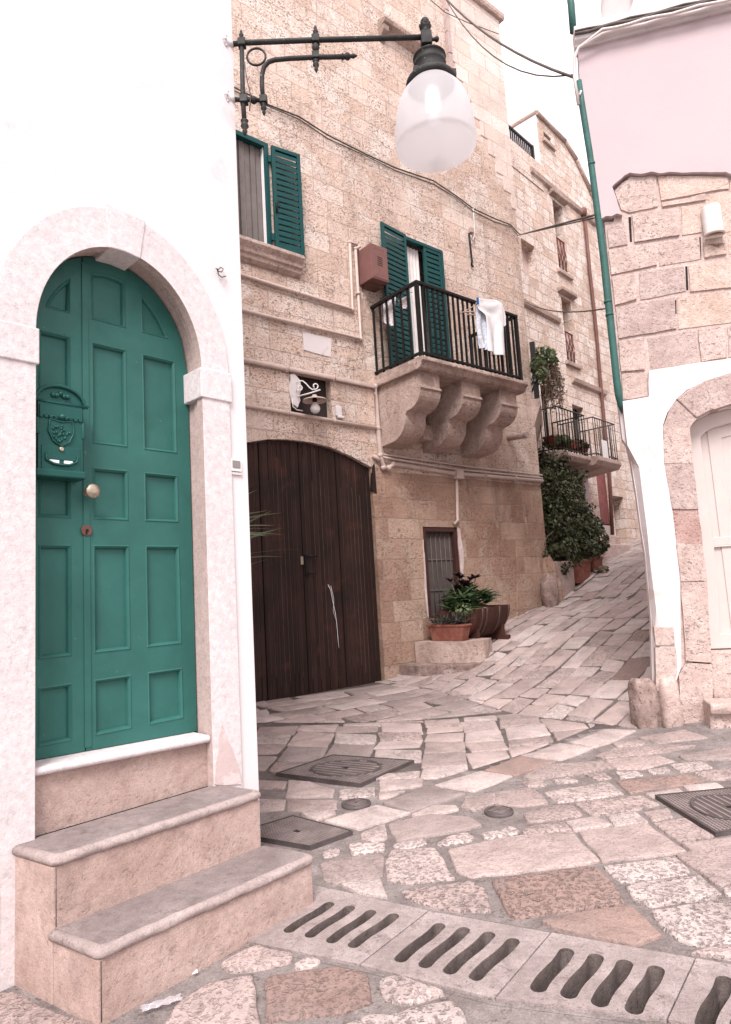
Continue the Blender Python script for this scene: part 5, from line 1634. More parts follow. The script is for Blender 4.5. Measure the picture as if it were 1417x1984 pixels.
# red downpipe
k = MB(); k.tube([D.at(x, y, .06) for x, y in ((1132, 408), (1143, 525), (1155.5, 640), (1163, 730), (1171, 818), (1175, 870), (1181, 920), (1187, 1036))], .045, 10)
k.lathe(D.at(1132, 420, .06), [(.06, 0), (.09, .12), (.09, .2), (.05, .25)], 10)
tag(k.build('drainpipe', M['pipe_red'], None), 'long rust red drainpipe down the rough stone house up the alley', 'drainpipe')

# balconies on the alley house
def iron_balcony(name, pc, pr_, zr_, pslab, off, slabth, matr, spacing, parent, lab=None):
    """pc: px of the front left rail corner, pr_: front right rail corner"""
    u0, zt_ = D.px(*pc, off); u1 = D.px(*pr_, off)[0]
    z0 = D.px(*pslab, off)[1]
    k = MB(); k.prof(D, [(-.1, z0), (off + .05, z0), (off + .06, z0 - slabth * .5), (off - .02, z0 - slabth), (-.1, z0 - slabth - .1)], u0 - .06, u1 + .06)
    o = k.build(name, M['balc'], parent, D, bevel=.015)
    if lab: o['label'] = lab
    k = MB(); r = .016
    for zz in (zt_, z0 + .06): k.tube([D.P(u0, zz, 0), D.P(u0, zz, off), D.P(u1, zz, off), D.P(u1, zz, 0)], r, 6)
    k.build('rail', matr, o, D)
    n = max(3, int((u1 - u0) / spacing)); ns = max(2, int(off / spacing))
    for i in range(n + 1):
        u = u0 + (u1 - u0) * i / n; kk = MB(); kk.tube([D.P(u, z0, off), D.P(u, zt_, off)], .010, 5); kk.build('baluster', matr, o, D)
    for uu in (u0, u1):
        for i in range(ns): kk = MB(); y = off * i / ns; kk.tube([D.P(uu, z0, y), D.P(uu, zt_, y)], .010, 5); kk.build('baluster', matr, o, D)
    return o, u0, u1, z0, zt_
ob1 = iron_balcony('balcony', (1077, 787), (1131, 806), 0, (1082, 872), .75, .16, M['black'], .12, dh)
ob2 = iron_balcony('balcony', (1148, 808), (1190, 823), 0, (1155, 883), .85, .20, M['cast'], .11, dh)
k = MB(); u, z = D.px(1172, 872, .87); k.box(D, u - .13, u + .14, z - .2, z + .22, .868, .882); tag(k.build('notice_board', M['cloth']), 'white board tied to the right iron balcony rail', 'board')
for q, mt, nm in ((w_b0, 'grey_plastic', 'balcony_door'), (w_b1, 'glass_dark', 'balcony_door')):
    o_ = reveal(q, M[mt], nm, -.2)
    k = MB()
    for i in range(4): u = q[0][0] + (q[1][0] - q[0][0]) * i / 3; k.box(D, u - .03, u + .03, q[0][1], q[2][1], -.2, -.17)
    k.build('frame', M['black'], o_, D)
# red door with strips, cream base
o_ = reveal(rd, M['red_door'], 'red_door', -.05)
k = MB()
for i in range(9): u = rd[0][0] + (rd[1][0] - rd[0][0]) * i / 9; k.box(D, u + .02, u + .07, rd[0][1] + .05, rd[2][1], -.05, -.03)
k.build('strip', paint('red_door_strip', (.26, .09, .085), .5, .2), o_, D)
k = MB(); k.box(D, rd[0][0] - .02, rd[1][0] + .02, rd[0][1] - .42, rd[0][1], -.1, .03); k.build('door_base', M['cream'], dh, D, bevel=.01)
o_ = reveal(sdn, M['barrel'], 'side_door', -.34)
k = MB(); 
for i in range(6): k.box(D, sdn[0][0], sdn[1][0], sdn[2][1] - .12 - i * .09, sdn[2][1] - .07 - i * .09, -.34, -.31)
k.build('louvre', M['barrel'], o_, D)
k = MB(); pu_ = D.px(1129, 940)[0]; k.box(D, pu_ - .13, pu_ + .13, .8, D.px(1129, 895)[1], 0, .10); k.build('pilaster', M['plaster_pink'], dh, D, bevel=.02)
# doorsteps
sp_ = thing('door_steps', 'two worn stone steps at the red door up the alley', 'steps', D.at(1190, 1070, .5))
s0 = D.px(1168, 1050, .35); s1 = D.px(1202, 1050, .35); zA = D.px(1185, 1037, .35)[1]
k = MB(); k.box(D, s0[0] - .2, s1[0], 1.2, zA, -.05, .36); k.build('upper_step', M['block'], sp_, D, bevel=.03)
s0 = D.px(1166, 1070, .65); s1 = D.px(1222, 1070, .65); zB = D.px(1195, 1054, .65)[1]
k = MB(); k.box(D, s0[0] - .3, s1[0], 1.0, zB, -.05, .66); k.build('lower_step', M['block'], sp_, D, bevel=.03)
# small camera-like lamp on the far skyline
k = MB(); q = D.P(D.px(1136, 340)[0] + .6, D.px(1136, 340)[1], .3)
k.lathe(q, [(.20, 0), (.20, .05), (.12, .12), (.03, .15)], 14); k.tube([q + Vector((0, 0, .12)), q + D.d * .8 + Vector((0, 0, .1))], .03, 6)
tag(k.build('lantern', M['white_metal']), 'tiny white lantern on the skyline left of the green drainpipe', 'lamp')
# the end balcony against the stone house corner, seen edge on
eb = thing('balcony_railing', 'black iron railing panel on a stone bracket at the tall house corner, seen edge on', 'railing', B.P(UR + .3, 4, -.3))
q_t, q_b = B.at(1034, 665, -.15), B.at(1046, 775, -.15)
BB = Fac(16, B.P(UR + .10, 0, .03))
zt_b, zb_b = B.px(1034, 664)[1] - .05, B.px(1045, 775)[1] - .02
k = MB(); k.box(BB, -.10, 1.6, zt_b - .06, zt_b, -.03, .03); k.box(BB, -.12, -.02, zb_b, zt_b, -.05, .05); k.box(BB, -.05, 1.6, zb_b + .05, zb_b + .10, -.02, .02)
eo = k.build('rail', M['black'], eb, BB)
for i in range(14): kk = MB(); u = .02 + i * .115; kk.box(BB, u - .012, u + .012, zb_b + .1, zt_b - .06, -.012, .012); kk.build('baluster', M['black'], eb, BB)
k = MB(); k.prof(BB, [(-.5, zb_b), (.06, zb_b), (.06, zb_b - .12), (-.1, zb_b - .55), (-.5, zb_b - .6)], -.12, 1.6); k.build('stone_bracket', M['balc'], eb, BB, bevel=.02)


# =================================================================== GROUND
def inpoly(p, poly):
    c = False; n = len(poly)
    for i in range(n):
        a, b = poly[i], poly[i - 1]
        if (a[1] > p[1]) != (b[1] > p[1]) and p[0] < (b[0] - a[0]) * (p[1] - a[1]) / (b[1] - a[1]) + a[0]: c = not c
    return c
# the drain strip
top_l, top_r = gp(607, 1717), gp(1349, 1861)
sv = Vector((top_r.x - top_l.x, top_r.y - top_l.y, 0)); svn = sv.normalized()
seam_t = [gp(607, 1717), gp(832, 1767.5), gp(1069, 1810), gp(1349, 1860.5)]
seam_b = [gp(478, 1828), gp(697, 1873), gp(959, 1939), gp(1293, 1981)]
lt = (seam_t[3] - seam_t[2]); lb_ = (seam_b[2] - seam_b[1])
for i in range(2): seam_t.append(seam_t[-1] + lt); seam_b.append(seam_b[-1] + Vector((lb_.x, lb_.y, 0)))
for i in (1, 2): pass
strip = [(p.x, p.y) for p in seam_t] + [(p.x, p.y) for p in seam_b[::-1]]
cen = Vector((sum(p[0] for p in strip) / len(strip), sum(p[1] for p in strip) / len(strip)))
acr = Vector((svn.y, -svn.x))
strip_in = inset(strip, .018)
def lin(a, b, step):
    n = max(1, int(round((b - a) / step))); return [a + (b - a) * i / n for i in range(n)]
xs = lin(-60, -8, 4) + lin(-8, -1.2, .4) + lin(-1.2, 2.6, .035) + lin(2.6, 10, .4) + lin(10, 80, 5) + [80]
ys = lin(-40, 0, 3) + lin(0, 1.4, .2) + lin(1.4, 3.6, .035) + lin(3.6, 8, .1) + lin(8, 20, .4) + lin(20, 110, 6) + [110]
k = MB()
idx = {}
vs = []
for j, y in enumerate(ys):
    for i, x in enumerate(xs):
        idx[i, j] = len(vs); vs.append(Vector((x, y, gz(x, y) - .004)))
fs = []
for j in range(len(ys) - 1):
    for i in range(len(xs) - 1):
        c4 = [(xs[i], ys[j]), (xs[i + 1], ys[j]), (xs[i + 1], ys[j + 1]), (xs[i], ys[j + 1])]
        if -1.3 < xs[i] < 2.7 and 1.3 < ys[j] < 3.7 and inpoly(((c4[0][0] + c4[2][0]) / 2, (c4[0][1] + c4[2][1]) / 2), strip_in): continue
        fs.append((idx[i, j], idx[i + 1, j], idx[i + 1, j + 1], idx[i, j + 1]))
cem = [(p.x, p.y) for p in (gp(440, 1513), gp(738, 1513), gp(932, 1493), gp(1008, 1464), gp(1170, 1408), gp(1417, 1395))] + [(8, 5.5), (8, -3), (-4, -3), (-4, 4)]
for f in fs:
    c = (vs[f[0]] + vs[f[2]]) / 2
    k.add([], [f], True, 0 if inpoly((c.x, c.y), cem) else 1)
k.v = vs
struct(k.build('ground', [M['ground'], M['joint']], base=Vector((0, 0, 0))), 'grey cement bed of the paved street')
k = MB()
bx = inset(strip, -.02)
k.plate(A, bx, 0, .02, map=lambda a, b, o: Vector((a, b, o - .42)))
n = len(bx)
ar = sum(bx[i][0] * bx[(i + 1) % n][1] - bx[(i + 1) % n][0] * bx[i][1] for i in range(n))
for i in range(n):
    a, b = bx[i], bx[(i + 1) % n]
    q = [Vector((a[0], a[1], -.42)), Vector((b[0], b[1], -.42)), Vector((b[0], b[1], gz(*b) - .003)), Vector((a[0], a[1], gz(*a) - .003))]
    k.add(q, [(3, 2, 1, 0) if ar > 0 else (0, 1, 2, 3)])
struct(k.build('drain_channel', paint('shaded_channel', (.06, .048, .044), .7, .3), base=Vector((0, 0, 0))), 'dark channel under the drain stones')  # near-black colour stands in for the shade down in the channel

# drain stones with slots
SLT = [[((637, 1757), (562, 1805)), ((677, 1764), (603, 1814.5)), ((718, 1773), (645, 1825)), ((762, 1780), (687, 1834))],
       [((851, 1799), (778, 1861)), ((898, 1807), (825, 1872)), ((947, 1816), (873, 1884)), ((994, 1829), (923, 1896))],
       [((1098, 1850), (1044, 1918)), ((1155, 1861), (1103, 1930)), ((1211, 1873), (1163, 1946)), ((1272, 1885), (1229, 1960))],
       [((1405, 1906), (1366, 1990)), ((1470, 1922), (1432, 2004)), ((1535, 1936), (1500, 2018))]]
dg = 'slotted drain stones across the foreground'
labs = ['slotted drain stone against the lower pink step, leftmost of the row', 'slotted drain stone second from the steps, with four wavy slots', 'slotted drain stone with dark tool marks beside its right slot', 'slotted drain stone at the right edge of the picture, with dark scratches']
for i in range(4):
    a, b = seam_t[i], seam_t[i + 1]; c, d = seam_b[i + 1], seam_b[i]
    loop = inset([(p.x, p.y) for p in (d, c, b, a)], .003)
    holes = []
    for (t, bt) in SLT[i]:
        p, q = gp(*t), gp(*bt)
        p, q = Vector((p.x, p.y)), Vector((q.x, q.y))
        ax = (q - p); Ls_ = ax.length; ax.normalize(); nx = Vector((-ax.y, ax.x))
        w = .0285 if i < 2 else .031
        h = []
        for s in range(9):
            an = math.pi * s / 8; v = p + nx * (w * math.cos(an)) - ax * (w * math.sin(an)); h.append((v.x, v.y))
        bend = .0045
        for s in range(1, 6): v = p + ax * (Ls_ * s / 6) - nx * w + nx * bend * math.sin(s * 1.05) ; h.append((v.x, v.y))
        for s in range(9):
            an = math.pi * s / 8; v = q - nx * (w * math.cos(an)) + ax * (w * math.sin(an)); h.append((v.x, v.y))
        for s in range(5, 0, -1): v = p + ax * (Ls_ * s / 6) + nx * w + nx * bend * math.sin(s * 1.05); h.append((v.x, v.y))
        holes.append(h)
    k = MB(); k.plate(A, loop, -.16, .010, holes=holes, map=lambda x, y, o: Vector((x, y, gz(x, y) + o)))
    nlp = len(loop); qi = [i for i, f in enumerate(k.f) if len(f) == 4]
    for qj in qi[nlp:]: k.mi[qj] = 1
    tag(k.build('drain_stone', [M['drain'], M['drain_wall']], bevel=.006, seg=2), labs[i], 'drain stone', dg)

# ---------------- manhole covers
mh = {}
def manhole(pxq, label, name, ring=True, rows=24):
    P4 = [gp(*p, .019) for p in pxq]
    n0 = sum((p for p in P4), Vector()) / 4
    t = thing(name, label, 'manhole cover', n0)
    def S(a, b, dz): 
        q = P4[0].lerp(P4[1], a).lerp(P4[3].lerp(P4[2], a), b); return q + Vector((0, 0, dz))
    k = MB()
    def pb(a0, a1, b0, b1, z0, z1): k.hexa([S(a, b, z) for z in (z0, z1) for (a, b) in ((a0, b0), (a1, b0), (a1, b1), (a0, b1))])
    pb(0, 1, 0, 1, -.03, .0)
    pl_ = k.build('plate', M['cast'], t)
    k = MB()
    e = .012
    for q in ((0, 1, 0, e), (0, 1, 1 - e, 1), (0, e, e, 1 - e), (1 - e, 1, e, 1 - e)): pb(*q, -.002, .006)
    k.build('frame', M['cast'], t)
    k = MB()
    for i in range(rows):
        for j in range(rows):
            a, b = (i + .5) / rows * .94 + .03, (j + .5) / rows * .94 + .03
            r = math.hypot(a - .5, b - .5)
            if ring and .325 < r < .37: continue
            if ring and r < .325 and j % 2: continue
            if (abs(a - .5) < .06 and abs(b - .5) < .03): continue
            s = .32 / rows
            if ring and r < .325: pb(a - s * 1.4, a + s * 1.4, b - s * .9, b + s * .9, -.001, .0035)
            else: pb(a - s, a + s, b - s, b + s, -.001, .0035)
    k.build('tread_studs', M['cast_stud'], pl_)['kind'] = 'stuff'
    if ring:
        k = MB(); k.tube([S(.5 + .345 * math.cos(x), .5 + .345 * math.sin(x), .002) for x in [2 * math.pi * i / 40 for i in range(40)]], .006, 6, closed=True)
        k.build('ring', M['cast'], pl_)
    k = MB(); k.lathe(S(.5, .5, -.001), [(.022, 0), (.022, .0015)], 12); k.build('lift_hole', M['dark'], pl_)
    return [(p.x, p.y) for p in P4]
M['cast_stud'] = paint('worn_iron_studs', (.27, .225, .215), .5, .3, metal=.3)
ex = []
ex.append(manhole([(535, 1503), (700, 1525), (803, 1478), (645, 1467)], 'square iron manhole cover with a ribbed round lid in front of the garage', 'manhole_cover', True, 22))
ex.append(manhole([(455, 1621), (602, 1647), (684, 1617), (568, 1586)], 'square iron manhole cover half hidden behind the pink steps', 'manhole_cover', False, 20))
ex.append(manhole([(1270, 1547), (1387, 1621), (1580, 1592), (1440, 1530)], 'large square iron manhole cover with round lid at the right edge of the picture', 'manhole_cover', True, 26))
def roundcap(x, y, r, label):
    q = gp(x, y, .012); t = thing('valve_cap', label, 'valve cap', q)
    k = MB(); k.lathe(q, [(r, -.03), (r, .002), (r * .93, .004), (r * .88, -.001), (r * .78, -.001), (r * .76, .003), (.001, .004)], 30); p = k.build('cap', M['cast'], t)
    k = MB()
    for i in range(5):
        k.box(Fac(43, (q.x, q.y)), -.05 + i * .024, -.04 + i * .024, q.z + .003, q.z + .0065, -.05, .05)
    k.build('rib', M['cast_stud'], p)
    k = MB(); k.lathe(q + Vector((0, 0, .003)), [(.014, 0), (.014, .003)], 10); k.build('key_hole', M['dark'], p)
roundcap(690.5, 1559, .105, 'small round iron valve cap near the ribbed manhole cover')
roundcap(967, 1574, .095, 'small round iron valve cap alone in the middle of the paving')

# ---------------- flagstones
SB = MB()
rs = random.Random(11)
def resample(loop, step):
    out = []
    for i in range(len(loop)):
        a, b = Vector(loop[i]), Vector(loop[(i + 1) % len(loop)])
        n = max(1, int((b - a).length / step))
        for s in range(n): out.append(a.lerp(b, s / n))
    return out
def chaikin(pts):
    out = []
    for i in range(len(pts)):
        a, b = pts[i], pts[(i + 1) % len(pts)]
        out += [a.lerp(b, .15), a.lerp(b, .85)]
    return out
nsl = 0
TRANGE = (.08, .82)
def slab(loop, tone=None, pit=None, step=.045, amp=.010, gap=.008, up=.0):
    """one paving stone from its outline on the ground"""
    global nsl
    ar = sum(loop[i][0] * loop[(i + 1) % len(loop)][1] - loop[(i + 1) % len(loop)][0] * loop[i][1] for i in range(len(loop))) / 2
    if abs(ar) < .004: return
    if ar < 0: loop = loop[::-1]
    nsl += 1
    loop = inset(loop, gap)
    pts = resample(loop, step)
    if len(pts) < 3: return
    s0 = rs.random() * 50
    pts = [p + Vector(noise.noise_vector(Vector((p.x * 9 + s0, p.y * 9, s0)))[:2]) * amp for p in pts]
    pts = chaikin(pts)
    n = len(pts)
    cx = sum(p.x for p in pts) / n; cy = sum(p.y for p in pts) / n
    tl = (rs.uniform(-.006, .006), rs.uniform(-.006, .006)); hh = .006 + rs.random() * .009 + up
    T = (tone if tone is not None else min(1, max(0, min(.79, rs.uniform(*TRANGE)) + (rs.random() < .05) * .22)), pit if pit is not None else (rs.random() ** 2.2), rs.random())
    def z(p, h): return gz(p.x, p.y) + h + (p.x - cx) * tl[0] + (p.y - cy) * tl[1]
    r0 = [Vector((p.x, p.y, z(p, -.03))) for p in pts]
    r1 = [Vector((p.x, p.y, z(p, hh - .007))) for p in pts]
    def ins(f, d): 
        out = []
        for p in pts:
            v = Vector((cx, cy)) - p; L_ = v.length
            q = p + v * min(.35, d / max(L_, .01)); out.append(Vector((q.x, q.y, z(q, f))))
        return out
    r2 = ins(hh - .002, .005); r3 = ins(hh, .014)
    base = len(SB.v)
    vs = r0 + r1 + r2 + r3 + [Vector((cx, cy, z(Vector((cx, cy)), hh)))]
    fs = []
    for r in range(3):
        for i in range(n): j = (i + 1) % n; fs.append((r * n + i, r * n + j, (r + 1) * n + j, (r + 1) * n + i))
    SB.add(vs, fs + [(3 * n + i, 3 * n + (i + 1) % n, 4 * n) for i in range(n)], smooth=True, tone=T)
def pxs(pts): return [(lambda q: (q.x, q.y))(gp(*p)) for p in pts]
TR = [
 (.50, .25, [(868, 1650), (940, 1632), (1030, 1618), (1112, 1614), (1128, 1636), (1164, 1671), (1075, 1683), (985, 1694), (915, 1700), (888, 1690), (876, 1668)]),
 (.42, .2, [(1122, 1614), (1253, 1597), (1268, 1609), (1332, 1651), (1172, 1672), (1155, 1653), (1132, 1629)]),
 (.62, .2, [(1097, 1594), (1155, 1584), (1187, 1600), (1113, 1612)]),
 (.72, .5, [(1176, 1582), (1231, 1575), (1256, 1594), (1191, 1602)]),
 (.40, .4, [(1248, 1575), (1293, 1567), (1307, 1584), (1263, 1592)]),
 (.38, .5, [(1268, 1597), (1327, 1587), (1384, 1622), (1317, 1632)]),
 (.35, .2, [(1320, 1636), (1425, 1624), (1440, 1640), (1341, 1651)]),
 (.40, .35, [(1312, 1659), (1341, 1653), (1430, 1641), (1500, 1700), (1391, 1718)]),
 (.73, 1.0, [(1166, 1679), (1307, 1658.5), (1339, 1687), (1337, 1695), (1203, 1712), (1182, 1697)]),
 (.73, 1.0, [(1206, 1716), (1357, 1699), (1406, 1739), (1260, 1759), (1226, 1744)]),
 (.72, 1.0, [(1256, 1766), (1401, 1744), (1480, 1765), (1480, 1838), (1344, 1835), (1310, 1822), (1280, 1798)]),
 (.70, .8, [(1401, 1724), (1480, 1713), (1500, 1750), (1410, 1737)]),
 (.90, .95, [(952, 1708), (1030, 1697), (1090, 1687), (1155, 1681), (1190, 1713), (1214, 1753), (1108, 1768), (1004, 1783), (987, 1778), (964, 1738)]),
 (.86, .12, [(1048, 1788), (1139, 1768), (1226, 1758), (1240, 1775), (1285, 1815), (1229, 1834), (1159, 1818), (1075, 1800)]),
 (.55, .6, [(1337, 1850), (1417, 1832), (1500, 1838), (1500, 1872), (1400, 1858)]),
 (.60, .8, [(758, 1648), (842, 1643), (856, 1660), (864, 1677), (881, 1704), (795, 1713), (751, 1708), (748, 1674)]),
 (.70, .3, [(660, 1716), (737, 1703), (751, 1741), (690, 1730)]),
 (.22, .3, [(622, 1674), (649, 1665), (731, 1654), (744, 1660), (742, 1698), (656, 1712), (628, 1708)]),
 (.30, 1.0, [(775, 1728), (917, 1706), (944, 1725), (954, 1770), (886, 1769), (819, 1755), (785, 1742)]),
 (.92, .55, [(514, 1904), (527, 1894), (649, 1875), (697, 1882), (714, 1892), (722, 1945), (670, 1962), (561, 1977), (517, 1979)]),
 (.62, .7, [(737, 1901), (771, 1891), (853, 1919), (859, 1928), (785, 1947), (751, 1941), (741, 1925)]),
 (.68, .9, [(630, 2005), (717, 1968), (768, 1966), (805, 1950), (880, 1942), (903, 1965), (915, 2010), (800, 2040), (650, 2040)]),
 (.48, .5, [(470, 1845), (500, 1834), (565, 1853), (561, 1867), (514, 1879), (440, 1886), (430, 1872)]),
 (.62, .5, [(571, 1870), (595, 1855), (622, 1864), (615, 1874), (578, 1877)]),
 (.50, .6, [(345, 1950), (400, 1908), (485, 1893), (496, 1920), (500, 1984), (505, 2010), (380, 2015), (320, 1990)]),
 (.32, .6, [(-60, 1925), (25, 1925), (110, 1965), (195, 1992), (190, 2030), (-60, 2030)]),
 (.74, 1.0, [(671, 1638), (697, 1635), (747, 1635), (747, 1652), (683, 1658)]),
 (.70, 1.0, [(758, 1638), (785, 1630), (822, 1626), (832, 1635), (798, 1645), (768, 1647)]),
 (.68, 1.0, [(845, 1637), (870, 1621), (905, 1613), (922, 1623), (914, 1631), (853, 1641)]),
 (.70, 1.0, [(930, 1618), (996, 1603), (1010, 1615), (1000, 1620), (940, 1628)]),
 (.45, .8, [(1012, 1612), (1031, 1599), (1093, 1594), (1108, 1609), (1020, 1616)]),
 (.66, .9, [(622, 1653), (643, 1643), (663, 1645), (659, 1657), (625, 1664)]),
 (.20, .1, [(752, 1600), (833, 1580), (915, 1588), (935, 1602), (895, 1612), (768, 1632)]),
 (.60, .5, [(700, 1617), (746, 1598), (750, 1626), (730, 1634), (702, 1629)]),
 (.70, .15, [(629, 1591), (731, 1562), (795, 1577), (697, 1609)]),
 (.10, .1, [(741, 1557), (839, 1525), (902, 1540), (798, 1575)]),
 (.68, .15, [(843, 1523), (933, 1496), (994, 1505), (940, 1527), (918, 1535)]),
 (.88, .1, [(938, 1494), (1009, 1467), (1078, 1478), (1002, 1504)]),
 (.62, .1, [(1011, 1466), (1085, 1442), (1150, 1451), (1085, 1474)]),
 (.64, .15, [(1105, 1440), (1125, 1434), (1172, 1414), (1233, 1416), (1182, 1441), (1152, 1449)]),
 (.30, .5, [(1014, 1508), (1051, 1484), (1169, 1476), (1192, 1489), (1122, 1501), (1031, 1511)]),
 (.45, .4, [(1172, 1474), (1277, 1464), (1307, 1476), (1243, 1491), (1196, 1491)]),
 (.55, .5, [(1186, 1442), (1219, 1434), (1253, 1439), (1243, 1447), (1196, 1449)]),
 (.35, .5, [(1155, 1467), (1189, 1452), (1327, 1446), (1350, 1446), (1280, 1460), (1176, 1472)]),
 (.30, .4, [(1236, 1430), (1327, 1414), (1374, 1430), (1277, 1441)]),
 (.15, .3, [(1315, 1466), (1420, 1448), (1470, 1460), (1420, 1472), (1330, 1474)]),
 (.70, .7, [(1298, 1483), (1357, 1476), (1381, 1488), (1320, 1497)]),
 (.74, .9, [(1253, 1493), (1293, 1486), (1305, 1496), (1263, 1501)]),
 (.74, .9, [(1191, 1496), (1233, 1493), (1250, 1503), (1203, 1510)]),
 (.85, .5, [(1196, 1515), (1327, 1501), (1367, 1514), (1317, 1524), (1219, 1538)]),
 (.66, .2, [(1250, 1538), (1317, 1528), (1327, 1537), (1266, 1546)]),
 (.72, .15, [(1324, 1525), (1388, 1518), (1404, 1528), (1337, 1535)]),
 (.50, .6, [(1345, 1500), (1430, 1489), (1450, 1512), (1374, 1511)]),
 (.62, .8, [(1054, 1536), (1176, 1515), (1189, 1523), (1209, 1539), (1142, 1549), (1081, 1556)]),
 (.50, .8, [(1115, 1558), (1142, 1553), (1243, 1543), (1278, 1560), (1236, 1571), (1145, 1581)]),
 (.30, .6, [(1014, 1578), (1075, 1562), (1113, 1563), (1130, 1582), (1075, 1590), (1021, 1595)]),
 (.28, .4, [(940, 1541), (1024, 1528), (1049, 1541), (1064, 1558), (1010, 1564), (938, 1558)]),
 (.68, .9, [(1068, 1513), (1102, 1506), (1128, 1515), (1078, 1521)]),
 (.40, .9, [(1132, 1502), (1172, 1498), (1189, 1509), (1155, 1513)]),
 (.40, .9, [(1011, 1518), (1051, 1510), (1062, 1523), (1021, 1526)]),
 (.45, .4, [(905, 1548), (960, 1540), (960, 1560), (920, 1572), (895, 1566)]),
 (.62, .2, [(797, 1581), (839, 1563), (883, 1563), (890, 1571), (819, 1584)]),
 (.55, .2, [(561, 1514), (599, 1517), (649, 1532), (646, 1545), (553, 1547)]),
 (.75, .9, [(656, 1535), (670, 1531), (727, 1527), (729, 1543), (690, 1550), (656, 1549)]),
 (.35, .3, [(556, 1550), (653, 1552), (654, 1567), (629, 1574), (558, 1572)]),
 (.62, .3, [(585, 1575), (649, 1573), (652, 1579), (615, 1591), (585, 1579)]),
 (.55, .3, [(500, 1550), (553, 1552), (549, 1570), (500, 1574)]),
 (.40, .3, [(470, 1513), (558, 1516), (549, 1530), (470, 1530)]),
 (.60, .2, [(737, 1515), (819, 1510), (819, 1524), (736, 1534)]),
 (.55, .2, [(734, 1537), (785, 1534), (751, 1547), (734, 1548)]),
]
for t, p, q in TR: slab(pxs(q), t, p, amp=.012, step=.05, gap=(.004 if p > .85 else -.003))
def clip(poly, conv):
    out = [Vector(p) for p in poly]
    n = len(conv)
    ar = sum(conv[i][0] * conv[(i + 1) % n][1] - conv[(i + 1) % n][0] * conv[i][1] for i in range(n))
    cv_ = conv if ar > 0 else conv[::-1]
    for i in range(n):
        a, b = Vector(cv_[i]), Vector(cv_[(i + 1) % n]); e = b - a
        sd_ = lambda p: e.x * (p.y - a.y) - e.y * (p.x - a.x)
        res = []
        for j in range(len(out)):
            p, q = out[j], out[(j + 1) % len(out)]
            sp, sq_ = sd_(p), sd_(q)
            if sp >= 0: res.append(p)
            if (sp >= 0) != (sq_ >= 0): res.append(p.lerp(q, sp / (sp - sq_)))
        out = res
        if len(out) < 3: return []
    return [(p.x, p.y) for p in out]
def rowzone(conv, bear, wmin, wmax, lmin, lmax, seed, step=.06, amp=.010, gap=.007, tone=None, skew=0.0, avoid=()):
    """rows of stones along one bearing, cut to a convex piece of ground"""
    r = random.Random(seed); b = R(bear)
    d = Vector((math.sin(b), math.cos(b))); nn = Vector((d.y, -d.x))
    S_ = [Vector(p).dot(d) for p in conv]; T_ = [Vector(p).dot(nn) for p in conv]
    t = min(T_) - r.random() * wmax
    while t < max(T_):
        w = r.uniform(wmin, wmax); s = min(S_) - r.random() * lmax
        sk = r.uniform(-.05, .05)
        while s < max(S_):
            l = r.uniform(lmin, lmax) * (1 if r.random() < .75 else .62); j = [r.uniform(-.035, .035) for _ in range(4)]; sk = r.uniform(-.09, .09)
            f = lambda ss, tt: d * (ss + skew * (tt - t)) + nn * (tt + .03 * math.sin(ss * .9 + seed))
            q = [f(s, t + j[0]), f(s + l, t + j[1]), f(s + l + sk, t + w + j[1] * .5), f(s + sk, t + w + j[0] * .5)]
            q = clip([(p.x, p.y) for p in q], conv)
            if q:
                cx = sum(p[0] for p in q) / len(q); cy = sum(p[1] for p in q) / len(q)
                if not any(inpoly((cx, cy), e) for e in avoid):
                    slab(q, tone, None, step, amp, gap)
            s += l
        t += w
E1 = pxs([(735, 1512), (500, 1511)])
Z1 = pxs([(440, 1412), (761, 1399), (1000, 1384), (1166, 1406), (1008, 1463), (838, 1517), (735, 1513), (440, 1512)])
rowzone(Z1, 7, .36, .47, .32, .52, 3, gap=.012, avoid=[inset(ex[0], .05)])
Z3 = pxs([(420, 1372), (497, 1361), (748, 1322), (838, 1337), (1000, 1384), (761, 1399), (440, 1412)])
rowzone(Z3, 56, .26, .38, .42, .8, 8, gap=.012)
TRANGE = (.26, .80)
al = pxs([(838, 1337), (1000, 1384), (1166, 1406), (1245, 1412), (1330, 1400)])
far1, far2, far3, far4 = (10.5, 21.5), (14, 20), (6.5, 10.0), (1.6, 11.2)
rowzone([al[0], al[1], al[3], (3.6, 6.4), (9, 11.3), (16, 20), (9.5, 22), (2.6, 13.4), (.9, 10.8)], 43, .21, .34, .36, .80, 21, step=.08, amp=.014, gap=.011)
rowzone([tuple(B.P(-.15, 0, -.05)[:2]), tuple(B.P(1.7, 0, -.05)[:2]), al[0], tuple(gp(742, 1324)[:2])], 60, .24, .34, .4, .7, 23)
# off to the right and behind the viewer
rowzone([(2.75, 3.0), (7, 2.0), (7, 5.4), (3.4, 5.95), (2.75, 4.9)], 60, .4, .6, .5, .9, 31, step=.12)
rowzone([(-2.6, .6), (3.2, .3), (2.6, 2.0), (1.2, 2.30), (-.3, 2.4), (-1.2, 2.45), (-2.4, 2.4)], 110, .4, .6, .5, .9, 33, step=.12)
rowzone([(-4, -3), (7, -3), (7, 1.9), (2.8, 2.2), (3.25, .25), (-4, .5)], 110, .5, .7, .6, 1.0, 35, step=.2)
struct(SB.build('paving', M['slab'], base=Vector((0, 0, 0))), 'pinkish worn limestone flagstones of the street')
print('slabs', nsl, len(SB.v))

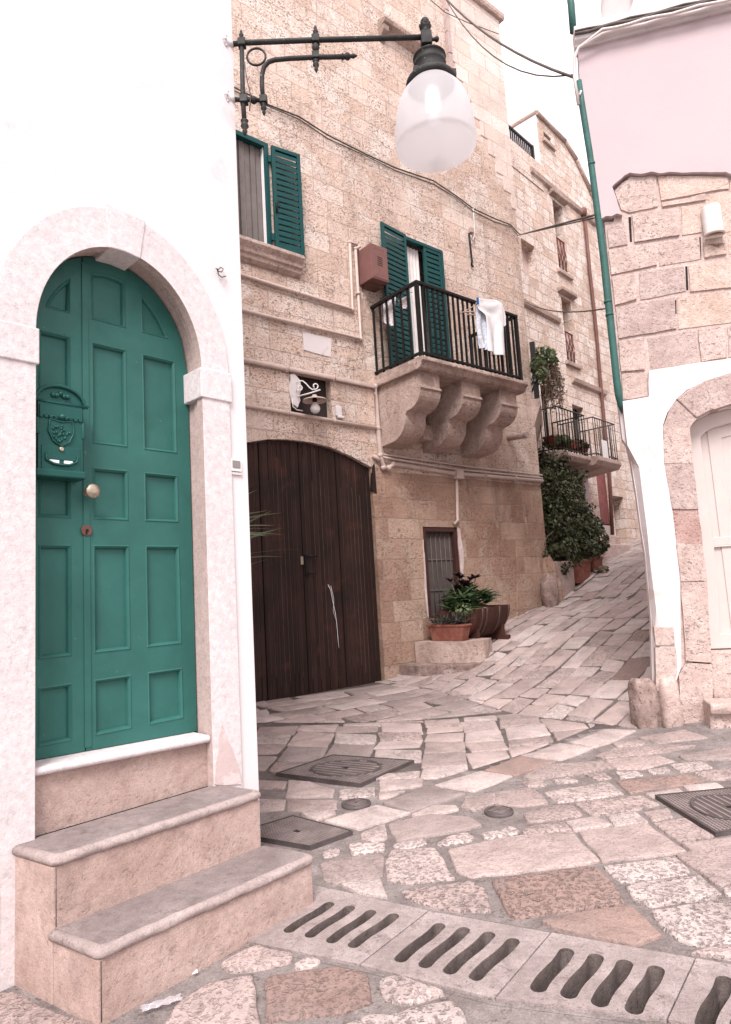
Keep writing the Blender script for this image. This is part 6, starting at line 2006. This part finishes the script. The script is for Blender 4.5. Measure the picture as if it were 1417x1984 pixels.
# =================================================================== LITTLE STONES, POTS AND PLANTS
# worn stone steps under the trough
k = MB()
ws = thing('garage_steps', 'two rough stone blocks stepping up beside the garage door, under the terracotta trough', 'steps', B.P(.9, .2, .3))
def bloc(pts_top, h, mat, name, seed, parent):
    """a rough block: top outline in pixels on a horizontal plane"""
    k = MB(); z = pts_top[0]
    def atz(x, y): d = ray(x, y); q = CAM + d * ((z - CAM.z) / d.z); return (q.x, q.y)
    lp3 = rough_edge([atz(*p) for p in pts_top[1]], .06, .016, seed)
    k.plate(A, lp3, -h, 0, map=lambda a, b, o: Vector((a, b, z + o + (.012 * noise.noise(Vector((a * 5, b * 5, seed))) if o == 0 else 0))))
    return k.build(name, M[mat], parent, bevel=.03, seg=3)
def zon(x, y, o): return B.px(x, y, o)[1]
zu = .70
q = rough_edge([(.62, .03), (.68, .42), (.92, .86), (1.14, .95), (1.48, .78), (1.25, .03)], .06, .018, 3)
k = MB(); k.plate(B, q, zu - .46, zu, map=lambda u, o, z: B.P(u, z, o)); k.build('upper_step', M['balc'], ws, B, bevel=.03, seg=3)
k = MB(); zl2 = .40
q = rough_edge([(.28, .03), (.32, .52), (.64, 1.0), (.95, 1.02), (1.1, .5), (1.0, .03)], .06, .018, 6)
k.plate(B, q, zl2 - .45, zl2, map=lambda u, o, z: B.P(u, z, o)); k.build('lower_step', M['guard'], ws, B, bevel=.03, seg=3)
# terracotta trough
def trough(c, d, L_, W, H, mat, taper=.82, rim=.03):
    """rounded rectangular flowerpot; c: middle of the base, d: long direction"""
    k = MB(); n = Vector((d.y, -d.x, 0)); UZ_ = Vector((0, 0, 1))
    def ringp(l, w, z, r):
        out = []
        for (sx, sy, a0) in ((1, 1, 0), (-1, 1, 90), (-1, -1, 180), (1, -1, 270)):
            for s in range(5):
                a = R(a0 + s * 22.5); out.append(c + d * (sx * (l - r) + r * math.cos(a)) + n * (sy * (w - r) + r * math.sin(a)) + UZ_ * z)
        return out
    l, w = L_ / 2, W / 2; r = min(l, w) * .35
    prof = [(l * taper, w * taper, 0), (l * .985, w * .985, H - rim), (l * 1.03, w * 1.05, H - rim), (l * 1.04, w * 1.06, H - rim * .5), (l * 1.03, w * 1.05, H), (l * .94, w * .88, H), (l * .90, w * .84, H - .06)]
    rg_ = [ringp(a, b, z, r * (.9 + .1 * z / H)) for a, b, z in prof]
    nn = len(rg_[0]); vs = [p for q in rg_ for p in q]
    fs = [(i * nn + j, i * nn + (j + 1) % nn, (i + 1) * nn + (j + 1) % nn, (i + 1) * nn + j) for i in range(len(prof) - 1) for j in range(nn)]
    k.add(vs, fs, smooth=False)
    k.add(rg_[0], [tuple(range(nn))[::-1]])
    return k, rg_[-1]
soil = stone('potting_soil', (.05, .035, .025), (.07, .05, .035), (.10, .075, .055), 9, 60, .3, .6)
tH = .215
tc = B.P(.955, zu + .006, .44); TD = Vector((math.sin(R(132)), math.cos(R(132)), 0))
tt = thing('flower_trough', 'small terracotta trough with spiky seedlings on the stone block', 'planter', tc)
k, top = trough(tc, TD, .66, .25, tH + .02, 'terra'); k.build('pot', M['terra'], tt, B, bevel=.006)
k = MB(); k.add([p for p in top], [tuple(range(len(top)))]); k.build('soil', soil, tt)


def spiky(k, c, n, L0, L1, w, rnd, up=.5, droop=.4, spread=1.0, fold=True):
    """a rosette of strap leaves"""
    for i in range(n):
        a = rnd.random() * 6.283; el = rnd.uniform(up * .3, up * 1.7); L_ = rnd.uniform(L0, L1)
        h = Vector((math.cos(a), math.sin(a), 0)); tw = rnd.uniform(-.9, .9); sd_ = Vector((-h.y, h.x, 0)) * math.cos(tw) + Vector((0, 0, math.sin(tw)))
        pts = []
        for s in range(6):
            t = s / 5; pts.append(c + h * (L_ * t * math.cos(el) * spread) + Vector((0, 0, L_ * (math.sin(el) * t - droop * t * t * .6))))
        vs = []
        for s, p in enumerate(pts):
            ww = w * (1 - (s / 5) ** 1.6) * (.7 + .3 * min(1, s)) + .0008
            vs += [p - sd_ * ww, p + sd_ * ww]
        k.add(vs, [(2 * s, 2 * s + 1, 2 * s + 3, 2 * s + 2) for s in range(5)], smooth=True)


def leafcloud(k, pts, n, size, rnd, nsub=2):
    """leaf blades round sample points: pts is a list of (centre, radii)"""
    wts = [r[0] * r[1] * r[2] for _, r in pts]; tot = sum(wts)
    for (c, r), w in zip(pts, wts):
        for i in range(max(4, int(n * w / tot))):
            while True:
                v = Vector((rnd.uniform(-1, 1), rnd.uniform(-1, 1), rnd.uniform(-1, 1)))
                if v.length < 1: break
            v = v.normalized() * (v.length ** .35)
            p = Vector(c) + Vector((v.x * r[0], v.y * r[1], v.z * r[2]))
            s = size * rnd.uniform(.6, 1.35)
            nrm = (v + Vector((rnd.uniform(-1, 1), rnd.uniform(-1, 1), rnd.uniform(-.4, 1.2)))).normalized()
            t = nrm.cross(Vector((rnd.uniform(-1, 1), rnd.uniform(-1, 1), rnd.uniform(-1, 1)))).normalized(); b = nrm.cross(t)
            k.add([p - t * s, p - t * s * .2 + b * s * .55, p + t * s, p - t * s * .2 - b * s * .55, p + nrm * s * .12], [(0, 4, 1), (1, 4, 2), (2, 4, 3), (3, 4, 0)], smooth=True)
rn = random.Random(5)
k = MB(); topz = zu + tH + .04
for i in range(14):
    c = tc + TD * rn.uniform(-.26, .28) + B.d * rn.uniform(-.06, .06); c.z = topz
    spiky(k, c, 12, .14, .32, .010, rn, .75, .5)
k.build('seedlings', leaf_mat('grey_seedling', (.05, .05, .045), (.13, .13, .11)), tt)
k = MB(); c = tc + TD * .30; c.z = topz + .20
leafcloud(k, [(c, (.14, .10, .09))], 70, .035, rn); k.tube([c - Vector((0, 0, .25)), c], .006, 5); k.build('sprig', M['leaf_pale'], tt)

# half barrel
BOX = .40
bu0_, bu1_ = 1.10, B.px(987, 1171, .70)[0]
zrim_ = B.px(987, 1171, .70)[1]
bt = thing('barrel_planter', 'half barrel planter on wooden feet filled with green aloe', 'planter', B.P((bu0_ + bu1_) / 2, zrim_ - .6, .36))
Lb = bu1_ - bu0_
rim_z = lambda f: 1.135 * (1 - f) + zrim_ * f
zr = (1.135 + zrim_) / 2
print('barrel', bu0_, bu1_, zr, 'rimz', rim_z(0), rim_z(1), 'ground', gz(*B.P(bu0_, 0, .4)[:2]), gz(*B.P(bu1_, 0, .4)[:2]))
def brad(f): return .31 + .07 * (1 - (2 * f - 1) ** 2)
def bring(f, r, n=13, sag=1.0):
    u = bu0_ + Lb * f; return [B.P(u, rim_z(f) - r * 1.22 * math.sin(math.pi * i / (n - 1)), .40 - r * math.cos(math.pi * i / (n - 1))) for i in range(n)]
k = MB(); NF = 11
rr_ = [bring(i / (NF - 1), brad(i / (NF - 1))) for i in range(NF)]
ri_ = [bring(i / (NF - 1), brad(i / (NF - 1)) - .022) for i in range(NF)]
for R_, fl in ((rr_, False), (ri_, True)):
    vs = [p for q in R_ for p in q]; n = 13
    k.add(vs, [((i * n + j, i * n + j + 1, (i + 1) * n + j + 1, (i + 1) * n + j)[::(1 if not fl else -1)]) for i in range(NF - 1) for j in range(n - 1)], smooth=True)
for j in (0, 12):
    for i in range(NF - 1): k.add([rr_[i][j], ri_[i][j], ri_[i + 1][j], rr_[i + 1][j]], [(0, 1, 2, 3)])
k.add(rr_[0], [tuple(range(13))]); k.add(rr_[-1], [tuple(range(13))[::-1]])
k.build('staves', M['barrel'], bt, B)
for f in (.06, .27, .36, .66, .94):
    k = MB(); a = bring(f - .012, brad(f) + .006); b = bring(f + .016, brad(f) + .006)
    k.add(a + b, [(i, i + 1, 13 + i + 1, 13 + i) for i in range(12)], smooth=True)
    o_ = k.build('hoop', M['hoop'] if 'hoop' in M else M.setdefault('hoop', paint('rusty_hoop', (.11, .07, .06), .5, .3, metal=.4)), bt, B)
    s_ = o_.modifiers.new('t', 'SOLIDIFY'); s_.thickness = .006; s_.offset = 0
for f in (.26, .86):
    k = MB(); u = bu0_ + Lb * f; zg = gz(*B.P(u, 0, .4)[:2])
    k.box(B, u - .03, u + .03, zg - .05, rim_z(f) - .26, .14, .66); k.box(B, u - .035, u + .035, zg - .05, zg + .07, .06, .76)
    k.build('foot', M['barrel'], bt, B, bevel=.006)
k = MB(); k.add(sum([[bring(f, brad(f) - .02)[1], bring(f, brad(f) - .02)[11]] for f in (.02, .25, .5, .75, .98)], []), [(2 * i, 2 * i + 1, 2 * i + 3, 2 * i + 2) for i in range(4)]); k.build('soil', soil, bt)
al_ = thing('aloe_plant', 'bushy green aloe growing in the half barrel', 'plant', B.P(bu0_ + Lb * .35, zr, .36))
k = MB()
for i in range(34):
    f = rn.uniform(.0, .62); c = B.P(bu0_ + Lb * f, rim_z(f) - .02 + .34 * rn.random() * (1 - abs(f - .30) * 1.8), .40 + rn.uniform(-.26, .26))
    spiky(k, c, 18, .16, .32, .021, rn, .55, .45)
k.build('leaves', M['leaf'], al_)
k = MB()
for i in range(9):
    f = rn.uniform(.2, .6); c = B.P(bu0_ + Lb * f, rim_z(f), .62 + rn.random() * .06); spiky(k, c, 6, .08, .16, .012, rn, .1, .6)
k.build('dry_leaves', M['dry'], al_)
ae = thing('dark_aeonium', 'dark purple rosettes standing behind the green aloe in the barrel', 'plant', B.P(bu0_ + Lb * .6, zr, .3))
k = MB(); st_ = MB()
for i in range(20):
    f = rn.uniform(.18, .62); c = B.P(bu0_ + Lb * f, rim_z(f) + rn.uniform(.30, .56) - abs(f - .42) * .3, .32 + rn.uniform(-.14, .14))
    spiky(k, c, 24, .06, .115, .024, rn, .5, .1); st_.tube([c, B.P(bu0_ + Lb * (f * .5 + .25), rim_z(f) - .05, .3)], .009, 5)
k.build('rosettes', M['leaf_dark'], ae); st_.build('stems', M['bark'], ae)

# two terracotta planters, stone planter and the green wall in front of the alley house
def potbox(px0, px1, py0, py1, off, label, depth, name='planter'):
    u0 = D.px(px0, (py0 + py1) / 2, off)[0]; u1 = D.px(px1, (py0 + py1) / 2, off)[0]
    q = D.P((u0 + u1) / 2, 0, off - depth / 2); z0 = gz(*D.P((u0 + u1) / 2, 0, off)[:2]); H = D.px((px0 + px1) / 2, py0, off)[1] - z0
    q.z = z0 - .02
    t = thing(name, label, 'planter', q); k, top = trough(q, D.d, u1 - u0, depth, H + .02, 'terra', .88, .06)
    k.build('pot', M['terra'], t, D, bevel=.008)
    k = MB(); k.add(top, [tuple(range(len(top)))]); k.build('soil', soil, t)
    return q + Vector((0, 0, H)), u1 - u0, t
p1, w1_, _ = potbox(1116, 1149, 1083, 1113, 1.05, 'square terracotta planter nearest the ivy at the alley wall', .52)
p2, w2_, _ = potbox(1151, 1172, 1078, 1107, 1.0, 'square terracotta planter second from the ivy, farther up the alley', .5)
print('pots', p1, w1_, p2, w2_)
k = MB(); su0, su1 = D.px(1076, 1105, 1.0)[0], D.px(1113, 1105, 1.0)[0]; zz = gz(*D.P(su0, 0, 1.0)[:2]); zt3 = D.px(1095, 1087, 1.0)[1]
k.box(D, su0, su1, zz - .2, zt3, .35, 1.0)
tag(k.build('stone_planter', M['block_dark'], None, D, bevel=.04, seg=3), 'low mossy stone planter under the ivy', 'planter')
iv_ = thing('ivy', 'big dark climbing ivy covering the alley house wall', 'ivy', D.P(su0 + .4, zt3, .7))
def dblob(x, y, o, rx, rz, ry=.35): q = D.at(x, y, o); return (q, (rx, ry, rz))
k = MB()
ivp = [dblob(1060, 890, .45, .28, .30), dblob(1072, 915, .5, .42, .4), dblob(1085, 955, .55, .48, .5), dblob(1066, 960, .6, .5, .5), dblob(1098, 1000, .6, .45, .5), dblob(1070, 1020, .7, .55, .55), dblob(1100, 1050, .75, .5, .45), dblob(1078, 1072, .85, .45, .35), dblob(1118, 1068, .8, .35, .35), dblob(1058, 985, .65, .35, .8), dblob(1125, 985, .5, .2, .25), dblob(1117, 935, .45, .16, .22)]
sub_ = []
for c, r in ivp:
    for i in range(int(26 * r[0] * r[2] / .2) + 5):
        while True:
            v = Vector((rn.uniform(-1, 1), rn.uniform(-1, 1), rn.uniform(-1, 1)))
            if v.length < 1: break
        v = v.normalized() * v.length ** .4
        s = rn.uniform(.07, .17); sub_.append((c + Vector((v.x * r[0] * 1.05, v.y * r[1] * 1.1, v.z * r[2] * 1.08)), (s, s, s * .8)))
leafcloud(k, ivp, 3600, .04, rn); leafcloud(k, sub_, 7000, .040, rn)
k.build('foliage', M['ivy'], iv_)
k = MB()
for i in range(9):
    a = D.P(su0 + rn.uniform(.0, .8), zt3 - .05, .7); b = D.at(rn.uniform(1062, 1100), rn.uniform(900, 1000), .5)
    k.tube([a, a.lerp(b, .5) + Vector((rn.uniform(-.2, .2), 0, 0)), b], [.03, .02, .008], 6)
k.tube([D.at(*p, 1.1) for p in ((1058, 1066), (1056, 1050), (1062, 1038), (1072, 1030))], .008, 5)
k.build('stems', M['bark'], iv_)
def shrub(name, base, blobs, n, size, mat, label, trunk=True, cat='shrub'):
    t = thing(name, label, cat, base); k = MB(); leafcloud(k, blobs, n, size, rn); k.build('foliage', M[mat], t)
    k = MB()
    for (c, r) in blobs: k.tube([base - Vector((0, 0, .06)), base.lerp(Vector(c), .5) + Vector((rn.uniform(-.06, .06), rn.uniform(-.06, .06), 0)), Vector(c)], [.022, .015, .006], 5)
    k.build('stem', M['bark'], t)
    return t
shrub('potted_shrub', p1, [dblob(1135, 1060, .8, .3, .4, .28), dblob(1138, 1025, .75, .26, .3, .25), dblob(1128, 1000, .7, .22, .28, .22), dblob(1122, 1040, .8, .25, .35, .25)], 1500, .05, 'ivy', 'dense dark shrub in the planter nearest the ivy')
shrub('potted_shrub', p2, [dblob(1156, 1045, .75, .26, .34, .22), dblob(1150, 1020, .72, .22, .26, .2), dblob(1160, 1065, .75, .14, .14, .14)], 650, .05, 'ivy', 'open leafy shrub in the planter farther up the alley')
# fallen leaves by the pots
lf_ = MB()
for i in range(60):
    q = gp(rn.uniform(1155, 1176), rn.uniform(1101, 1112), .03); leafcloud(lf_, [(q, (.04, .04, .02))], 1, .05, rn)
tag(lf_.build('leaf_litter', M['dry']), 'small heap of fallen leaves beside the far planter', 'leaves')
# plants on the edge-on balcony
q = BB.P(.35, zb_b + .9, -.25)
shrub('balcony_shrub', BB.P(.4, zb_b + .05, -.25), [(D.at(1050, 684, 1.0), (.18, .25, .12)), (D.at(1062, 690, 1.0), (.17, .25, .12)), (D.at(1056, 700, 1.0), (.22, .3, .12)), (D.at(1068, 704, 1.0), (.14, .2, .10)), (D.at(1043, 706, 1.0), (.14, .3, .16)), (D.at(1046, 728, 1.0), (.12, .3, .16))], 850, .045, 'leaf_pale', 'round green shrub behind the edge-on black railing', cat='shrub')
t = thing('trailing_plant', 'dry grey plant trailing from the edge-on balcony', 'plant', D.at(1062, 740, 1.0))
k = MB()
for i in range(75):
    a = D.at(rn.uniform(1050, 1078), rn.uniform(700, 722), 1.0 + rn.uniform(-.2, .2)); L_ = rn.uniform(.3, .8)
    dx = D.d * rn.uniform(-.15, .28) + D.n * rn.uniform(-.1, .1)
    pts = [a + dx * (s / 4) - Vector((0, 0, L_ * (s / 4) ** 1.3)) for s in range(5)]
    k.tube(pts, .006, 4); leafcloud(k, [(p, (.07, .07, .07)) for p in pts[1:]], 16, .028, rn)
k.build('stems', M['dry'], t)
# flowerpots on the alley balcony
o1_ = .75
q = D.at(1080, 862, .45); ft = thing('balcony_planter', 'brown trough with bright green foliage on the left iron balcony', 'planter', q)
k, top = trough(q - Vector((0, 0, .06)), D.d, .8, .24, .2, 'terra'); k.build('pot', M['terra'], ft, D)
k = MB(); leafcloud(k, [(D.at(1079, 857, .5), (.3, .2, .15)), (D.at(1088, 854, .5), (.2, .18, .13))], 420, .05, rn); k.build('foliage', M['leaf_pale'], ft)
q = D.at(1118, 868, .45); ft = thing('balcony_planter', 'brown trough with dark plants at the right end of the left iron balcony', 'planter', q)
k, top = trough(q - Vector((0, 0, .06)), D.d, .9, .22, .18, 'terra'); k.build('pot', M['terra'], ft, D)
k = MB(); leafcloud(k, [(D.at(1112, 862, .45), (.25, .14, .13)), (D.at(1126, 864, .45), (.2, .14, .12))], 260, .045, rn); k.build('foliage', M['ivy'], ft)
# yucca round the corner of the white house
yb = Vector((-1.52, 5.35, gz(-1.52, 5.35)))
yt = thing('yucca', 'spiky yucca leaves poking out behind the white house corner', 'plant', yb)
k = MB(); k.lathe(yb, [(.2, 0), (.27, .4), (.29, .42), (.29, .48), (.25, .48)], 20); k.build('pot', M['terra'], yt)
k = MB(); k.tube([yb + Vector((0, 0, .3)), yb + Vector((.02, 0, 1.0)), yb + Vector((0, .02, 1.75))], [.05, .045, .035], 8); k.build('trunk', M['bark'], yt)
k = MB()
for (h, n_) in ((1.98, 26), (1.72, 20), (1.5, 16)): spiky(k, yb + Vector((0, 0, h)), n_, .8, 1.02, .024, rn, .40, .30)
k.build('leaves', leaf_mat('yucca_leaf', (.06, .10, .05), (.26, .25, .16)), yt)
# litter
q = gp(313, 1952, .014)
k = MB(); dv = Vector((.9, .43, 0)).normalized(); dn_ = Vector((-dv.y, dv.x, 0)); vs = []
for i in range(13):
    for j in range(6):
        p = q + dv * ((i / 12 - .5) * .15 + .004 * math.sin(j * 2)) + dn_ * ((j / 5 - .5) * (.045 + .008 * math.sin(i * 1.7)))
        vs.append(p + Vector((0, 0, .012 * (noise.noise(Vector((i * .6, j * .8, 3))) + .6) * (1 - abs(j / 5 - .5)))))
k.add(vs, [(i * 6 + j, i * 6 + j + 1, i * 6 + j + 7, i * 6 + j + 6) for i in range(12) for j in range(5)], smooth=False)
tag(k.build('plastic_wrapper', M['clear']), 'crumpled clear plastic wrapper on the paving in front of the steps', 'litter')
for (x, y, s_, lab, dz) in ((378, 1893, .012, 'tiny white paper scrap on the paving by the lower step', .012), (140, 1772, .016, 'tiny white paper scrap lying on the lower tread', None)):
    if dz is None:
        d = ray(x, y); q = CAM + d * ((.212 - CAM.z) / d.z)
    else: q = gp(x, y, dz)
    k = MB(); k.add([q + Vector((-s_, 0, 0)), q + Vector((s_, s_ * .3, .004)), q + Vector((s_ * .4, s_ * 1.2, .012)), q + Vector((-s_ * .6, s_, .003))], [(0, 1, 2, 3)]); tag(k.build('paper_scrap', M['cloth']), lab, 'litter')

# =================================================================== LIGHT, SKY, CAMERA
SUN_AZ, SUN_EL = 188, 49
w = bpy.data.worlds.new('World'); sc.world = w; w.use_nodes = True
nt = w.node_tree; bg = nt.nodes['Background']
sky = nt.nodes.new('ShaderNodeTexSky'); sky.sky_type = 'NISHITA'; sky.sun_disc = False
sky.sun_elevation = R(SUN_EL); sky.sun_rotation = R(SUN_AZ); sky.air_density = 1; sky.dust_density = 3; sky.ozone_density = 1
co = nt.nodes.new('ShaderNodeTexCoord').outputs['Generated']
cl = ramp(nt, noi(nt, co, 1.6, 6, .6), [(.25, g3(.75)), (.5, g3(1))])
veil = mixc(nt, cl, sky.outputs[0], (11.6, 10.7, 11.1))
nt.links.new(veil, bg.inputs['Color']); bg.inputs['Strength'].default_value = .088
sl = bpy.data.lights.new('sun', 'SUN'); sl.energy = 2.75; sl.angle = R(26); sl.color = (1, .935, .925)
so_ = bpy.data.objects.new('sun', sl); COL.objects.link(so_)
dirv = Vector((math.sin(R(SUN_AZ)) * math.cos(R(SUN_EL)), math.cos(R(SUN_AZ)) * math.cos(R(SUN_EL)), math.sin(R(SUN_EL))))
so_.rotation_euler = dirv.to_track_quat('Z', 'Y').to_euler(); so_.location = dirv * 40
cd = bpy.data.cameras.new('camera'); cam = bpy.data.objects.new('camera', cd); COL.objects.link(cam)
cd.sensor_fit = 'VERTICAL'; cd.sensor_height = 36; cd.lens = 36 * F_PX / 1984; cd.clip_end = 500; cd.clip_start = .05
RM = RW.to_4x4(); RM.translation = CAM; cam.matrix_world = RM
sc.camera = cam
sc.view_settings.view_transform = 'Standard'; sc.view_settings.look = 'None'; sc.view_settings.gamma = 1
sc.view_settings.exposure = .75
sc.cycles.max_bounces = 8; sc.cycles.transparent_max_bounces = 12
